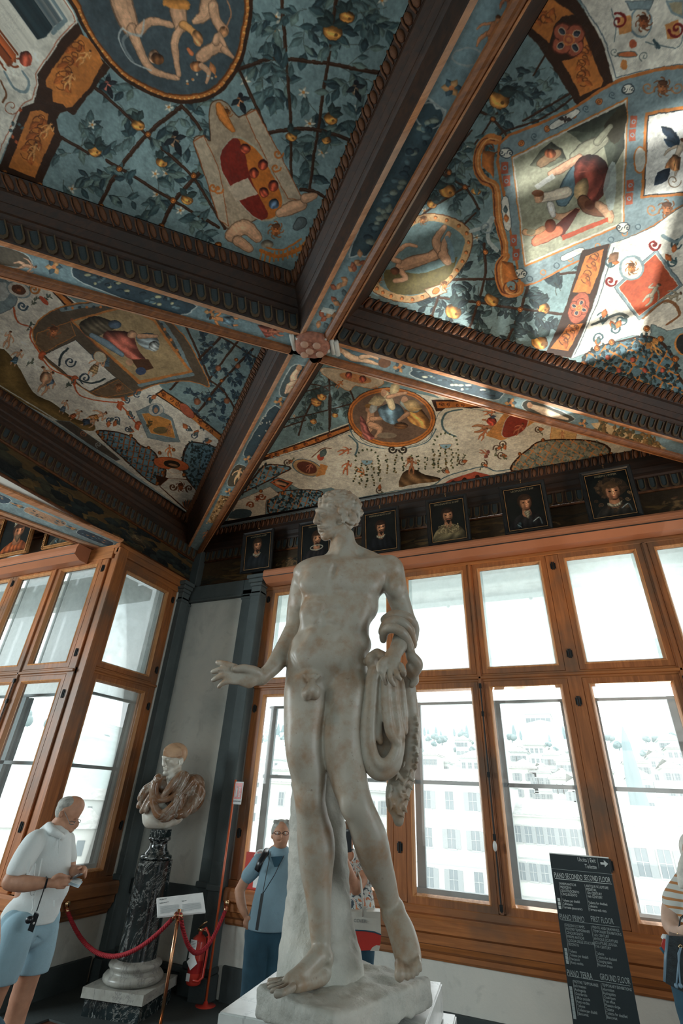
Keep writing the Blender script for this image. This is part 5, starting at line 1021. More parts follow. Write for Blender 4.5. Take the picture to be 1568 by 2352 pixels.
# arch beam C between the corner bay and the far left corridor
ZC = 5.0
cr = [on_z(0, 1118, ZC)[:2], on_z(283, 1243, ZC)[:2]]; cl = [on_z(0, 1185, ZC)[:2], on_z(235, 1268, ZC)[:2]]
dr = (cr[0]-cr[1]); cr = [cr[0]+dr*1.6, cr[1]]; dl = cl[0]-cl[1]; cl = [cl[0]+dl*1.9, cl[1]]
Pv = P; P = Paint(1500, 240, lambda x, y: ((x)*1.0, y), (126, 146, 148))
for k in range(6):
    x = 60+k*250; roundel_strip([(x, 70), (x+30, 50), (x+150, 50), (x+180, 75), (x+180, 150), (x+150, 175), (x+30, 175), (x, 150)], (54, 72, 84) if k % 2 else (176, 140, 110)); 
    for j in range(16): P.leaf(x+random.uniform(20, 160), random.uniform(75, 155), 22, random.uniform(-3, 3), random.choice([(96, 120, 126), (44, 56, 62), (170, 130, 96)]))
    flower(x+215, 112, 34)
ARCHP = painted('painted_arch_soffit', P.finish('arch_painting'), .6); P = Pv
AB = empty('arch_beam'); AB['kind'] = 'structure'
def abat(s, u, z): a = cr[0]*(1-s)+cr[1]*s; c_ = cl[0]*(1-s)+cl[1]*s; q = a*(1-u)+c_*u; return (q[0], q[1], z)
m = MB(); m.add([abat(0, .16, ZC+.012), abat(1, .16, ZC+.012), abat(1, .8, ZC+.012), abat(0, .8, ZC+.012)], [(0, 1, 2, 3)]); o = m.build('painted_soffit', ARCHP, AB, fix=False)
uvl = o.data.uv_layers.new(name='UVMap'); uvl.data.foreach_set('uv', [0, 0, 1, 0, 1, 1, 0, 1])
for nm, u0, u1, dz, mt in (('pale_lip', 0, .16, 0, WLIPB), ('lower_lip', .8, .93, -.01, WLIPB), ('round_moulding', .93, 1.0, -.02, WMOULD_DARK)):
    m = MB(); m.add([abat(s, u, ZC+dz+k) for s in (0, 1) for u, k in ((u0, .03), (u0, 0), (u1, 0), (u1, .03))], [(0, 1, 5, 4), (1, 2, 6, 5), (2, 3, 7, 6)]); m.build(nm, mt, AB, fix=False)
m = MB(); m.add([abat(0, .93, ZC+.02), abat(1, .93, ZC+.02), (*abat(1, 1.0, 0)[:2], 6.1), (*abat(0, 1.0, 0)[:2], 6.1)], [(0, 1, 2, 3)]); m.build('far_side', WCEIL, AB, fix=False)
# timber ceiling of the corridor beyond the arch
m = MB(); m.box((-12.7, -3.5, 5.86), (LX-.4, LY, 5.95)); struct('ceiling_corridor', m, WCEIL)
m = MB()
for k in range(6): m.box((-12.6, LY-.06-k*.05, 5.42+.07*k), (LX-.4, LY, 5.50+.07*k), .01)
struct('cornice_corridor', m, WMOULD_DARK)
# ------------------------------------------------------------------ sculpting: smooth unions of tapered limbs meshed as one skin
import openvdb as vdb
class Vol:
    def __init__(s, res, J=None): s.o = []; s.res = res; s.J = J or (lambda *p: np.array(p, float)); s.n = None
    def R(s, r, p): return r*zdep(p)/FPX if s.J_px else r
    J_px = False
    def cap(s, a, b, ra, rb=None, k=.02, flat=1.0, ax=None, sub=False):
        A, B = s.J(*a), s.J(*b); rb = ra if rb is None else rb; s.o.append(('c', A, B, s.R(ra, A), s.R(rb, B), k, flat, s.n if ax is None else np.array(ax, float), sub)); return s
    def chain(s, pts, rs, k=.02, flat=1.0, ax=None, sub=False):
        if len(pts) > 2:
            q = smoothc([tuple(p)+((0.0,) if len(p) == 2 else ())+(r,) for p, r in zip(pts, rs)], False, 4); pts = [tuple(x[:3]) for x in q]; rs = [max(float(x[3]), 1e-4) for x in q]
            if k > .012: k = k*.5
        for i in range(len(pts)-1): s.cap(pts[i], pts[i+1], rs[i], rs[i+1], k, flat, ax, sub)
        return s
    def ell(s, c, rx, ry=None, rz=None, k=.02, rot=None, sub=False):
        """radii along image-right, image-up and depth (metres for depth when px units are in use)"""
        c_ = s.J(*c); ry = rx if ry is None else ry; q = s.R(1, c_) if s.J_px else 1; rz = (rx*q if rz is None else rz); s.o.append(('e', c_, np.array([rx*q, rz, ry*q]), k, rot, sub)); return s
    def obox(s, c, e, rot, r=.01, k=.01, sub=False): s.o.append(('b', np.array(c, float), np.array([*e, r]), k, rot, sub)); return s
    def build(s, name, mat, parent=None, rough=0, rsc=30, basis=None, smooth=True):
        lo = np.min([np.minimum(o[1]-max(o[3:5]), o[2]-max(o[3:5])) if o[0] == 'c' else o[1]-np.linalg.norm(o[2]) for o in s.o if not o[-1]], axis=0)-.02-s.res*3
        hi = np.max([np.maximum(o[1]+max(o[3:5]), o[2]+max(o[3:5])) if o[0] == 'c' else o[1]+np.linalg.norm(o[2]) for o in s.o if not o[-1]], axis=0)+.02+s.res*3
        h = s.res; N = np.ceil((hi-lo)/h).astype(int)+1; D = np.full(N, .25, np.float32); B3 = basis
        for o in s.o:
            k = o[5] if o[0] == 'c' else o[3]
            if o[0] == 'c': l = np.minimum(o[1], o[2])-max(o[3:5])-k-h*4; u = np.maximum(o[1], o[2])+max(o[3:5])+k+h*4
            else: l = o[1]-np.linalg.norm(o[2])-k-h*4; u = o[1]+np.linalg.norm(o[2])+k+h*4
            i0 = np.clip(((l-lo)/h).astype(int), 0, N-1); i1 = np.clip(((u-lo)/h).astype(int)+2, 1, N)
            g = np.stack(np.meshgrid(*[np.arange(i0[j], i1[j], dtype=np.float32)*h+lo[j] for j in range(3)], indexing='ij'), -1)
            if o[0] == 'c':
                _, A, Bq, ra, rb, k, fl, ax, sub = o; p = g-A.astype(np.float32); e = (Bq-A).astype(np.float32)
                if fl != 1.0 and ax is not None:
                    n = (ax/np.linalg.norm(ax)).astype(np.float32); p = p+n*((p@n)*(1/fl-1))[..., None]; e = e+n*(e@n)*(1/fl-1)
                t = np.clip((p@e)/(e@e+1e-9), 0, 1); d = np.linalg.norm(p-t[..., None]*e, axis=-1)-(ra+(rb-ra)*t)
                if fl < 1: d *= (1+fl)/2
            elif o[0] == 'b':
                _, c_, e_, k, rot, sub = o; p = np.abs((g-c_.astype(np.float32))@np.array(rot, np.float32).T)-(e_[:3]-e_[3]).astype(np.float32); d = np.linalg.norm(np.maximum(p, 0), axis=-1)+np.minimum(p.max(-1), 0)-e_[3]
            else:
                _, c_, r_, k, rot, sub = o; p = g-c_.astype(np.float32)
                Bm = B3 if rot is None else rot
                if Bm is not None: p = p@np.array(Bm, np.float32).T
                k0 = np.linalg.norm(p/r_, axis=-1); k1 = np.linalg.norm(p/(r_*r_), axis=-1)+1e-6; d = k0*(k0-1)/k1
            v = D[i0[0]:i1[0], i0[1]:i1[1], i0[2]:i1[2]]
            if sub: hh = np.maximum(k-np.abs(v+d), 0)/max(k, 1e-6); v[:] = np.maximum(v, -d)+hh*hh*k*.25
            else: hh = np.maximum(k-np.abs(v-d), 0)/max(k, 1e-6); v[:] = np.minimum(v, d)-hh*hh*k*.25
        if rough:
            band = np.abs(D) < rough*3; ii = np.argwhere(band).astype(np.float32)*h+lo; s_ = np.zeros(len(ii), np.float32); f = rsc
            for q in range(4):
                a = np.random.default_rng(q+3).normal(size=(3, 3)); a /= np.linalg.norm(a, axis=1)[:, None]
                s_ += np.sin(ii@(a[0]*f)+2*np.sin(ii@(a[1]*f*.7)))*np.sin(ii@(a[2]*f)+q)/(1+q*.6); f *= 1.7
            D[band] += rough*s_*.5
        G = vdb.FloatGrid(); G.background = 3*h; G.copyFromArray(np.clip(D, -3*h, 3*h)); p, qd = G.convertToQuads(isovalue=0.0)
        p = p*h+lo; me = bpy.data.meshes.new(name); me.vertices.add(len(p)); me.vertices.foreach_set('co', p.astype(np.float32).ravel())
        nq = len(qd); me.loops.add(nq*4); me.loops.foreach_set('vertex_index', qd[:, ::-1].astype(np.int32).ravel()); me.polygons.add(nq)
        me.polygons.foreach_set('loop_start', np.arange(0, nq*4, 4, dtype=np.int32)); me.polygons.foreach_set('loop_total', np.full(nq, 4, np.int32)); me.update(); me.validate()
        # relax
        co = p.astype(np.float32); ed = np.vstack([qd[:, [0, 1]], qd[:, [1, 2]], qd[:, [2, 3]], qd[:, [3, 0]]]); cnt = np.bincount(ed.ravel(), minlength=len(co)).astype(np.float32)[:, None]
        for it in range(2):
            acc = np.stack([np.bincount(ed[:, 0], co[ed[:, 1], j], len(co))+np.bincount(ed[:, 1], co[ed[:, 0], j], len(co)) for j in range(3)], 1); co = co*.45+.55*(acc/np.maximum(cnt, 1))
        me.vertices.foreach_set('co', co.astype(np.float32).ravel()); me.update()
        if mat: me.materials.append(mat)
        if smooth: me.shade_smooth()
        s.verts = co
        return link(name, me, parent)
def azframe(px, py, d):
    """a vertical reference plane: distance d along the azimuth of pixel (px,py). Returns (J(px,py,dd), n, basis)"""
    r = ray(px, py); n = np.array([r[0], r[1], 0]); n /= np.linalg.norm(n)
    rt = np.array([n[1], -n[0], 0.]); up = np.array([0, 0, 1.])
    return (lambda x, y, dd=0.0: on_d(x, y, d+dd, n)), n, np.array([rt, n, up])
def to_origin(parent, obs, org):     # keep world geometry but give the thing's Empty its base point
    for o in obs: o.location = tuple(-v for v in org)
# ------------------------------------------------------------------ the marble youth
SJ, Sn, SB = azframe(745, 1500, 2.40)
def svol(res): v = Vol(res, SJ); v.J_px = True; v.n = Sn; return v
v = svol(.0046)
# torso
v.cap((738, 1340, .02), (848, 1326, .01), 46, 48, .03, .92)
v.cap((740, 1395, .01), (822, 1390, .01), 47, 47, .05, .92)
v.cap((728, 1455, .0), (803, 1450, .0), 44, 44, .05, .9)
v.cap((710, 1515, .0), (790, 1508, .01), 50, 52, .05, .95)
v.cap((704, 1565, .02), (794, 1560, .02), 48, 50, .05, 1.0)
v.ell((765, 1320, .0), 92, 44, .11, .04)
# chest muscles, ribs, belly
v.ell((728, 1343, -.052), 42, 32, .055, .035); v.ell((818, 1340, -.055), 54, 34, .055, .035)
v.ell((716, 1408, -.05), 28, 34, .045, .035); v.ell((802, 1408, -.05), 42, 36, .045, .04)
for (x, y, a) in ((735, 1392, 17), (772, 1390, 18), (729, 1424, 17), (765, 1424, 18), (722, 1458, 18), (757, 1458, 19)): v.ell((x, y, -.075), a, 17, .030, .024)
v.ell((730, 1502, -.060), 48, 44, .052, .045)
v.ell((690, 1478, .0), 18, 17, .06, .03); v.ell((832, 1482, .01), 20, 19, .06, .03)
v.chain([(768, 1302, -.108), (757, 1350, -.122), (746, 1400, -.116), (737, 1445, -.112)], [5.2, 5.6, 5.0, 3.6], .040, sub=True)
v.ell((735, 1453, -.132), 5, 5, .018, .01, sub=True)
v.chain([(702, 1378, -.100), (728, 1383, -.112), (750, 1375, -.116)], [2.4, 3.4, 2.2], .026, sub=True)
v.chain([(768, 1376, -.114), (808, 1385, -.113), (852, 1370, -.098)], [2.4, 3.4, 2.4], .026, sub=True)
v.chain([(843, 1492, -.070), (805, 1522, -.112), (765, 1545, -.122), (735, 1560, -.12)], [1.6, 2.4, 2.4, 2], .030, sub=True)
v.chain([(667, 1502, -.07), (680, 1525, -.095), (705, 1545, -.108)], [2, 3, 2.4], .020, sub=True)
# collar bones, neck, shoulders
v.cap((762, 1296, -.095), (715, 1308, -.060), 5, 6, .018); v.cap((776, 1294, -.095), (868, 1288, -.050), 5, 6, .018); v.ell((768, 1294, -.118), 5, 5, .014, .012, sub=True)
v.cap((784, 1300, .01), (787, 1236, .0), 33, 27, .030); v.cap((797, 1258, .03), (866, 1293, .03), 16, 20, .035); v.cap((768, 1280, .035), (715, 1312, .03), 14, 18, .035)
v.cap((802, 1226, -.03), (774, 1288, -.07), 8, 6, .018)
v.ell((893, 1308, -.005), 33, 34, .075, .03); v.ell((706, 1328, .045), 24, 28, .065, .03)
# his left arm (right in the photo)
v.chain([(897, 1312, .0), (910, 1360, .02), (930, 1418, .04)], [30, 25, 21], .02); v.ell((905, 1345, -.03), 22, 30, .045, .02); v.ell((936, 1432, .04), 21, 20, .045, .02)
v.chain([(936, 1434, .04), (925, 1465, -.05), (908, 1498, -.15)], [21, 21, 15], .02)
v.cap((906, 1500, -.155), (902, 1532, -.185), 16, 15, .012, .75); v.cap((893, 1502, -.155), (886, 1532, -.185), 9, 9, .012, .8)
for pts in (((883, 1530), (879, 1550), (886, 1570)), ((896, 1538), (896, 1558), (905, 1574)), ((909, 1536), (912, 1552), (918, 1560)), ((920, 1528), (926, 1542), (928, 1550))):
    v.chain([(pts[0][0], pts[0][1], -.19), (pts[1][0], pts[1][1], -.205), (pts[2][0], pts[2][1], -.185)], [7, 6.4, 5], .003)
v.chain([(884, 1515, -.18), (872, 1528, -.20), (872, 1542, -.21)], [8, 7, 6], .008)
# his right arm, stretched sideways
v.chain([(699, 1330, .06), (684, 1390, .09), (676, 1446, .085)], [27, 23, 19], .02); v.ell((690, 1375, .05), 17, 30, .04, .02)
v.chain([(676, 1446, .085), (655, 1492, .03), (625, 1534, -.03), (600, 1556, -.06)], [22, 23.5, 17.5, 14.5], .018)
v.cap((600, 1557, -.06), (572, 1552, -.085), 17, 21, .012, .62); v.cap((572, 1566, -.085), (548, 1560, -.10), 15, 12, .012, .6); v.cap((575, 1545, -.09), (547, 1545, -.10), 16, 14, .012, .6)
for pts, r in ((((550, 1537), (520, 1526), (499, 1521)), 7.5), (((546, 1545), (513, 1538), (488, 1543)), 7.5), (((545, 1556), (512, 1552), (489, 1562)), 7.2), (((545, 1566), (518, 1566), (502, 1578)), 6.4)):
    v.chain([(pts[0][0], pts[0][1], -.10), (pts[1][0], pts[1][1], -.125), (pts[2][0], pts[2][1], -.11)], [r, r*.92, r*.68], .006)
v.chain([(592, 1545, -.085), (562, 1535, -.12), (540, 1537, -.135)], [10, 8, 6], .01)
# legs
v.chain([(704, 1580, .0), (702, 1640, .0), (701, 1700, -.005), (709, 1780, -.01), (712, 1838, -.01), (716, 1868, .0), (722, 1915, .02), (726, 1955, .025), (727, 2000, .025), (732, 2070, .02), (736, 2160, .02)], [50, 49, 45.5, 39.5, 33, 33, 38, 39, 35, 27, 22], .02)
v.ell((713, 1838, -.045), 20, 24, .03, .03); v.ell((694, 1700, -.05), 34, 75, .055, .03); v.ell((742, 1945, .03), 20, 48, .045, .03)
v.chain([(796, 1585, .0), (790, 1640, -.005), (788, 1700, -.02), (800, 1785, -.05), (820, 1850, -.07), (836, 1888, -.055), (850, 1928, -.03), (864, 1978, .01), (882, 2025, .06), (893, 2068, .10), (902, 2098, .12)], [51, 49, 46, 41, 35, 35, 38, 34, 26, 22, 20], .02)
v.ell((804, 1853, -.095), 19, 21, .03, .03); v.ell((782, 1700, -.06), 36, 75, .055, .03); v.ell((858, 1925, .03), 24, 46, .045, .03)
v.ell((712, 1600, .07), 44, 48, .09, .03); v.ell((800, 1595, .07), 46, 48, .09, .03)
v.chain([(745, 1600, -.10), (744, 1680, -.10)], [3, 2], .02, sub=True)
# right foot
v.cap((748, 2228, .03), (738, 2180, .02), 21, 20, .015); v.chain([(752, 2236, .03), (720, 2250, -.03), (680, 2264, -.10)], [17, 16, 13], .015); v.chain([(734, 2190, .0), (700, 2228, -.05), (660, 2256, -.10)], [20, 17, 13], .02); v.ell((756, 2200, .0), 8, 9, .03, .022)
for (a, b, c, r, dd) in (((672, 2268), (652, 2279), (636, 2283), 9.0, -.205), ((664, 2262), (640, 2270), (624, 2276), 5.6, -.172), ((660, 2257), (634, 2262), (618, 2268), 5.2, -.146), ((657, 2252), (631, 2255), (615, 2260), 4.9, -.121), ((655, 2247), (631, 2249), (617, 2252), 4.6, -.098)):
    v.chain([(*a, dd+.06), (*b, dd-.006), (*c, dd)], [r, r*.82, r*.98], .0015)
v.chain([(700, 2244, -.05), (668, 2258, -.075)], [15, 11], .012)
# left foot, heel lifted
v.cap((896, 2092, .15), (903, 2110, .13), 20, 20, .015); v.chain([(903, 2098, .10), (922, 2142, .05), (936, 2192, .0), (938, 2212, -.02)], [24, 29, 29, 24], .018, .75); v.ell((888, 2100, .09), 9, 10, .03, .02); v.ell((917, 2080, .10), 9, 10, .03, .02)
for (a, b, r) in (((917, 2214), (917, 2242), 11.5), ((933, 2216), (935, 2245), 6.6), ((944, 2214), (947, 2241), 6.2), ((953, 2209), (957, 2235), 5.8), ((961, 2200), (965, 2226), 5.2)):
    v.chain([(*a, -.03), ((a[0]+b[0])/2, (a[1]+b[1])/2, -.075), (*b, -.08)], [r, r*.88, r], .003)
for x in (927, 940, 951, 959): v.chain([(x-1, 2165, -.035), (x, 2205, -.085), (x+1, 2232, -.10)], [.5, 1.6, 1.8], .006, sub=True)
# groin
v.ell((714, 1556, -.088), 22, 12, .026, .02)
for k in range(44): t_ = random.random(); v.ell((714+random.uniform(-26, 26)*(1-t_*.7), 1548+t_*18, -.112+.004*t_), 3.2, 3.0, .009, .003)
v.chain([(716, 1568, -.12), (711, 1582, -.145), (707, 1594, -.145)], [9, 8.5, 6], .006); v.ell((706, 1592, -.118), 13, 16, .032, .008); v.ell((724, 1590, -.118), 13, 17, .032, .008)
# head
v.ell((779, 1172, .0), 42, 39, .076, .02); v.ell((784, 1190, .0), 34, 34, .072, .02)
v.ell((753, 1186, -.014), 29, 36, .056, .02); v.ell((748, 1212, -.020), 19, 24, .040, .02); v.cap((789, 1211, -.050), (750, 1231, -.034), 8, 10, .012); v.cap((788, 1210, .04), (750, 1231, -.004), 8, 10, .016); v.ell((746, 1232, -.026), 10, 10, .024, .010)
v.ell((760, 1203, -.056), 12, 12, .016, .026)
v.chain([(731, 1177, -.046), (727, 1189, -.052), (724, 1199, -.056)], [4.0, 4.2, 4.8], .009); v.ell((727, 1201, -.052), 7.2, 4.0, .014, .005); v.ell((734, 1201, -.058), 3.4, 3.2, .008, .004)
v.chain([(727, 1172, -.034), (735, 1173, -.058), (751, 1177, -.070)], [4.0, 4.4, 3.4], .014)
v.ell((741, 1184, -.070), 8.5, 5.4, .014, .012, sub=True); v.ell((744, 1185, -.058), 8, 5, .013, .004); v.chain([(736, 1182, -.068), (744, 1179.5, -.073), (752, 1183, -.072)], [1.3, 1.5, 1.1], .003); v.chain([(737, 1188.5, -.068), (744, 1190, -.072), (751, 1187.5, -.071)], [.9, 1.1, .8], .003)
v.cap((731, 1211, -.050), (744, 1212, -.060), 3.0, 2.0, .005); v.cap((733, 1219, -.048), (743, 1219, -.056), 3.4, 2.2, .005); v.cap((728, 1215, -.060), (747, 1215.5, -.066), 1.4, .9, .003, sub=True); v.ell((736, 1224.5, -.054), 6, 2, .012, .008, sub=True)
v.ell((791, 1187, -.072), 8.5, 13.5, .014, .006); v.ell((790, 1186, -.088), 4.6, 8.6, .009, .004, sub=True); v.ell((788, 1199, -.077), 4.6, 4.6, .010, .004)
# hair: short curls worked over the skull
rr = np.random.default_rng(21)
k = 0
while k < 430:
    a = rr.uniform(0, 2*PI); b = rr.uniform(-.75, 1.5); ca, sa, cb, sb = math.cos(a), math.sin(a), math.cos(b), math.sin(b)
    x = 778+48*cb*ca; y = 1174-42*sb; dd = .079*cb*sa; k += 1
    hl = 1163+max(0, x-752)*.42                      # hairline falls from the brow to the ear
    if x < 798 and y > hl: continue
    if y > 1216: continue
    ax, ay = rr.uniform(-7, 7), rr.uniform(-6, 6)
    v.chain([(x-ax, y-ay, dd), (x+ay*.5, y-ax*.5, dd*1.03), (x+ax, y+ay, dd)], [rr.uniform(3.0, 4.6), rr.uniform(3.6, 5.4), rr.uniform(2.4, 4)], .0025)
STAT = empty('statue', SJ(745, 2260, .0)); tag(STAT, 'life size marble statue of a standing nude youth holding drapery, on the white plinth', 'statue')
sob = [v.build('figure', STATUE, STAT, basis=SB)]
# drapery
v = svol(.006)
v.chain([(872, 1556, -.02), (870, 1640, -.02), (876, 1722, -.02)], [24, 27, 22], .01, .35)
v.chain([(906, 1556, -.0), (910, 1640, -.01), (905, 1700, -.01)], [22, 24, 14], .01, .4)
v.chain([(884, 1424, .0), (906, 1414, -.05), (934, 1420, -.05), (950, 1440, .0), (948, 1470, .02)], [11, 13, 13, 12, 11], .006)
v.chain([(878, 1452, -.05), (890, 1432, -.09), (915, 1428, -.11), (938, 1446, -.09), (946, 1480, -.04)], [10, 12, 13, 12, 12], .006)
v.chain([(880, 1470, -.06), (882, 1452, -.10), (898, 1442, -.14), (922, 1452, -.14), (937, 1478, -.10), (944, 1510, -.08)], [8, 10, 11, 11, 11, 11], .006)
v.chain([(860, 1506, -.06), (852, 1516, -.07), (858, 1532, -.06)], [12, 13, 10], .008); v.cap((866, 1500, -.06), (880, 1508, -.08), 11, 12, .01)
v.chain([(944, 1508, -.10), (958, 1526, -.08), (950, 1545, -.06), (940, 1530, -.08)], [12, 13, 10, 9], .006); v.chain([(940, 1545, -.05), (953, 1560, -.04), (945, 1575, -.04)], [10, 9, 6], .006)
U = [([(856, 1535), (846, 1600), (838, 1680), (842, 1735), (858, 1765), (880, 1772), (902, 1758), (914, 1728), (922, 1702)], -.06, [11, 12, 14, 15, 17, 18, 16, 12, 7]),
     ([(862, 1540), (856, 1610), (852, 1690), (860, 1738), (878, 1758), (900, 1742), (912, 1700), (908, 1640), (900, 1570)], -.09, [9, 9, 9, 10, 12, 11, 9, 10, 10]),
     ([(872, 1545), (870, 1620), (868, 1680), (874, 1705)], -.07, [9, 10, 9, 6]),
     ([(886, 1560), (888, 1620), (896, 1680), (912, 1706)], -.10, [10, 11, 11, 8]),
     ([(903, 1560), (906, 1620), (914, 1670), (924, 1696)], -.08, [10, 11, 11, 6]),
     ([(918, 1565), (922, 1620), (928, 1680)], -.05, [10, 12, 9])]
for pts, dd, rs in U: v.chain([(x, y, dd) for x, y in pts], rs, .010, 1.1)
for pts, dd, rs in (([(845, 1560), (842, 1640), (842, 1700)], -.02, [12, 16, 16]), ([(866, 1600), (864, 1690)], -.03, [12, 14])): v.chain([(x, y, dd) for x, y in pts], rs, .012)
# the falling tail with its crumpled hem
v.chain([(930, 1560, .0), (938, 1620, .02), (944, 1680, .03), (938, 1740, .03), (928, 1780, .02)], [16, 19, 20, 20, 20], .010, .8); v.chain([(948, 1580, .0), (954, 1650, .02), (952, 1720, .02)], [7, 7, 6], .006)
v.chain([(928, 1780, .02), (914, 1815, .01), (910, 1850, .0)], [24, 26, 22], .010, .8); v.cap((912, 1850, .0), (915, 1885, .0), 19, 12, .008)
rr = np.random.default_rng(4)
for k in range(30):
    t = rr.random(); x = 905+rr.uniform(-16, 46)*(1-t*.4)+10*t*0; y = 1740+t*130
    x = min(x, 948-(max(0, y-1800))*.35); v.chain([(x, y, -.03), (x+rr.uniform(-9, 9), y+rr.uniform(5, 16), -.04)], [rr.uniform(3.5, 6), 3], .005)
for k in range(9): v.ell((955+rr.uniform(-3, 3), 1650+k*14, .0), 5, 6, .02, .005)
sob.append(v.build('drapery', STATUE, STAT, basis=SB)); sob[-1]['label'] = 'folded marble cloth hanging from the forearm'
# marble strut, tree trunk, rough base
v = svol(.008); v.cap((828, 1520, -.02), (850, 1520, -.06), 9, 9, .006); sob.append(v.build('strut', STATUE, STAT, basis=SB))
v = svol(.010); v.chain([(742, 1640, .20), (730, 1800, .20), (729, 1950, .20), (731, 2080, .20), (733, 2170, .20), (735, 2235, .16)], [46, 58, 64, 73, 82, 98], .03, 1.0)
v.obox((SJ(735, 2235, .16)[0], SJ(735, 2235, .16)[1], 1.20), (.6, .6, .18), np.eye(3), .001, .004, True); sob.append(v.build('tree_trunk', ROUGHM, STAT, rough=.012, rsc=38, basis=SB))
ZS = 1.452
v = Vol(.008); cs = [on_z(*q, ZS) for q in ((601, 2290), (797, 2324), (973, 2256), (800, 2182))]; c0 = sum(cs)/4
e1 = ((cs[1]-cs[0])+(cs[2]-cs[3]))/4; e2 = ((cs[3]-cs[0])+(cs[2]-cs[1]))/4; l1, l2 = np.linalg.norm(e1), np.linalg.norm(e2); e1 = e1/l1; e2 = np.array([-e1[1], e1[0], 0])
v.obox((c0[0], c0[1], ZS-.042), (l1, l2, .044), [e1, e2, (0, 0, 1)], .014, .01)
sob.append(v.build('rough_base', ROUGHM, STAT, rough=.010, rsc=30))
to_origin(STAT, sob, STAT.location)
# white plinth in steps
ZT = 1.352
pl = on_z(501, 2324, ZT); pr_ = on_z(1015, 2256, ZT)
mid = (pl+pr_)/2; half = (pr_-pl)/2; nrm = np.array([-half[1], half[0], 0]);
pc4 = [pl, mid-nrm, pr_, mid+nrm]
PL = empty('plinth', (mid[0], mid[1], 0)); tag(PL, 'stepped white marble plinth carrying the statue of the youth', 'plinth')
def blockq(name, scale, z0, z1, mat, bev=.006):
    bm = bmesh.new(); r = np.linalg.norm(half)*scale
    a0 = math.atan2(half[1], half[0]); vs = []
    for z in (z0, z1):
        for k in range(4): vs.append(bm.verts.new((r*math.cos(a0+k*PI/2), r*math.sin(a0+k*PI/2), z)))
    for f in ((0, 3, 2, 1), (4, 5, 6, 7), (0, 1, 5, 4), (1, 2, 6, 5), (2, 3, 7, 6), (3, 0, 4, 7)): bm.faces.new([vs[i] for i in f])
    bmesh.ops.bevel(bm, geom=bm.edges[:], offset=bev, segments=2, affect='EDGES'); me = bpy.data.meshes.new(name); bm.to_mesh(me); bm.free(); me.materials.append(mat); return link(name, me, PL)
blockq('top_block', 1.0, 1.24, ZT, PLINTHM); blockq('upper_step', 1.14, 1.12, 1.24, PLINTHM); blockq('pedestal_die', 1.02, .32, 1.12, PLINTHM); blockq('foot_step', 1.22, 0, .32, PLINTHM)
# ------------------------------------------------------------------ things standing in the room
FZ = .12
def text(body, size, mat, parent, M, align='LEFT', name='lettering', sx=1.0, ext=.0006, wd=None):
    c = bpy.data.curves.new(name, 'FONT'); c.body = body; c.size = size; c.align_x = align; c.extrude = ext; c.resolution_u = 2
    t = bpy.data.objects.new(name, c); C.objects.link(t); bpy.context.view_layer.update()
    me = bpy.data.meshes.new_from_object(t.evaluated_get(bpy.context.evaluated_depsgraph_get())); bpy.data.objects.remove(t); me.materials.clear(); me.materials.append(mat); me.name = name
    if wd:
        xs = [v_.co.x for v_ in me.vertices]
        if xs: sx = wd/(max(xs)-min(xs)+1e-6)
    o = link(name, me, parent); o.matrix_local = M.copy() @ Matrix.Diagonal((sx, 1, 1, 1)); return o
def basisM(o, ex, ey):
    ex = Vector(ex).normalized(); ey = Vector(ey).normalized(); ez = ex.cross(ey); M = Matrix.Identity(4)
    for k in range(3): M[k][0], M[k][1], M[k][2], M[k][3] = ex[k], ey[k], ez[k], o[k]
    return M
def adopt(o, org, rz=0): o.location = tuple(-v for v in org)
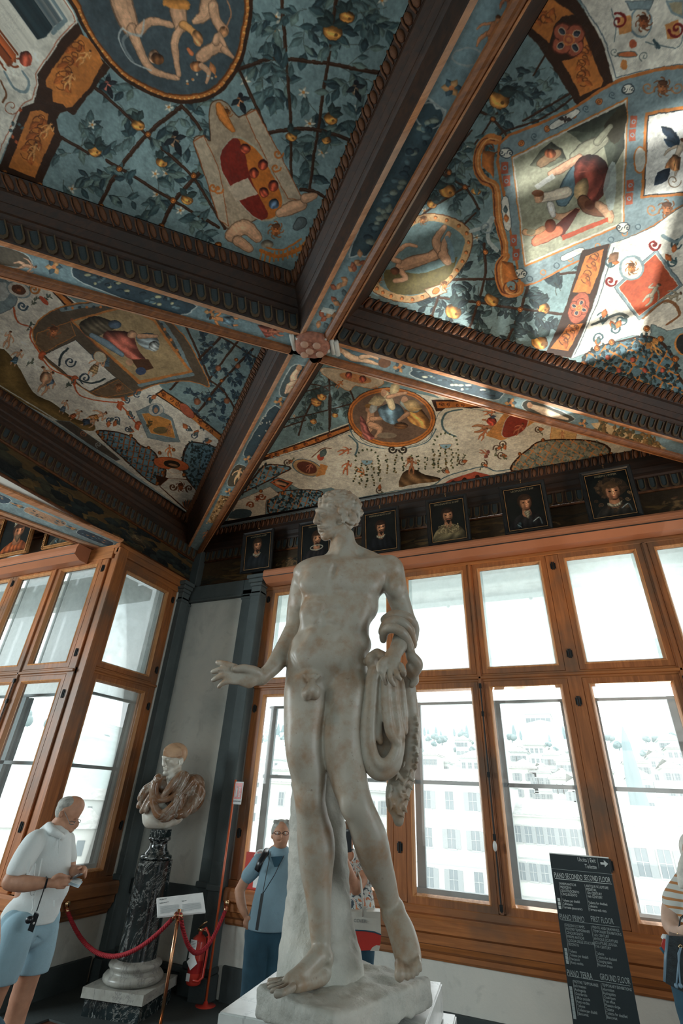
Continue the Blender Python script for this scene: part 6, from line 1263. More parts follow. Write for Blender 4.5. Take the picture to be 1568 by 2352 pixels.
# ---- portraits
GOLDL = plain('gilt_fillet', (.40, .22, .09), .4, .3, .25, 20, .2); BLKF = plain('black_picture_frame', (.012, .014, .015), .35, 0, .3, 12, .1); GOLDF = plain('gilded_beaded_frame', (.42, .20, .07), .38, .4, .35, 25, .3); LETT = plain('dull_gold_lettering', (.20, .17, .10), .6)
def portrait_img(k, spec):
    global P; Pv = P; random.seed(40+k); P = Paint(170, 210, lambda x, y: (x, 210-y), (16, 19, 19))
    skin, hair, coat, hx, hy, hr, kind = spec; hr *= 1.5; hx -= 4; hy += 2; sy = hy+hr*1.15; skin = tuple(min(255, q*1.12) for q in skin)
    P.poly(ell(95, 110, 90, 110), (24, 28, 26), .6)
    sh = smoothc([(hx-72, 214), (hx-66, sy+42), (hx-34, sy+16), (hx+2, sy+4), (hx+40, sy+16), (hx+68, sy+44), (hx+74, 214)], True, 4); P.poly(sh, coat, vol=.7)
    if kind == 'wig':
        for j in range(46): t = random.uniform(0, 2*PI); r = random.uniform(.5, 1.25); P.curl(hx+hr*1.6*math.cos(t)*r, hy+hr*.4+hr*2.1*math.sin(t)*r*.9, random.uniform(5, 11), t, random.choice([(78, 60, 42), (58, 44, 32), (104, 84, 60)]), 3.4)
        P.poly(ell(hx, hy-hr*.6, hr*1.7, hr*1.3), (60, 46, 34), .6)
    if kind == 'turban': P.poly(ell(hx, hy-hr*1.7, hr*1.05, hr*1.6), (150, 140, 118), vol=.8); P.stroke([(hx-hr, hy-hr*.9), (hx, hy-hr*1.5), (hx+hr*.9, hy-hr)], 4, (112, 96, 76))
    P.poly(ell(hx, hy-hr*.35, hr*.98, hr*1.1), hair, vol=.4); P.limb((hx, hy+hr*.9), (hx+1, hy+hr*1.5), hr*.5, hr*.6, tuple(q*.8 for q in skin))
    P.poly(ell(hx+hr*.1, hy, hr*.74, hr*1.08), skin, vol=.75)
    P.poly(ell(hx-hr*.34, hy+hr*.05, hr*.42, hr*1.0), tuple(q*.45 for q in skin), .45); P.poly(ell(hx+hr*.02, hy-hr*.86, hr*.80, hr*.40), hair, .9)
    for d in (-1, 1): P.poly(ell(hx+hr*.12+d*hr*.34, hy-hr*.12, hr*.15, hr*.09), (28, 20, 16)); P.stroke([(hx+hr*.12+d*hr*.5, hy-hr*.34), (hx+hr*.12+d*hr*.18, hy-hr*.36)], 1.6, tuple(q*.45 for q in skin))
    P.stroke([(hx+hr*.14, hy-hr*.1), (hx+hr*.24, hy+hr*.3), (hx+hr*.08, hy+hr*.34)], 2, tuple(q*.6 for q in skin)); P.stroke([(hx-hr*.1, hy+hr*.6), (hx+hr*.32, hy+hr*.6)], 2.2, (110, 52, 40))
    if kind in ('beard', 'lace', 'ruff'):
        P.stroke([(hx-hr*.26, hy+hr*.52), (hx+hr*.1, hy+hr*.44), (hx+hr*.46, hy+hr*.5)], 3.6, hair); P.poly(smoothc([(hx-hr*.2, hy+hr*.72), (hx+hr*.34, hy+hr*.72), (hx+hr*.2, hy+hr*1.3), (hx+hr*.02, hy+hr*1.3)], True, 3), hair, vol=.3)
    if kind == 'beard' or kind == 'wig': P.poly(smoothc([(hx-hr*.7, hy+hr*1.25), (hx, hy+hr*1.6), (hx+hr*.8, hy+hr*1.25), (hx+hr*.6, hy+hr*1.75), (hx, hy+hr*1.95), (hx-hr*.7, hy+hr*1.7)], True, 3), (132, 124, 104), vol=.6)
    if kind == 'lace':
        for j in range(150): P.leaf(hx+random.uniform(-48, 50), hy+hr*1.5+random.uniform(0, 40), 8, random.uniform(-3, 3), random.choice([(150, 134, 100), (110, 98, 72), (84, 74, 54)]), None, .4)
    if kind == 'ruff': P.ring(hx, hy+hr*1.5, hr*1.1, hr*.4, 6, (140, 134, 116))
    if kind in ('wig', 'armour'): P.stroke([(hx+22, 176), (hx+48, 160), (hx+56, 190)], 6, (70, 78, 78)); P.stroke([(hx+24, 174), (hx+46, 160)], 2, (170, 174, 164))
    if kind == 'armour': P.poly(ell(hx-36, 186, 12, 18, .4), (40, 50, 52), vol=1.2); P.stroke([(hx-46, 180), (hx-30, 196)], 2, (150, 156, 146)); P.poly(smoothc([(hx-hr*.3, hy+hr*1.2), (hx+hr*.5, hy+hr*1.2), (hx+hr*.3, hy+hr*2.2), (hx, hy+hr*2.2)], True, 3), (120, 112, 92), vol=.6)
    if kind == 'turban': P.poly(smoothc([(hx-hr*.4, hy+hr*.6), (hx+hr*.5, hy+hr*.6), (hx+hr*.2, hy+hr*1.7)], True, 3), (90, 70, 52), vol=.5)
    im = P.finish('portrait_painting_%d' % k, .1); P = Pv; return painted('oil_portrait_%d' % k, im, .35, False, .05)
SK = (170, 118, 86)
specs = [('bearded man with a ruff, nearest the corner', 'RODVLPHVS II IMP', -4.15, (SK, (52, 40, 30), (24, 28, 30), 84, 70, 22, 'beard')),
         ('man in a ruff behind the head of the statue', 'MATTHIAS IMP', -3.13, (SK, (50, 36, 26), (28, 26, 26), 96, 86, 22, 'ruff')),
         ('dark haired man with a moustache and plain white collar', 'FERDINANDVS II IMP', -2.09, (SK, (40, 28, 22), (20, 22, 24), 88, 84, 20, 'beard')),
         ('long haired man in a wide lace collar', 'FERDINANDVS III IMP', -1.13, (SK, (34, 26, 22), (96, 86, 62), 88, 80, 21, 'lace')),
         ('man in armour with a hanging white cravat', 'LEOPOLDVS I IMP', -.14, (SK, (44, 32, 24), (26, 26, 26), 92, 82, 22, 'armour')),
         ('man in a large curled wig, last on the right', 'IOSEPH I IMPER', .83, (SK, (70, 54, 38), (36, 34, 30), 98, 96, 24, 'wig'))]
BEADG = MB().ball((0, 0, 0), .5, 6, 4).mesh('bead', GOLDF, True)
def portrait(x0, x1, z0, z1, y, k, spec, label, words, frm, gold=False):
    t = empty('portrait', ((x0+x1)/2, y, z0)); t.rotation_euler = (math.radians(6), 0, 0); tag(t, label, 'painting', 'row of painted portraits above the windows')
    w_, h = x1-x0, z1-z0; m = MB(); pr = [(0, .0), (0, -.03), (.012, -.045), (.03, -.035), (.045, -.02), (.05, -.0)]
    m.frame(-w_/2, w_/2, 0, h, pr); m.build('frame', frm, t)
    m = MB(); m.add([(-w_/2+.045, -.008, .045), (w_/2-.045, -.008, .045), (w_/2-.045, -.008, h-.045), (-w_/2+.045, -.008, h-.045)], [(0, 1, 2, 3)])
    o = m.build('canvas', portrait_img(k, spec), t, fix=False); ul = o.data.uv_layers.new(name='UVMap'); ul.data.foreach_set('uv', [0, 0, 1, 0, 1, 1, 0, 1])
    if not gold:
        m = MB(); m.frame(-w_/2+.055, w_/2-.055, .055, h-.055, [(0, -.010), (.006, -.010), (.006, -.014), (0, -.014)]); m.build('gilt_fillet', GOLDL, t)
        text(words, .036, LETT, t, basisM((0, -.012, h-.105), (1, 0, 0), (0, 0, 1)), 'CENTER', 'inscription', 1.0)
        m = MB(); m.tube([(0, -.02, h), (0, -.01, h+.05)], .004, 5).ball((0, -.02, h+.045), .012, 6, 5); m.build('hanging_hook', BRASS, t)
    else:
        m = MB(); m.frame(-w_/2+.0, w_/2-.0, .0, h-.0, [(.03, -.034), (.045, -.034), (.045, -.045), (.03, -.045)]); m.build('gilt_inner_moulding', GOLDF, t)
        for s_ in (-1, 1):
            m = MB(); [m.ball((s_*(w_/2-.022), -.048, .02+q*(h-.04)/25), .010, 6, 4) for q in range(26)]; m.build('beading', GOLDF, t)['kind'] = 'stuff'
    return t
for k, (lab, wd, cx, sp_) in enumerate(specs): portrait(cx-.285, cx+.285, 5.0, 5.69, 5.83, k, sp_, 'black framed portrait: '+lab, wd, BLKF)
portrait(-7.88, -7.08, 5.0, 5.74, 4.12, 10, ((150, 96, 66), (50, 34, 26), (110, 56, 30), 96, 92, 24, 'turban'), 'gold framed portrait of a bearded man in a tall white turban', '', GOLDF, True)
portrait(-6.78, -6.12, 5.0, 5.64, 4.14, 11, ((120, 90, 66), (44, 34, 28), (60, 58, 48), 100, 92, 26, 'armour'), 'beaded frame portrait of a figure in pale costume, beside the arch', '', GOLDF, True)
portrait(-8.85, -8.1, 5.0, 5.62, 4.12, 12, (SK, (44, 34, 28), (60, 40, 30), 90, 92, 24, 'beard'), 'gold framed portrait cut by the left edge of the view', '', GOLDF, True)
# ---- marble column with the bust
CJ, Cn, CB = azframe(335, 2100, 7.0)
ca = CJ(302, 2262); cx, cy = float(ca[0]), float(ca[1])
COL = empty('column_pedestal', (cx, cy, FZ)); COL.scale = (1, 1, .927); tag(COL, 'black veined marble column pedestal on a moulded grey base, carrying the bust', 'pedestal')
a45 = math.radians(12)
def rbox(mb, h, z0, z1):
    c_, s_ = math.cos(a45), math.sin(a45); p = [(c_*x-s_*y, s_*x+c_*y, z0) for x, y in ((-h, -h), (h, -h), (h, h), (-h, h))]; mb.prism(p, (0, 0, z1-z0)); return mb
rbox(MB(), .30, 0, .16).build('black_footing', BLACKM, COL); rbox(MB(), .33, .16, .245).build('base_slab', GREYM, COL)
MB().lathe([(.20, .245), (.275, .25), (.295, .275), (.295, .30), (.275, .325), (.245, .33), (.235, .35), (.245, .365), (.262, .385), (.262, .40), (.245, .42), (.21, .425), (.20, .44)], n=48).build('torus_base', GREYM, COL, True)
MB().lathe([(.20, .43), (.195, .46), (.192, .9), (.184, 1.32), (.186, 1.335)], n=48).build('shaft', BLACKM, COL, 2)
so = MB().lathe([(.12, 1.335), (.165, 1.34), (.172, 1.36), (.165, 1.38), (.14, 1.385), (.135, 1.40), (.105, 1.44), (.095, 1.49), (.098, 1.52), (.118, 1.53), (.125, 1.545), (.118, 1.56), (.10, 1.565)], n=40); so.build('socle', BLACKM, COL, True)
rbox(MB(), .085, 1.565, 1.64).build('socle_block', BLACKM, COL)
BJ = lambda x, y, dd=0.0: CJ(x, y, dd)
BUST = empty('bust', (cx, cy, FZ+1.522)); tag(BUST, 'marble bust of a short haired man in a brown stone cloak, on the black column', 'bust')
PALEM = marble('polished_pale_marble', (.68, .66, .58), (.50, .40, .28), None, .3, False); TOGA = marble('brown_streaked_marble', (.20, .10, .05), (.30, .26, .21), (.36, .34, .29), .2, False); HAIRM = marble('ochre_stained_marble', (.56, .36, .22), (.40, .22, .12), None, .4, False)
v = Vol(.0075, BJ); v.J_px = True; v.n = Cn      # px from the 7.84x crop
q_ = lambda x, y: (300+x/7.84, 1680+y/7.84)
v.ell((*q_(815, 400), .0), 25, 22, .10, .02); v.ell((*q_(760, 540), -.01), 21, 24, .08, .02); v.ell((*q_(690, 640), -.02), 12, 14, .05, .02); v.cap((*q_(860, 640), -.07), (*q_(655, 745), -.04), 5, 6, .015)
v.chain([(*q_(600, 470), -.06), (*q_(596, 540), -.09), (*q_(604, 600), -.105)], [3, 3.4, 4.6], .008); v.chain([(*q_(580, 455), -.04), (*q_(650, 470), -.085), (*q_(740, 480), -.09)], [2.6, 3, 2.2], .012); v.ell((*q_(660, 520), -.095), 7, 4.2, .024, .010, sub=True); v.ell((*q_(672, 518), -.075), 5, 3.4, .018, .004)
v.cap((*q_(600, 655), -.07), (*q_(660, 665), -.085), 2.2, 1.6, .005); v.cap((*q_(605, 690), -.07), (*q_(655, 695), -.08), 2.4, 1.6, .005); v.ell((*q_(625, 750), -.05), 6, 5, .03, .01); v.cap((*q_(660, 590), -.09), (*q_(690, 690), -.08), 1.2, .8, .006, sub=True)
v.ell((*q_(912, 540), -.085), 5, 8.5, .018, .006); v.ell((*q_(910, 535), -.105), 2.4, 4.5, .012, .004, sub=True)
v.cap((*q_(790, 700), .0), (*q_(770, 950), .02), 15, 20, .03)
bo = [v.build('head', PALEM, BUST, basis=CB)]; rr = np.random.default_rng(3)
v = Vol(.006, BJ); v.J_px = True; v.n = Cn; v.ell((*q_(815, 395), .0), 26, 22.5, .105, .01); v.ell((*q_(870, 440), .01), 17, 18, .09, .01)
for k in range(34):
    a = k/33; x0 = 585+a*340; yy = 430+ (40*math.sin(a*3)); v.chain([(*q_(640+a*230, 290-60*math.sin(a*3.1)), -.06), (*q_(x0*.55+ (640+a*230)*.45, 330), -.115), (*q_(x0, yy), -.105-.022*math.sin(a*3))], [2.0, 2.0, 1.0], .002)
v.ell((*q_(700, 640), -.02), 30, 23, .16, .005, sub=True); v.ell((*q_(900, 600), -.10), 10, 16, .05, .005, sub=True)
bo.append(v.build('hair', HAIRM, BUST, basis=CB)); bo[-1]['label'] = 'short combed ochre stained hair'
v = Vol(.008, BJ); v.J_px = True; v.n = Cn
v.cap((*q_(430, 1500), -.0), (*q_(780, 1480), .03), 26, 24, .04, .8); v.cap((*q_(430, 1300), .02), (*q_(900, 1200), .07), 28, 30, .05, .7); v.cap((*q_(370, 1590), -.01), (*q_(620, 1610), .0), 16, 16, .04, 1.0); v.cap((*q_(500, 1640), .03), (*q_(500, 1700), .04), 16, 14, .03); v.obox((cx, cy, FZ+1.522-.2), (.5, .5, .2), np.eye(3), .001, .004, True)
bo.append(v.build('chest', PALEM, BUST, basis=CB))
v = Vol(.008, BJ); v.J_px = True; v.n = Cn
v.cap((*q_(560, 1000), .05), (*q_(1120, 1000), .08), 22, 27, .03, .9); v.cap((*q_(1120, 1050), .06), (*q_(1180, 1200), .06), 24, 18, .03, .9); v.cap((*q_(440, 950), .02), (*q_(230, 1300), .03), 12, 13, .03, .8); v.cap((*q_(780, 1150), .0), (*q_(1060, 1250), .04), 30, 28, .04, .7)
F_ = [([(930, 760), (800, 900), (680, 1050), (560, 1180), (470, 1150), (440, 1000), (500, 840)], 9), ([(980, 800), (900, 980), (780, 1150), (640, 1230), (480, 1220), (420, 1080), (440, 940)], 9), ([(1100, 880), (980, 1040), (840, 1200), (700, 1380), (560, 1500), (470, 1440), (400, 1250), (400, 1080)], 9),
      ([(1160, 900), (1000, 1150), (860, 1400), (700, 1540), (580, 1560)], 8), ([(1180, 920), (1080, 1200), (960, 1420), (860, 1500)], 9), ([(1220, 980), (1160, 1200), (1040, 1400), (960, 1490)], 9), ([(1240, 1000), (1270, 1130), (1180, 1280), (1060, 1400)], 9), ([(900, 1080), (880, 1300), (820, 1480)], 7), ([(820, 1200), (760, 1400), (700, 1500)], 6),
      ([(460, 930), (330, 1050), (190, 1250), (150, 1340)], 7), ([(470, 980), (360, 1120), (260, 1300), (210, 1430)], 6), ([(470, 1030), (390, 1200), (320, 1330), (280, 1430)], 5), ([(420, 920), (270, 1020), (170, 1200)], 6)]
for k, (pts, r) in enumerate(F_): v.chain([(*q_(*p), -.150+.13*abs((p[0]-620)/650)**1.3-.012*(k % 3)) for p in pts], [r*(.85+.25*math.sin(i*1.3+k)) for i in range(len(pts))], .016)
for k in range(9): v.cap((*q_(150+k*16, 1300+k*16), -.02), (*q_(175+k*13, 1400+k*14), .0), 3, 2, .003)
v.ell((*q_(500, 830), -.06), 5, 5, .02, .004)
bo.append(v.build('cloak', TOGA, BUST, basis=CB)); bo[-1]['label'] = 'brown veined stone cloak with deep folds'
to_origin(BUST, bo, BUST.location)
# ---- fire extinguisher with its red stand
RED = flat('red_enamel', (.55, .045, .03), .28, .5); RED2 = flat('orange_red_pole', (.62, .12, .04), .3, .5); PAPER = flat('white_paper', (.78, .80, .79), .6); DARKTXT = flat('dark_print', (.06, .09, .11), .7); BLKP = flat('black_plastic', (.012, .016, .02), .3, .5)
ey_ = 5.70; E0 = on_y(443, 2262, ey_); ex_, ez_ = float(E0[0]), float(E0[2])
STN = empty('extinguisher_stand', (ex_+.12, ey_+.1, FZ)); tag(STN, 'tall red pole stand with an ESTINTORE sign plate at its top', 'stand')
pt_ = on_y(521, 1790, ey_+.1); hx_ = float(pt_[2])-FZ
MB().tube([(0, 0, .0), (0, 0, hx_)], .013, 10).build('pole', RED2, STN, True)
MB().lathe([(.15, 0), (.15, .012), (.03, .02), (.015, .05)], n=24).build('foot_plate', RED, STN, True)
MB().tube([(0, 0, .55), (-.02, -.05, .56), (-.06, -.06, .56)], .01, 8).build('bracket', RED, STN, True)
sg = MB().box((.01, -.012, hx_-.26), (.125, -.004, hx_-.02), .002).build('sign_plate', PAPER, STN); sg['label'] = 'white edged sign plate with a red panel'
MB().box((.022, -.015, hx_-.205), (.115, -.012, hx_-.035)).build('red_panel', RED, sg)
m = MB(); m.box((.035, -.018, hx_-.18), (.058, -.015, hx_-.09)).box((.042, -.018, hx_-.09), (.051, -.015, hx_-.07)).box((.036, -.018, hx_-.075), (.06, -.015, hx_-.065)); [m.box((.075+.006*math.sin(i), -.018, hx_-.18+i*.022), (.1+.006*math.sin(i*2), -.015, hx_-.168+i*.022)) for i in range(5)]; m.build('symbol', PAPER, sg)
text('ESTINTORE', .021, DARKTXT, sg, basisM((.068, -.0155, hx_-.235), (1, 0, 0), (0, 0, 1)), 'CENTER')
EXT = empty('fire_extinguisher', (ex_, ey_, FZ)); tag(EXT, 'red fire extinguisher with paper tags, hanging on the pole stand beside the pilaster', 'fire extinguisher')
b0 = ez_-FZ
MB().lathe([(.055, b0), (.072, b0+.01), (.076, b0+.03), (.076, b0+.34), (.068, b0+.375), (.04, b0+.40), (.022, b0+.405), (.022, b0+.43)], n=28).build('cylinder', RED, EXT, True)
MB().box((-.03, -.02, b0+.43), (.03, .02, b0+.455), .004).tube([(-.02, 0, b0+.46), (.03, -.01, b0+.50), (.07, -.01, b0+.52)], .008, 8).tube([(-.02, 0, b0+.45), (.03, -.01, b0+.455), (.08, -.01, b0+.44)], .007, 8).build('valve_handle', BRASS, EXT, True)
MB().tube([(.02, 0, b0+.44), (.08, -.02, b0+.47), (.13, -.02, b0+.42), (.135, -.02, b0+.25), (.13, -.03, b0+.08), (.10, -.06, b0+.05), (.05, -.09, b0+.06)], .012, 8).build('hose', RED, EXT, True)
t_ = MB().box((-.05, -.082, b0+.22), (.03, -.079, b0+.37)).build('paper_tag', PAPER, EXT); [MB().box((-.045, -.084, b0+.355-i*.012), (.02, -.082, b0+.357-i*.012)).build('tag_line', DARKTXT, t_) for i in range(5)]
m = MB(); m.prism([(-.06, -.085, b0+.19), (.0, -.085, b0+.13), (.075, -.085, b0+.19), (.015, -.085, b0+.26)], (0, -.002, 0)); m.build('inspection_card', PAPER, EXT); MB().box((-.045, -.078, b0+.04), (.0, -.074, b0+.1)).build('label_sticker', PAPER, EXT)
MB().lathe([(.077, b0+.10), (.0775, b0+.20)], n=28, cap=False).build('printed_band', flat('dark_red_print', (.36, .02, .02), .3), EXT, True)
# ---- white info card on a brass stand, rope and wall knobs
rr_ = ray(412, 2088); n_ = np.array([rr_[0], rr_[1], 0])/math.hypot(rr_[0], rr_[1]); sp_ = EYE+rr_*6.3/math.hypot(rr_[0], rr_[1]); sx_, sy_, sz_ = map(float, sp_)
ST = empty('label_stand', (sx_, sy_, FZ)); tag(ST, 'slim copper coloured stand holding a white museum label', 'label stand')
COPP = plain('copper_tube', (.62, .33, .18), .22, 1, .06, 10, .03)
MB().tube([(0, 0, 0), (0, 0, sz_-FZ)], .017, 12).build('post', COPP, ST, True); MB().lathe([(.13, 0), (.13, .01), (.02, .02)], n=28).build('foot', COPP, ST, True)
ctr = [on_d(x, y, 6.28, n_) for x, y in ((362, 2105), (472, 2094), (466, 2054), (358, 2067))]
ctr = [np.array(q)-np.array([sx_, sy_, FZ]) for q in ctr]; ctr[0] -= n_*.0; ctr[1] -= n_*.0; ctr[2] += n_*.10; ctr[3] += n_*.10
cp = MB().prism(ctr, (0, 0, -.012)).build('label_card', PAPER, ST)
cx1 = (ctr[1]-ctr[0]); cy1 = (ctr[3]-ctr[0]); cnn = np.cross(cx1, cy1); cnn /= np.linalg.norm(cnn)
def onc(u, vv): return ctr[0]+cx1*u+cy1*vv+cnn*.004
text('Arte romana / Roman Art', .022, DARKTXT, ST, basisM(onc(.05, .84), cx1, cy1)).parent = cp
for c0_, tt in ((.05, 'Busto con corazza'), (.52, 'Bust with cuirass')):
    text(tt, .014, DARKTXT, cp, basisM(onc(c0_, .66), cx1, cy1), name='heading')
    m = MB()
    for i in range(9): a_, b_ = onc(c0_, .50-i*.045), onc(c0_+(.40 if i != 8 else .2), .50-i*.045); m.add([a_, b_, b_+cy1*.018, a_+cy1*.018], [(0, 1, 2, 3)])
    m.build('small_print', flat('grey_print', (.42, .46, .47), .7), cp, fix=False)
KA, KB = on_x(148, 2074, LX+.07), on_y(528, 2072, 5.88)
for i, (K, dv, lab) in enumerate(((KA, (1, -.2, 0), 'brass knob holding the red rope on the sill by the man in white'), (KB, (0, -1, 0), 'brass knob at the long window sill holding the rope end'))):
    o = empty('brass_knob', K); tag(o, lab, 'knob'); d = Vector(dv).normalized()
    MB().tube([(0, 0, 0), tuple(d*.05)], .014, 10).tube([tuple(d*.05), tuple(d*.06), tuple(d*.075)], [.02, .032, .028], 14).build('rosette', BRASS, o, True); MB().tube([tuple(d*.03), tuple(d*.04-Vector((0, 0, .05)))], .008, 8).build('hook', BRASS, o, True)
def rope(A, B, sag, label):
    A, B = np.array(A, float), np.array(B, float); N = 60; base = []
    for i in range(N+1): t = i/N; q = A*(1-t)+B*t; q[2] -= sag*4*t*(1-t); base.append(q)
    o = empty('barrier_rope', A); tag(o, label, 'rope', 'red twisted barrier ropes'); Lr = sum(np.linalg.norm(base[i+1]-base[i]) for i in range(N)); 
    for s_ in range(3):
        pts = []
        for i in range(N*4+1):
            t = i/(N*4); k = min(int(t*N), N-1); f = t*N-k; c_ = base[k]*(1-f)+base[k+1]*f; tg = base[k+1]-base[k]; tg /= np.linalg.norm(tg); a = np.cross(tg, [0, 0, 1.]); a /= np.linalg.norm(a); b = np.cross(a, tg); ph = t*Lr/.075*2*PI+s_*2*PI/3
            pts.append(c_+.010*(math.cos(ph)*a+math.sin(ph)*b)-A)
        MB().tube(pts, .0115, 6).build('rope_strand', ROPE, o, True)
    MB().tube([base[0]-A, base[1]-A, base[2]-A], .02, 10).build('end_ferrule', BRASS, o, True); MB().tube([base[-3]-A, base[-2]-A, base[-1]-A], .02, 10).build('end_ferrule', BRASS, o, True); return o
ROPE = plain('crimson_rope', (.36, .02, .03), .75, 0, .25, 60, .4)
HK = np.array([sx_, sy_, sz_-.03])-n_*.03; rope(KA+np.array([.04, 0, -.03]), HK+np.array([-.02, 0, 0]), .36, 'red rope sagging from the left sill knob to the label stand'); rope(HK+np.array([.02, 0, 0]), KB+np.array([0, -.05, -.03]), .34, 'red rope from the label stand to the knob under the long window')
# ---- the directory board
DY = 4.6; D0, D1 = on_y(1261, 1962, DY), on_y(1397, 1969, DY); dx0, dx1, dz = float(D0[0]), float(D1[0]), float((D0[2]+D1[2])/2)
DB = empty('directory_board', ((dx0+dx1)/2, DY, FZ)); tag(DB, 'tall black museum directory board with white lettering and an arrow', 'sign')
BOARD = plain('black_board', (.016, .026, .03), .42, 0, .15, 3, .02); LET = flat('white_lettering', (.62, .68, .67), .6); LET2 = flat('grey_lettering', (.36, .42, .42), .6)
W2 = (dx1-dx0)/2; HT = dz-FZ
MB().box((-W2, 0, .0), (W2, .03, HT), .002).build('panel', BOARD, DB); MB().box((-W2-.05, -.12, 0), (W2+.05, .16, .02), .004).build('foot', BOARD, DB)
def pl_(px, py): q = on_y(px, py, DY-.002); return Vector((float(q[0])-(dx0+dx1)/2, -.002, float(q[2])-FZ))
def line(px, py, s, h, mat=LET, al='LEFT', wd=None, nm='text_line'):
    return text(s, h, mat, DB, basisM(pl_(px, py), (1, 0, 0), (0, 0, 1)), al, nm, wd=wd)
tx = lambda x, y: (1240+x*.2092, 1920+y*.2092)    # px read on the 4.78x crop
def rule(a, b, mat=LET2, t=.0018):
    A, B = pl_(*tx(*a)), pl_(*tx(*b)); m = MB()
    if abs(A.x-B.x) > abs(A.z-B.z): zz = (A.z+B.z)/2; m.box((A.x, -.004, zz-t/2), (B.x, -.001, zz+t/2))
    else: xx = (A.x+B.x)/2; m.box((xx-t/2, -.004, B.z), (xx+t/2, -.001, A.z))
    m.build('rule', mat, DB)
mw = lambda a, b: abs(pl_(*tx(*b)).x-pl_(*tx(*a)).x)
line(*tx(412, 276), 'Uscita | Exit', .034, LET, wd=mw((412, 262), (608, 275))); line(*tx(494, 352), 'Toilette', .034, LET, wd=mw((494, 345), (622, 355)))
A = pl_(*tx(662, 300)); B = pl_(*tx(745, 300)); m = MB(); w_ = B.x-A.x; m.prism([(A.x, -.004, A.z-w_*.13), (A.x+w_*.5, -.004, A.z-w_*.13), (A.x+w_*.5, -.004, A.z-w_*.42), (B.x, -.004, A.z), (A.x+w_*.5, -.004, A.z+w_*.42), (A.x+w_*.5, -.004, A.z+w_*.13), (A.x, -.004, A.z+w_*.13)], (0, .003, 0)); m.build('arrow', LET, DB)
rule((625, 220), (642, 355)); rule((120, 368), (795, 410)); rule((165, 476), (785, 520), LET, .003); rule((228, 930), (870, 992)); rule((306, 1548), (985, 1635))
for (x, y, s, xe, m_) in ((155, 455, 'PIANO SECONDO', 460, LET), (485, 485, 'SECOND FLOOR', 768, LET), (216, 912, 'PIANO PRIMO', 480, LET2), (560, 940, 'FIRST FLOOR', 802, LET2), (298, 1530, 'PIANO TERRA', 566, LET2), (660, 1575, 'GROUND FLOOR', 980, LET2)): line(*tx(x, y), s, .044, m_, wd=mw((x, y), (xe, y)), nm='heading')
cols_ = [((218, 535), 38, 5.5, ['MARMI ANTICHI', 'MEDIOEVO', 'QUATTROCENTO', 'CINQUECENTO', '', 'Toilette per disabili', 'Caffetteria', 'Terrazza panoramica']), ((503, 560), 38, 5.5, ['ANTIQUE SCULPTURE', 'MEDIEVAL', '15th CENTURY', '16th CENTURY', '', 'Toilette for disabled', 'Cafeteria', 'Terrace with vista']),
         ((280, 990), 42, 6, ['DISEGNI E STAMPE.', 'MOSTRE TEMPORANEE', 'CINQUECENTO', 'MARMI ANTICHI', 'LOGGIA DELLE SCULTURE', 'SEICENTO', '', 'Toilette', 'Toilette per disabili', 'Fasciatoio', 'Punti vendita']), ((576, 1015), 42, 6, ['PRINTS AND DRAWINGS', 'TEMPORARY EXHIBITIONS', '16th CENTURY', 'ANTIQUE SCULPTURE', 'SCULPTURE LOGGIA', '17th CENTURY', '', 'Toilette', 'Toilette for disabled', 'Changing table', 'Museum shops']),
         ((368, 1612), 44, 7, ['MOSTRE TEMPORANEE', 'Informazioni', 'Audioguide', 'Guardaroba', 'Ufficio postale', 'Punti vendita', 'Toilette', 'Toilette per disabili', 'Bancomat']), ((680, 1650), 44, 7, ['TEMPORARY EXHIBITIONS', 'Information', 'Audioguides', 'Cloakroom', 'Post office', 'Museum shops', 'Toilette', 'Toilette for disabled', 'Bancomat'])]
for ci, ((x, y), dy, dx_, L_) in enumerate(cols_):
    extra = 0
    for i, s in enumerate(L_):
        if s: text(s, .0205, LET if ci < 2 else LET2, DB, basisM(pl_(*tx(x+i*dx_, y+i*dy+extra)), (1, 0, 0), (0, 0, 1)), 'LEFT', 'text_line', .70)
        else: extra -= 8
    rule((x-12, y-28), (x-12+len(L_)*dx_, y+len(L_)*dy-30+extra))
for (x, y, n__, dy, dx_, m_) in ((205, 700, 3, 42, 6, LET), (282, 1252, 4, 44, 6, LET2), (337, 1672, 8, 45, 6, LET2)):
    for i in range(n__): q = pl_(*tx(x+i*dx_, y+i*dy)); MB().box((q.x-.0085, -.004, q.z-.009), (q.x+.0085, -.001, q.z+.009)).box((q.x-.003, -.006, q.z-.005), (q.x+.003, -.004, q.z+.005)).build('pictogram', m_, DB)
MB().box((-W2, -.002, HT-.002), (W2, .032, HT+.004)).build('steel_edge', WHITE_M, DB)
# ---- red notice by the window frame
RN = empty('red_notice', on_y(556, 2040, 5.86)); tag(RN, 'small red notice board with a white curved mark, left of the man in blue', 'notice')
w2, h2 = .22, .34; MB().box((0, 0, 0), (w2, .012, h2), .002).build('board', RED, RN); MB().box((w2*.62, -.004, .02), (w2, 0, h2-.005)).build('white_half', PAPER, RN); MB().tube([(.20+.09*math.cos(a), -.004, .26+.11*math.sin(a)) for a in np.linspace(.9, 5.4, 20)], .008, 6).build('curved_mark', PAPER, RN)
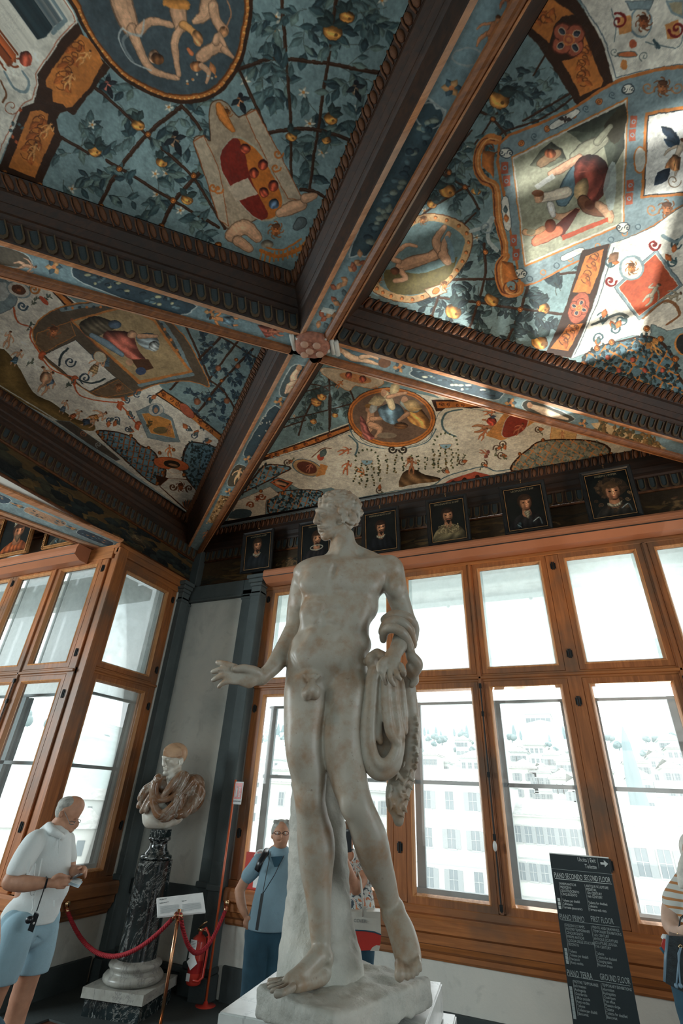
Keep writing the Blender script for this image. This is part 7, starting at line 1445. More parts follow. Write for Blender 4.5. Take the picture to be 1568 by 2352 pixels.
# ------------------------------------------------------------------ visitors
SKIN = plain('skin', (.52, .27, .17), .55, 0, .18, 14, .15, .003); SKIN_P = plain('pale_skin', (.60, .40, .30), .55, 0, .12, 14, .1, .003)
WHT = plain('white_polo_cloth', (.74, .79, .78), .8, 0, .04, 5, .25, .006, bs=60); LBL = plain('light_blue_cotton', (.30, .46, .54), .85, 0, .1, 5, .3, .006, bs=50); BLP = plain('blue_polo_cloth', (.25, .39, .47), .8, 0, .08, 6, .3, .006, bs=60); NAVY = plain('navy_denim', (.03, .085, .125), .85, 0, .25, 7, .3, .006, bs=50)
GREYH = plain('grey_hair', (.42, .42, .38), .7, 0, .3, 40, .6, .006); BLOND = plain('pale_blond_hair', (.80, .78, .70), .6, 0, .15, 30, .5, .006); BRH = plain('brown_hair', (.16, .09, .05), .6, 0, .3, 30, .5, .006)
GLS = plain('spectacle_wire', (.25, .26, .26), .25, .8, .1, 10, 0); EYEW = flat('eye_white', (.7, .7, .68), .3); LIPS = flat('lips', (.42, .18, .14), .5); SHOE = flat('dark_shoe', (.03, .035, .04), .5)
def figure(name, label, px, py, d, skin):
    J, n, B = azframe(px, py, d); o = J(px, py); org = (float(o[0]), float(o[1]), FZ)
    t = empty(name, org); tag(t, label, 'person'); return t, J, n, B, org
def pv(J, n, res=.0075): v = Vol(res, J); v.J_px = True; v.n = n; return v
def legs_to_floor(v, J, n, d, px, py, dd, r0, r1, shoe=True, lateral=0.0):
    """a straight leg from pixel (px,py) at depth dd down to the floor"""
    a = J(px, py, dd); v2 = a.copy(); v2[2] = FZ+.06; v2[0] += lateral
    s_ = v.J; v.J = lambda *p: np.array(p, float); jp = v.J_px; v.J_px = False
    m_ = a*.5+v2*.5; v.chain([tuple(a), tuple(m_), tuple(v2)], [r0, (r0+r1)/2, r1], .02)
    v.J = s_; v.J_px = jp; return v2
def hand(v, J, wr, pl, tips, r=3.4):
    v.cap(wr, pl, r*1.9, r*2.5, .01, .6)
    for (kn, tp) in tips: v.chain([kn, ((kn[0]+tp[0])/2, (kn[1]+tp[1])/2-.6, (kn[2]+tp[2])/2-.01), tp], [r, r*.9, r*.7], .004)
def hem(v, J, px, py, dd=0.0, k=.004):
    q = J(px, py, dd); v.obox((q[0], q[1], q[2]-.3), (.7, .7, .3), np.eye(3), .001, k, True)
def finish(t, obs, org):
    for o in obs: o.location = tuple(-q for q in org)
# --- man in white reading leaflets
t, J, n, B, org = figure('person', 'grey haired man in white polo and light blue shorts reading leaflets at the left window', 85, 2050, 4.9, SKIN); obs = []
v = pv(J, n, .0065)
v.ell((160, 1862, .0), 26, 27, .082, .02); v.ell((168, 1852, .0), 24, 20, .078, .02); v.ell((158, 1890, .0), 17, 22, .06, .02); v.ell((152, 1907, -.0), 13, 9, .045, .012); v.chain([(172, 1880, -.02), (177, 1892, -.02), (170, 1901, -.02)], [3, 4, 4], .008); v.ell((162, 1908, -.02), 7, 3, .03, .004); v.chain([(172, 1874, -.05), (163, 1872, -.07)], [3, 3], .006); v.ell((171, 1884, -.045), 4, 3, .012, .006, sub=True); v.ell((140, 1870, -.078), 5, 8, .012, .004); v.ell((140, 1870, -.095), 2.5, 5, .008, .003, sub=True)
v.cap((135, 1893, .02), (126, 1920, .04), 17, 21, .02); v.chain([(115, 1935, .03), (95, 2000, .03), (80, 2060, .03), (70, 2096, .03)], [34, 40, 40, 36], .03, .7)
v.chain([(74, 1935, -.09), (48, 1985, -.14), (24, 2022, -.16)], [18, 17, 16], .015); v.chain([(22, 2026, -.16), (60, 2030, -.22), (104, 2028, -.26)], [15, 15, 9.5], .012)
hand(v, J, (104, 2028, -.26), (128, 2027, -.27), [((136, 2018, -.275), (160, 2014, -.27)), ((140, 2024, -.275), (166, 2022, -.27)), ((138, 2031, -.27), (158, 2032, -.27)), ((132, 2037, -.26), (148, 2038, -.26))], 4.4); v.chain([(122, 2018, -.28), (136, 2010, -.29), (150, 2013, -.29)], [5, 4.4, 3.6], .004)
v.chain([(150, 1940, .16), (158, 1985, .14), (155, 2002, .08)], [16, 14, 12], .015); v.chain([(155, 2000, .08), (170, 2000, -.02), (182, 1999, -.10)], [11, 10, 9], .01)
hand(v, J, (180, 1999, -.10), (190, 2000, -.14), [((194, 1994, -.14), (196, 2010, -.20)), ((192, 1992, -.14), (190, 2006, -.22)), ((197, 1999, -.14), (195, 2016, -.20)), ((186, 1992, -.14), (178, 1996, -.22))], 3.8)
legs_to_floor(v, J, n, 4.9, 42, 2150, -.10, .085, .045, lateral=-.22); e2 = legs_to_floor(v, J, n, 4.9, 96, 2140, .10, .085, .045, lateral=-.06)
obs.append(v.build('body', SKIN, t, basis=B))
v = pv(J, n, .007)
v.chain([(118, 1930, .03), (108, 1985, .03), (92, 2060, .03), (68, 2110, .03), (60, 2128, .03)], [38, 45, 48, 50, 52], .03, .75); v.cap((130, 1930, -.02), (126, 2040, .0), 28, 30, .03, .8); v.cap((84, 1930, -.06), (150, 1930, .14), 22, 19, .03); v.chain([(78, 1936, -.09), (60, 1965, -.12), (43, 1996, -.15)], [24, 25, 24], .015); v.cap((152, 1938, .15), (158, 1972, .14), 18, 17, .015)
v.chain([(110, 1896, .10), (112, 1898, -.02), (122, 1910, -.10), (140, 1920, -.10)], [6, 8, 8, 6], .006); v.chain([(150, 1904, .02), (150, 1914, -.04), (142, 1924, -.09)], [6, 7, 5], .006); v.chain([(136, 1928, -.12), (134, 1960, -.16)], [2, 1.5], .004)
for k in range(12): a_ = random.uniform(0, 1); v.chain([(70+60*a_, 1990+random.uniform(-20, 90), -.20), (60+60*a_+random.uniform(-12, 12), 2040+random.uniform(-20, 90), -.21)], [2.5, 2], .014, sub=(k % 2 == 0))
v.ell((30, 2018, -.16), 22, 8, .09, .004, sub=True); v.cap((40, 2104, .02), (98, 2100, .06), 34, 32, .03, .9); hem(v, J, 60, 2134, -.15)
obs.append(v.build('polo_shirt', WHT, t, basis=B)); 
v = pv(J, n, .007); v.cap((36, 2118, -.02), (102, 2112, .06), 32, 32, .02, .8); v.cap((46, 2144, -.04), (94, 2138, .06), 32, 32, .03, .8); v.chain([(40, 2140, -.09), (20, 2200, -.10), (-6, 2262, -.10)], [36, 36, 37], .015, .9); v.chain([(98, 2130, .09), (86, 2190, .09), (64, 2255, .09)], [33, 34, 35], .015, .9); hem(v, J, 64, 2243, .0)
for k in range(8): v.chain([(70+random.uniform(-10, 30), 2150+k*11, -.05), (95+random.uniform(-10, 10), 2160+k*11, -.03)], [2.5, 1.5], .01, sub=True)
obs.append(v.build('shorts', LBL, t, basis=B))
v = pv(J, n, .0055); v.ell((143, 1860, .02), 14, 20, .085, .01); v.ell((157, 1846, .0), 22, 15, .084, .01); v.ell((172, 1862, .0), 13, 22, .10, .005, sub=True); obs.append(v.build('hair', GREYH, t, basis=B))
def specs_(J, c1, c2, ear, r=5): 
    m = MB()
    for c_ in (c1, c2): m.tube([J(c_[0]+r*1.25*math.cos(a), c_[1]+r*.8*math.sin(a), c_[2]) for a in np.linspace(0, 2*PI, 14)], .0022, 5)
    m.tube([J(c1[0]+r, c1[1], c1[2]), J(c2[0]-r, c2[1], c2[2])], .002, 5)
    for e in ear: m.tube([J(*e[0]), J(*e[1])], .002, 5)
    return m
m = specs_(J, (165, 1890, -.095), (179, 1886, -.03), [((159, 1888, -.09), (148, 1864, -.085))], 5); obs.append(m.build('spectacles', GLS, t))
v = pv(J, n, .0055)
for a_, b_ in (((20, 2340), (28, 2352)),): pass
for e_, x_ in ((-.22, -.10), (-.06, .10)): pass
v.J = lambda *p: np.array(p, float); v.J_px = False
for p_ in (J(42, 2150, -.10)+np.array([-.22, 0, 0]), J(96, 2140, .10)+np.array([-.06, 0, 0])):
    d_ = np.array([n[1], -n[0], 0]); v.chain([(p_[0]-d_[0]*.06, p_[1]-d_[1]*.06, FZ+.05), (p_[0]+d_[0]*.08, p_[1]+d_[1]*.08, FZ+.045), (p_[0]+d_[0]*.18, p_[1]+d_[1]*.18, FZ+.035)], [.05, .048, .035], .02)
obs.append(v.build('shoes', SHOE, t)); finish(t, obs, org)
def held(name, label, cat, mb, mat, org, subs=()):
    o = empty(name, org); tag(o, label, cat)
    q = mb(np.array(org)); q.build('body', mat, o)
    for nm, sb, sm in subs: sb(np.array(org)).build(nm, sm, o)
    return o
JW = J
def quad(J, pts, org, th=(0, 0, -.008)): return MB().prism([np.array(J(*p))-org for p in pts], th)
o0 = tuple(float(q) for q in J(170, 2026, -.30))
held('leaflets', 'small stack of pale blue folded leaflets in the hands of the man in white', 'leaflet', lambda o: quad(J, [(150, 2027, -.26), (180, 2038, -.36), (190, 2024, -.34), (166, 2016, -.24)], o, (0, 0, -.005)), flat('pale_blue_paper', (.52, .64, .70), .6), o0, [('folded_sheet', lambda o: quad(J, [(156, 2022, -.27), (184, 2032, -.35), (189, 2020, -.33), (168, 2013, -.25)], o, (0, 0, -.003)), PAPER)])
o0 = tuple(float(q) for q in J(172, 2014, -.30)); held('phone', 'dark phone held flat above the leaflets by the man in white', 'phone', lambda o: quad(J, [(160, 2018, -.27), (168, 2014, -.34), (190, 2006, -.32), (182, 2005, -.24)], o, (0, 0, -.009)), BLKP, o0)
# camera hanging by its strap from his wrist
o0 = tuple(float(q) for q in J(80, 2093, -.26)); CM = empty('compact_camera', o0); tag(CM, 'small black camera hanging by a cord from the wrist of the man in white', 'camera'); o_ = np.array(o0)
MB().prism([J(80, 2093, -.27)-o_, J(90, 2099, -.27)-o_, J(76, 2139, -.27)-o_, J(64, 2134, -.27)-o_], tuple(-n*.035)).build('body', BLKP, CM); MB().tube([J(70, 2112, -.31)-o_, J(66, 2113, -.36)-o_], .02, 14).build('lens', BLKP, CM, True); MB().tube([J(78, 2120, -.307)-o_, J(77, 2121, -.312)-o_], .006, 8).build('button', WHITE_M, CM); MB().tube([J(108, 2018, -.29)-o_, J(100, 2045, -.28)-o_, J(84, 2093, -.28)-o_], .004, 6).build('wrist_cord', BLKP, CM)
MB().tube([J(106, 2014, -.26)-o_, J(110, 2018, -.30)-o_, J(104, 2040, -.28)-o_, J(102, 2038, -.24)-o_], .004, 6).build('wrist_loop', BLKP, CM)
# --- man in blue behind the statue
t, J, n, B, org = figure('person', 'stout man in light blue polo and dark jeans, hand on hip, by the window', 620, 2050, 4.95, SKIN); obs = []
v = pv(J, n, .0065)
v.ell((645, 1912, .02), 19.5, 25, .095, .02); v.ell((645, 1924, -.02), 17, 21, .07, .02); v.ell((645, 1940, -.02), 12, 7, .05, .015); v.chain([(647, 1912, -.095), (648, 1922, -.115)], [2.5, 3.8], .008); v.ell((640, 1931, -.088), 6, 1.6, .02, .003, sub=True); v.ell((637, 1913, -.09), 4, 3, .012, .006, sub=True); v.ell((655, 1914, -.09), 4, 3, .012, .006, sub=True); v.ell((625, 1920, .0), 3, 6, .02, .004); v.ell((665, 1921, .0), 3, 6, .02, .004)
v.cap((644, 1945, .02), (641, 1970, .03), 14, 18, .02); v.chain([(636, 1975, .03), (630, 2040, .0), (624, 2090, .0), (620, 2112, .02)], [30, 36, 36, 32], .03, .75)
v.chain([(592, 1978, .03), (570, 2010, .06), (550, 2046, .05)], [13, 12, 10.5], .015); v.chain([(550, 2046, .05), (554, 2075, .0), (562, 2098, -.04)], [10.5, 9.5, 6.5], .012)
hand(v, J, (562, 2098, -.04), (568, 2114, -.05), [((565, 2120, -.05), (566, 2134, -.04)), ((569, 2121, -.05), (570, 2138, -.04)), ((573, 2120, -.05), (575, 2134, -.04)), ((561, 2117, -.05), (561, 2130, -.04))], 2.8); v.chain([(572, 2106, -.06), (578, 2114, -.07), (584, 2122, -.07)], [3.2, 2.8, 2.2], .004)
v.chain([(688, 1980, .03), (700, 2015, .05), (705, 2050, .0), (690, 2085, -.05)], [13, 12, 10, 7], .015)
legs_to_floor(v, J, n, 4.95, 594, 2160, .0, .075, .045); legs_to_floor(v, J, n, 4.95, 640, 2160, .0, .075, .045)
obs.append(v.build('body', SKIN, t, basis=B))
v = pv(J, n, .007); v.chain([(640, 1982, .02), (634, 2030, -.01), (627, 2080, -.03), (618, 2120, -.02), (614, 2132, -.01)], [36, 41, 46, 45, 44], .03, .85); v.cap((596, 1978, .02), (686, 1980, .03), 14, 14, .03); v.chain([(595, 1980, .02), (582, 1998, .04), (569, 2012, .05)], [17, 16, 15], .015); v.chain([(688, 1982, .02), (698, 2008, .05)], [17, 15], .015)
v.chain([(624, 1957, .02), (620, 1968, -.05), (630, 1985, -.09)], [4, 5, 4], .006); v.chain([(660, 1957, .02), (660, 1970, -.05), (642, 1988, -.09)], [4, 5, 4], .006); v.cap((594, 2118, -.0), (640, 2114, .0), 26, 27, .03, .95)
for k in range(8): x_ = random.uniform(600, 650); y_ = random.uniform(2020, 2110); v.chain([(x_, y_, -.17), (x_+random.uniform(-16, 16), y_+14, -.18)], [2, 1.2], .012, sub=True)
hem(v, J, 618, 2143, -.14); obs.append(v.build('polo_shirt', BLP, t, basis=B))
m = MB().prism([J(622, 1968, -.115)-0, J(650, 1966, -.115), J(641, 1990, -.16), J(630, 1992, -.16)], tuple(n*.004)); obs.append(m.build('navy_placket', NAVY, t))
v = pv(J, n, .007); v.cap((592, 2142, .0), (640, 2138, .0), 30, 30, .02, .95); v.cap((596, 2160, .0), (636, 2158, .0), 27, 27, .02, .95)
for (x, y) in ((594, 2150), (640, 2148)):
    a = J(x, y, .0); b = a.copy(); b[2] = FZ+.05; f = v.J; v.J = lambda *p: np.array(p, float); v.J_px = False; v.chain([tuple(a), tuple(a*.5+b*.5), tuple(b)], [.105, .085, .07], .02); v.J = f; v.J_px = True
obs.append(v.build('jeans', NAVY, t, basis=B))
v = pv(J, n, .0055); v.ell((645, 1906, .035), 21.5, 21, .10, .01); v.ell((627, 1910, .02), 4, 10, .05, .01); [v.ell((random.uniform(628, 664), random.uniform(1885, 1896), .0), 4, 4, .03, .004) for _ in range(14)]; v.ell((646, 1918, -.06), 17, 20, .09, .006, sub=True); obs.append(v.build('hair', GREYH, t, basis=B))
obs.append(specs_(J, (637, 1913, -.115), (656, 1914, -.11), [((630, 1912, -.11), (624, 1914, -.02))], 5.4).build('spectacles', BLKP, t))
for x_ in (637, 655): m = MB(); q = J(x_, 1913.5, -.083); m.ball(q, .008, 8, 6); obs.append(m.build('eye', EYEW, t, True))
m = MB(); [m.tube([J(a, b, dd) for a, b, dd in pts], rr__, 6, .35) for pts, rr__ in (([(615, 1950, .03), (608, 1962, -.06), (598, 1978, -.11), (589, 2000, -.10)], .030),)]; obs.append(m.build('backpack_strap', BLKP, t, True)); obs[-1]['label'] = 'black padded shoulder strap'
finish(t, obs, org)
o0 = tuple(float(q) for q in J(603, 2052, -.24)); o_ = np.array(o0); CS = empty('camera_case', o0); tag(CS, 'slim black device hanging on a neck cord in front of the man in blue', 'device')
MB().prism([J(599, 2052, -.24)-o_, J(606, 2052, -.24)-o_, J(593, 2136, -.26)-o_, J(586, 2134, -.26)-o_], tuple(-n*.02)).build('case', BLKP, CS); MB().tube([J(622, 1955, -.08)-o_, J(613, 2000, -.21)-o_, J(603, 2052, -.25)-o_], .003, 5).tube([J(652, 1965, -.10)-o_, J(630, 2010, -.21)-o_, J(604, 2052, -.25)-o_], .003, 5).build('neck_cord', BLKP, CS)
# --- woman photographing, behind the tree trunk
FLOR = NT('floral_blouse_print'); tt = FLOR; vo = tt.node('TexVoronoi', Scale=13.0); tt.ln(tt.co.outputs['Object'], vo.inputs['Vector']); nn = tt.noise(16, 4, None, .6, 2.0)
cc_ = tt.ramp(nn, [(.40, (.05, .07, .09)), (.47, (.62, .64, .60)), (.56, (.62, .64, .60)), (.60, (.55, .12, .05)), (.68, (.60, .30, .12))]); FLOR = tt.base(cc_, .8)
t, J, n, B, org = figure('person', 'woman in a floral blouse taking a picture behind the legs of the statue', 820, 2050, 4.7, SKIN); obs = []
v = pv(J, n, .007); v.ell((796, 1922, .02), 19, 24, .09, .02); v.cap((797, 1942, .03), (800, 1972, .03), 11, 14, .02); v.chain([(800, 1980, .03), (808, 2040, .03), (818, 2110, .03)], [28, 32, 34], .03, .7)
v.chain([(828, 1984, .02), (834, 2012, -.04), (818, 2040, -.14)], [13, 13, 12.5], .015); v.chain([(816, 2040, -.14), (802, 2005, -.24), (790, 1970, -.28)], [13, 10, 7], .012); v.chain([(772, 1984, .02), (764, 2020, -.10), (780, 1975, -.26)], [12, 11, 7], .012)
hand(v, J, (790, 1970, -.28), (792, 1956, -.29), [((796, 1952, -.30), (806, 1948, -.31)), ((796, 1946, -.30), (806, 1942, -.31)), ((795, 1940, -.30), (804, 1936, -.31)), ((788, 1950, -.29), (792, 1944, -.31))], 3.2)
legs_to_floor(v, J, n, 4.7, 806, 2150, .03, .07, .045); legs_to_floor(v, J, n, 4.7, 830, 2150, .03, .07, .045); obs.append(v.build('body', SKIN, t, basis=B))
v = pv(J, n, .007); v.chain([(800, 1985, .02), (812, 2030, .02), (822, 2092, .02), (824, 2120, .02)], [32, 37, 38, 40], .03, .8); v.chain([(826, 1980, .01), (840, 2004, -.01), (842, 2016, -.03)], [17, 17, 15], .015); v.chain([(774, 1982, .01), (764, 2004, -.03)], [16, 15], .015); v.ell((800, 1965, -.05), 13, 12, .10, .006, sub=True); hem(v, J, 822, 2130, -.1); obs.append(v.build('blouse', FLOR, t, basis=B))
v = pv(J, n, .008); v.cap((806, 2130, .02), (828, 2130, .02), 30, 30, .02, .85)
for (x, y) in ((806, 2150), (830, 2150)):
    a = J(x, y, .02); b = a.copy(); b[2] = FZ+.06; f = v.J; v.J = lambda *p: np.array(p, float); v.J_px = False; v.chain([tuple(a), tuple(a*.5+b*.5), tuple(b)], [.10, .075, .06], .02); v.J = f; v.J_px = True
obs.append(v.build('trousers', NAVY, t, basis=B)); v = pv(J, n, .0065); v.ell((796, 1914, .04), 22, 24, .11, .01); v.ell((794, 1930, -.07), 17, 22, .09, .006, sub=True); obs.append(v.build('hair', BRH, t, basis=B)); finish(t, obs, org)
o0 = tuple(float(q) for q in J(798, 1930, -.32)); o_ = np.array(o0); TB = empty('tablet', o0); tag(TB, 'black tablet held up in front of the face of the woman behind the statue', 'tablet'); MB().prism([J(786, 1904, -.33)-o_, J(807, 1906, -.33)-o_, J(807, 1957, -.33)-o_, J(786, 1960, -.33)-o_], tuple(n*.012)).build('body', BLKP, TB); MB().prism([J(795, 1907.5, -.335)-o_, J(800, 1907.6, -.335)-o_, J(800, 1909, -.335)-o_, J(795, 1909, -.335)-o_], tuple(n*.002)).build('logo', WHITE_M, TB)
# tote bag on her arm
o0 = tuple(float(q) for q in J(838, 2184, -.12)); o_ = np.array(o0); TO = empty('tote_bag', o0); tag(TO, 'white and red tote bag on the arm of the woman in the floral blouse', 'bag')
CREAML = flat('cream_leather', (.55, .54, .48), .45); REDL = flat('red_leather', (.50, .04, .03), .4)
def bagp(pts, dd, th): return MB().prism([J(x, y, dd)-o_ for x, y in pts], tuple(n*th))
bagp([(800, 2093), (873, 2094), (875, 2146), (860, 2140), (840, 2137), (806, 2135)], -.16, .12).build('upper_body', CREAML, TO); bagp([(806, 2135), (840, 2137), (860, 2140), (875, 2146), (874, 2165), (868, 2182), (812, 2184)], -.16, .12).build('lower_body', REDL, TO); bagp([(850, 2184), (855, 2176), (864, 2171), (873, 2172), (870, 2184)], -.163, .005).build('corner_patch', CREAML, TO)
MB().tube([J(833, 2104, -.17)-o_, J(833, 2070, -.19)-o_, J(828, 2020, -.19)-o_, J(822, 2004, -.15)-o_, J(815, 2016, -.08)-o_, J(812, 2060, -.04)-o_, J(812, 2098, -.04)-o_], .014, 8, .4).build('handle', CREAML, TO, True); bagp([(832, 2082), (840, 2082), (843, 2106), (832, 2106)], -.168, .008).build('handle_tab', CREAML, TO)
text('COVERI', .028, flat('grey_stamp', (.18, .2, .2), .6), TO, basisM(Vector(J(812, 2118, -.165)-o_), (float(n[1]), float(-n[0]), 0), (0, 0, 1))) ; MB().tube([J(803, 2136, -.163)-o_, J(840, 2138, -.163)-o_, J(860, 2141, -.163)-o_, J(875, 2147, -.163)-o_], .004, 6).build('piping', NAVY, TO)
# --- woman with a striped top and a bag at the right edge
STR = NT('striped_jersey'); tt = STR; wv = tt.node('TexWave', Scale=9.5, Distortion=1.2, Detail=1.0); wv.bands_direction = 'Z'; tt.ln(tt.co.outputs['Object'], wv.inputs['Vector']); STR = tt.base(tt.ramp(wv.outputs[1], [(.70, (.62, .64, .60)), (.80, (.50, .22, .08))]), .8)
t, J, n, B, org = figure('person', 'blond woman in a striped top cut by the right edge, bag on her arm', 1590, 2100, 3.7, SKIN); obs = []
v = pv(J, n, .0075); v.ell((1600, 1962, .0), 30, 38, .10, .02); v.cap((1598, 1990, .02), (1600, 2030, .03), 16, 20, .02); v.chain([(1604, 2050, .03), (1606, 2140, .03), (1608, 2220, .03)], [44, 44, 48], .03, .75); v.chain([(1560, 2052, .02), (1543, 2092, .0), (1541, 2124, -.03)], [21, 20, 18], .015); v.chain([(1541, 2126, -.03), (1560, 2145, -.12), (1590, 2130, -.22)], [17, 14, 9], .012); v.chain([(1650, 2052, .02), (1664, 2100, .0), (1655, 2160, -.1)], [20, 18, 12], .015)
hand(v, J, (1590, 2130, -.22), (1606, 2126, -.24), [((1612, 2120, -.25), (1624, 2120, -.25)), ((1613, 2125, -.25), (1626, 2126, -.25)), ((1612, 2130, -.25), (1624, 2132, -.25)), ((1610, 2135, -.24), (1620, 2138, -.24))], 4.5)
legs_to_floor(v, J, n, 3.7, 1590, 2260, .03, .075, .045); legs_to_floor(v, J, n, 3.7, 1625, 2260, .03, .075, .045); obs.append(v.build('body', SKIN_P, t, basis=B))
v = pv(J, n, .008); v.chain([(1602, 2052, .02), (1604, 2120, .02), (1606, 2200, .02)], [49, 50, 52], .03, .8); v.chain([(1566, 2046, .01), (1552, 2070, .0), (1549, 2078, .0)], [25, 25, 23], .015); v.chain([(1645, 2046, .01), (1656, 2075, .0)], [24, 22], .015); obs.append(v.build('striped_top', STR, t, basis=B))
v = pv(J, n, .008); v.cap((1590, 2240, .02), (1624, 2240, .02), 42, 42, .02, .85)
for (x, y) in ((1590, 2260), (1625, 2260)):
    a = J(x, y, .02); b = a.copy(); b[2] = FZ+.06; f = v.J; v.J = lambda *p: np.array(p, float); v.J_px = False; v.chain([tuple(a), tuple(a*.5+b*.5), tuple(b)], [.10, .075, .06], .02); v.J = f; v.J_px = True
obs.append(v.build('trousers', NAVY, t, basis=B)); v = pv(J, n, .007); v.ell((1602, 1956, .03), 36, 40, .12, .01); [v.chain([(1574+k*3, 1960, -.06+.01*k), (1564+k*4, 2000, -.08), (1562+k*4, 2036, -.08)], [7, 8, 5], .006) for k in range(8)]; v.ell((1606, 1975, -.09), 22, 30, .09, .006, sub=True); obs.append(v.build('hair', BLOND, t, basis=B)); finish(t, obs, org)
o0 = tuple(float(q) for q in J(1560, 2290, -.15)); o_ = np.array(o0); HB = empty('handbag', o0); tag(HB, 'black bucket handbag with drawstrings hanging at the right edge of the view', 'bag')
MB().prism([J(x, y, -.22)-o_ for x, y in ((1536, 2149), (1600, 2152), (1612, 2300), (1562, 2276), (1528, 2258), (1531, 2200))], tuple(n*.16)).build('bag_body', plain('black_grained_leather', (.02, .028, .032), .28, 0, .5, 60, .2), HB); MB().tube([J(1536, 2149, -.20)-o_, J(1531, 2200, -.20)-o_, J(1529, 2256, -.20)-o_], .012, 8).build('side_trim', flat('blue_grey_trim', (.16, .24, .30), .3), HB, True)
for xs in ((1563, 1557, 1559, 1562), (1563, 1560, 1556, 1553)): MB().tube([J(x, y, -.235)-o_ for x, y in zip(xs, (2176, 2190, 2230, 2262))], .004, 6).ball(J(xs[-1], 2264, -.235)-o_, .010, 8, 6).build('drawstring', flat('steel_blue_cord', (.2, .3, .38), .4), HB, True)
MB().tube([J(1562+3.2*math.cos(a), 2174+4*math.sin(a), -.23)-o_ for a in np.linspace(0, 2*PI, 14)], .003, 6).build('eyelet', BRASS, HB, True); MB().tube([J(1560, 2150, -.16)-o_, J(1558, 2135, -.16)-o_, J(1562, 2110, -.14)-o_, J(1580, 2095, -.08)-o_], .010, 6, .4).build('shoulder_strap', BLKP, HB, True); MB().tube([J(1558+3*math.cos(a), 2146+4*math.sin(a), -.165)-o_ for a in np.linspace(0, 2*PI, 12)], .003, 6).build('ring', BRASS, HB, True)
o1 = np.array([float(q) for q in J(1525, 2170, -.2)]); SCF = empty('scarf', tuple(o1)); tag(SCF, 'red, white and dark blue folded cloth poking out of the black handbag', 'scarf'); MB().prism([J(x, y, -.19)-o1 for x, y in ((1518, 2174), (1523, 2156), (1532, 2160), (1534, 2190), (1528, 2188))], tuple(n*.06)).build('red_cloth', REDL, SCF); MB().tube([J(1523, 2158, -.17)-o1, J(1526, 2151, -.17)-o1, J(1532, 2151, -.17)-o1, J(1534, 2160, -.17)-o1], .012, 8).build('white_fold', PAPER, SCF, True); MB().tube([J(1517, 2175, -.18)-o1, J(1523, 2183, -.18)-o1, J(1529, 2191, -.18)-o1], .010, 8).build('navy_border', NAVY, SCF, True)
# --- someone whose white sleeve just enters at the left edge
t, J, n, B, org = figure('person', 'person in a white T-shirt at the far left edge, only the shoulder in view', -40, 2110, 2.6, SKIN); obs = []; J0 = J; J = lambda x, y, dd=0.0: J0(x-17, y, dd)
v = pv(J, n, .009); v.ell((-75, 2010, .0), 34, 46, .10, .02); v.cap((-75, 2050, .02), (-75, 2080, .02), 22, 26, .02); v.chain([(-75, 2110, .02), (-75, 2250, .02), (-75, 2400, .02)], [56, 54, 58], .03, .7); v.chain([(-12, 2110, .0), (-8, 2180, .0), (-20, 2260, -.05)], [24, 20, 16], .015); v.chain([(-138, 2110, .0), (-146, 2200, .0), (-140, 2300, .0)], [24, 20, 16], .015)
for x in (-95, -55): legs_to_floor(v, J, n, 2.6, x, 2420, .02, .085, .05)
obs.append(v.build('body', SKIN, t, basis=B)); v = pv(J, n, .009); v.chain([(-75, 2112, .02), (-75, 2250, .02), (-75, 2360, .02)], [60, 60, 62], .03, .75); v.chain([(-22, 2106, .0), (-14, 2128, .0)], [29, 27], .02); v.chain([(-126, 2106, .0), (-138, 2130, .0)], [30, 29], .02); obs.append(v.build('white_shirt', WHT, t, basis=B))
v = pv(J, n, .009); v.cap((-92, 2400, .02), (-58, 2400, .02), 54, 54, .02, .85)
for x in (-95, -55):
    a = J(x, 2430, .02); b = a.copy(); b[2] = FZ+.06; v.J = lambda *p: np.array(p, float); v.J_px = False; v.chain([tuple(a), tuple(a*.5+b*.5), tuple(b)], [.11, .085, .07], .02); v.J = J; v.J_px = True
obs.append(v.build('trousers', NAVY, t, basis=B)); v = pv(J, n, .009); v.ell((-75, 2000, .03), 38, 44, .115, .01); v.ell((-75, 2030, -.08), 30, 36, .10, .006, sub=True); obs.append(v.build('hair', BRH, t, basis=B)); finish(t, obs, org)
# ------------------------------------------------------------------ outside: eaves, river, the far bank and its hills, haze put into their colours
PALEF = stone('pale_facade', (.60, .62, .60), .08, .85, .3); PALEF2 = stone('pale_cream_facade', (.64, .64, .60), .08, .85, .3); SHG = flat('pale_grey_shutters', (.32, .34, .34), .8); WSUR = flat('window_surround', (.44, .45, .44), .8); WGL = flat('far_window', (.22, .25, .26), .5); TILE = plain('haze_pale_roof_tiles', (.42, .43, .41), .9, 0, .22, 1.2, .6, .1); HAZEG = plain('haze_pale_hillside', (.36, .42, .41), .95, 0, .18, .06, .3, .3); TREEH = plain('haze_pale_trees', (.24, .30, .30), .95, 0, .2, .3, .5, .3); TREE2 = plain('haze_pale_cypress', (.26, .33, .34), .95, 0, .25, .5, .8, .3); WATER = flat('pale_river', (.45, .50, .50), .2)  # distance haze is mixed into these pale, greyed colours
struct('ground', MB().box((-900, 40, -22.5), (900, 900, -20)).box((-900, -300, -22.5), (-14, 40, -20)).box((-14, 7, -22.5), (900, 40, -20)), plain('pale_ground', (.50, .52, .50), .9, 0, .1, .05, 0))
struct('river', MB().box((-900, 30, -20), (900, 62, -19.9)), WATER)
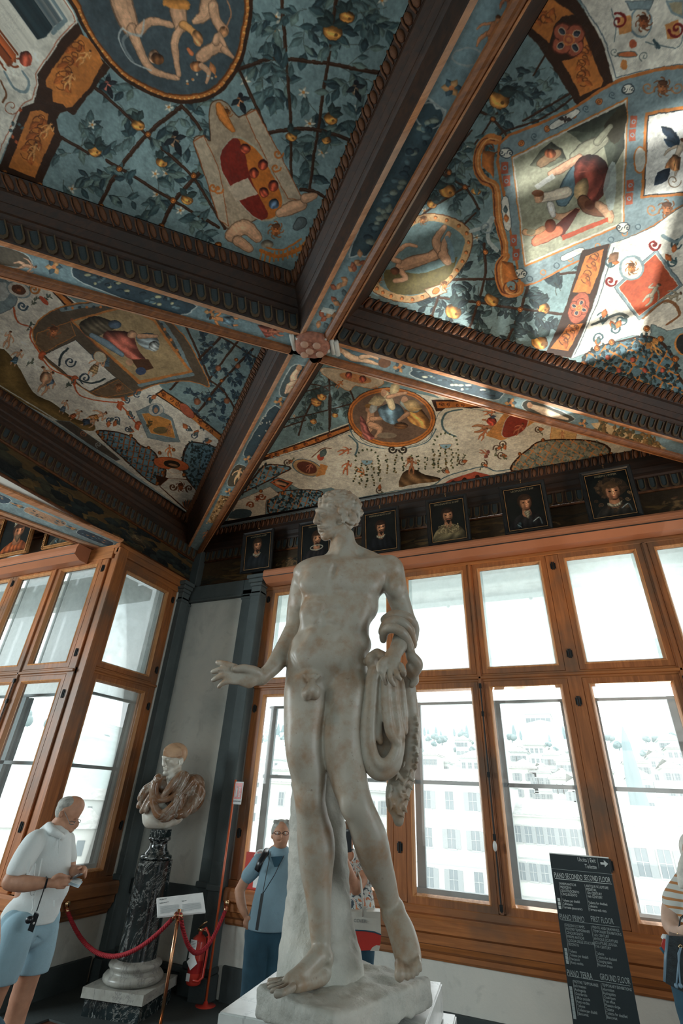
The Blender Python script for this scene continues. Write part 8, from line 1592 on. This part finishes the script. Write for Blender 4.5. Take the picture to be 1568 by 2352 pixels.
# roof overhang with gaps, its hooks and gutter
m = MB(); m.box((-4.6, 6.46, 4.78), (10, 6.92, 4.84)); m.box((-4.6, 7.0, 4.66), (10, 7.22, 4.84))
m.box((-13, 4.86, 4.78), (-5.98, 5.3, 4.84)).box((-13, 5.4, 4.66), (-5.98, 5.62, 4.84)); m
EV = struct('eave', m, PALEF)
m = MB(); x = -4.4
while x < 10: m.box((x, 6.92, 4.76), (x+.28, 7.0, 4.84)); x += .58
m.build('eave_board', PALEF, EV)
for i in range(12): MB().ball((-3.9+i*1.2, 7.22, 4.66), .03, 6, 5).build('gutter_hook', PALEF, EV)
def building(px0, px1, pyt, Y, nrow, cols, dz, z0off, label, mat, grp, roof='tile', wh=1.9, ww=1.0, sh=True, depth=14, hgt=None, first=1.6):
    A, B_ = on_y(px0, pyt, Y), on_y(px1, pyt, Y); x0, x1 = float(A[0]), float(B_[0]); zt = float((A[2]+B_[2])/2); zb = -20 if hgt is None else zt-hgt
    b = empty('building', ((x0+x1)/2, Y, zb)); tag(b, label, 'building', grp); W_ = (x1-x0)/2; H_ = zt-zb
    MB().box((-W_, 0, 0), (W_, depth, H_)).build('facade', mat, b)
    m = MB(); m.box((-W_-.5, -.7, H_), (W_+.5, depth+.5, H_+.3)); m.build('cornice', mat, b)
    m = MB(); m.add([(-W_-.7, -.9, H_+.3), (W_+.7, -.9, H_+.3), (W_+.7, depth+.9, H_+.3), (-W_-.7, depth+.9, H_+.3), (-W_+3, depth/2, H_+2.6), (W_-3, depth/2, H_+2.6)], [(0, 1, 5, 4), (1, 2, 5), (2, 3, 4, 5), (3, 0, 4)]); m.build('roof', TILE, b)
    m = MB(); k = 0
    while k < int(2*W_/.9): xx = -W_+.4+k*.9; m.box((xx, -.95, H_+.28), (xx+.3, -.85, H_+.42)); k += 1
    m.build('roof_tile_ends', TILE, b)['kind'] = 'stuff'
    wm = MB().box((-ww/2, -.10, 0), (ww/2, .05, wh)).mesh('window', WGL); sm = MB().box((0, -.18, 0), (ww*.62, -.08, wh)).mesh('shutter', SHG); um = MB().frame(-ww/2-.22, ww/2+.22, -.2, wh+.22, [(0, -.12), (0, .02), (.2, .02), (.2, -.12)]).box((-.04, -.16, 0), (.04, -.1, wh)).box((-ww/2, -.15, wh*.5), (ww/2, -.1, wh*.5+.07)).mesh('surround', WSUR)
    for r in range(nrow):
        for c_ in range(cols):
            x = -W_+(c_+.5)*2*W_/cols; z = H_-first-wh-r*dz
            if z < 1: continue
            w_ = link('window', wm, b, None, (x, 0, z)); link('surround', um, w_)
            if sh and (r+c_) % 3 != 2:
                for s_ in (-1, 1): link('shutter', sm, w_, None, (ww/2 if s_ > 0 else -ww/2-ww*.62, 0, 0))
        if r and dz > 2: MB().box((-W_, -.08, H_-r*dz-first+.55), (W_, 0, H_-r*dz-first+.75)).build('string_course', WSUR, b)
    return b
G_ = None
building(905, 1165, 1800, 95, 5, 5, 5.4, 0, 'large pale palazzo with rows of framed windows, seen directly right of the statue', PALEF, G_, sh=True, first=1.2, wh=2.6, ww=1.3)
building(1172, 1352, 1878, 98, 4, 7, 4.9, 0, 'lower shuttered house with a dentilled cornice, between the palazzo and the tiled roof', PALEF2, G_, first=1.4, wh=2.2, ww=1.0)
building(1385, 1700, 1902, 92, 4, 6, 6.3, 0, 'long house under a wide tiled roof at the right edge of the view', PALEF, G_, first=2.6, wh=3.2, ww=1.5)
building(600, 700, 1800, 96, 5, 3, 5.2, 0, 'pale house with small windows, seen behind the man in blue', PALEF2, G_, sh=False, first=1.5, wh=2.2, ww=1.0); building(830, 900, 1820, 105, 4, 2, 5.2, 0, 'narrow pale house, seen between the leg of the statue and its drapery', PALEF, G_, first=1.5, wh=2.2, ww=1.1)
rb = np.random.default_rng(12)
def pane(px): return 'left of the statue' if px < 720 else 'beside the statue leg' if px < 915 else 'in the first full pane right of the statue' if px < 1137 else 'in the second full pane right of the statue' if px < 1350 else 'in the rightmost pane'
ORD = ['lowest', 'second lowest', 'third lowest', 'fourth lowest', 'fifth lowest', 'sixth lowest', 'seventh lowest', 'eighth lowest', 'ninth lowest', 'tenth lowest', 'eleventh lowest']
spots = [(985, 1735, 180), (1010, 1752, 190), (935, 1718, 200), (1085, 1742, 170), (1060, 1700, 260), (1190, 1728, 200), (1225, 1712, 230), (1265, 1735, 190), (1300, 1748, 180), (1330, 1728, 210), (1200, 1765, 150), (1240, 1775, 150), (1290, 1790, 140), (1320, 1805, 130), (1460, 1752, 180), (1505, 1740, 200), (1540, 1765, 170), (1470, 1790, 150), (1555, 1720, 220), (620, 1745, 190), (645, 1770, 160), (850, 1790, 150), (1385, 1775, 170), (1540, 1700, 250)]
for k, (px, py, Y) in enumerate(spots):
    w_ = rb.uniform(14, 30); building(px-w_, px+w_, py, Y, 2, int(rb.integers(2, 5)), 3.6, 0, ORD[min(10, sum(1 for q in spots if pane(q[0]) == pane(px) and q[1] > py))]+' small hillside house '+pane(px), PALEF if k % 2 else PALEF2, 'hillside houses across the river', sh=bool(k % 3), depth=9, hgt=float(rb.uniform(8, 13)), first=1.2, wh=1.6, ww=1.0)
b = building(1205, 1262, 1640, 420, 2, 5, 9, 0, 'large villa with two floors of windows on top of the hill', PALEF, None, sh=False, depth=30, hgt=30, first=3, wh=5, ww=3)
# hills
def hill(name, prof, Y0, Y1, mat):
    m = MB(); n = len(prof); front = [on_y(px, 1900, Y0) for px, py in prof]; back = [on_y(px, py, Y1) for px, py in prof]; vs = []
    for f, b_ in zip(front, back): vs += [(f[0], f[1], -20), ((f[0]+b_[0])/2, (Y0+Y1)/2, -20+(b_[2]+20)*.62), tuple(b_)]
    m.add(vs, [(3*i, 3*i+3, 3*i+4, 3*i+1) for i in range(n-1)]+[(3*i+1, 3*i+4, 3*i+5, 3*i+2) for i in range(n-1)]); return struct(name, m, mat)
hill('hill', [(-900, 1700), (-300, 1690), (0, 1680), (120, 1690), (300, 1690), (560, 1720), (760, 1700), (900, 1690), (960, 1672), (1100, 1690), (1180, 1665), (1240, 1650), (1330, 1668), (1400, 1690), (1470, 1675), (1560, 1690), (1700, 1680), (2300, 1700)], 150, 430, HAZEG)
# the same ridge carried round the west, for the left windows
m = MB(); n = 24; vs = []
for i in range(n): a = PI*(.62+.62*i/(n-1)); hgt = 30+14*math.sin(i*1.3)+10*math.sin(i*.5); vs += [(150*math.cos(a), 150*math.sin(a), -20), (280*math.cos(a), 280*math.sin(a), hgt*.5), (430*math.cos(a), 430*math.sin(a), hgt)]
m.add(vs, [(3*i, 3*i+3, 3*i+4, 3*i+1) for i in range(n-1)]+[(3*i+1, 3*i+4, 3*i+5, 3*i+2) for i in range(n-1)]); struct('hill_west', m, HAZEG)
def crown_mesh(kind, seed):
    r = np.random.default_rng(seed); m = MB()
    if kind == 'cypress':
        prof = [(.02, 0), (.12, .03), (.20, .15), (.22, .35), (.17, .65), (.09, .88), (.0, 1.0)]; m.lathe(prof, n=12)
        m.v = [(x*(1+r.uniform(-.25, .25)), y*(1+r.uniform(-.25, .25)), z) for x, y, z in m.v]
    else:
        for _ in range(9): m.ball((r.uniform(-.3, .3), r.uniform(-.2, .2), r.uniform(.35, .75)), r.uniform(.18, .32), 8, 6)
        m.tube([(0, 0, 0), (0, 0, .5)], .05, 6)
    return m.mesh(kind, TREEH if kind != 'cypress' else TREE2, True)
CYM = [crown_mesh('cypress', i) for i in range(2)]; RDM = [crown_mesh('tree_crown', i) for i in range(2, 5)]
def tree(px, pyt, pyb, Y, kind, wd=1.0):
    T_, B_ = on_y(px, pyt, Y), on_y(px, pyb, Y); h = float(T_[2]-B_[2]); me = random.choice(CYM if kind == 'cypress' else RDM)
    o = link('cypress' if kind == 'cypress' else 'tree', me, None, None, (float(T_[0]), Y, float(B_[2])), None, (h*wd, h*wd, h))
    tag(o, ('hazy cypress on the far hillside, ' if kind == 'cypress' else 'round hazy tree on the far hillside, ')+pane(px), 'tree', ('far cypresses ' if kind == 'cypress' else 'far round trees ')+pane(px)); return o
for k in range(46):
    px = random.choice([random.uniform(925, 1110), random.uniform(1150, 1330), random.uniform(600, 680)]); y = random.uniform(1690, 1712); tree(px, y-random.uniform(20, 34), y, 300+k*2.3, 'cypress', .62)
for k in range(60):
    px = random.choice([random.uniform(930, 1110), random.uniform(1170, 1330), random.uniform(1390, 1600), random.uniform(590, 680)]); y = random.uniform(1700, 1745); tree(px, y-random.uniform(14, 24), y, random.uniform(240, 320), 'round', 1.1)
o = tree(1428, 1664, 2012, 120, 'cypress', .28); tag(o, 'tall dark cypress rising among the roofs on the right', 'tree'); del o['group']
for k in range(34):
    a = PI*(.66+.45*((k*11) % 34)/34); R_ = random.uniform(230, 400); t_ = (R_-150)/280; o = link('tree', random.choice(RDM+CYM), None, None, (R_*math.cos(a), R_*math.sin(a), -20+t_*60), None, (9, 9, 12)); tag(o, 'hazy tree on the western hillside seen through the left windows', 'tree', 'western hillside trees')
for k in range(14):
    a = PI*(.66+.46*k/14); R_ = 100+60*(k % 2); b = empty('building', (R_*math.cos(a), R_*math.sin(a), -20), a+PI/2); tag(b, 'pale house on the western bank seen through the left windows', 'building', 'western bank houses'); w_, h_ = random.uniform(7, 11), random.uniform(10, 19)+(R_-90)*.12
    MB().box((-w_, 0, 0), (w_, 10, h_)).build('facade', PALEF if k % 2 else PALEF2, b); MB().add([(-w_-.6, -.6, h_), (w_+.6, -.6, h_), (w_+.6, 10.6, h_), (-w_-.6, 10.6, h_), (-w_+2, 5, h_+2.4), (w_-2, 5, h_+2.4)], [(0, 1, 5, 4), (1, 2, 5), (2, 3, 4, 5), (3, 0, 4)]).build('roof', TILE, b)
    for r_ in range(3):
        for c_ in range(4): MB().box((-w_+(c_+.5)*w_/2-.5, -.1, h_-3.2-r_*3.8), (-w_+(c_+.5)*w_/2+.5, .05, h_-1.4-r_*3.8)).build('window', WGL, b)
        for c_ in range(4): MB().box((-w_+(c_+.5)*w_/2-.5, 9.95, h_-3.2-r_*3.8), (-w_+(c_+.5)*w_/2+.5, 10.1, h_-1.4-r_*3.8)).build('window', WGL, b)
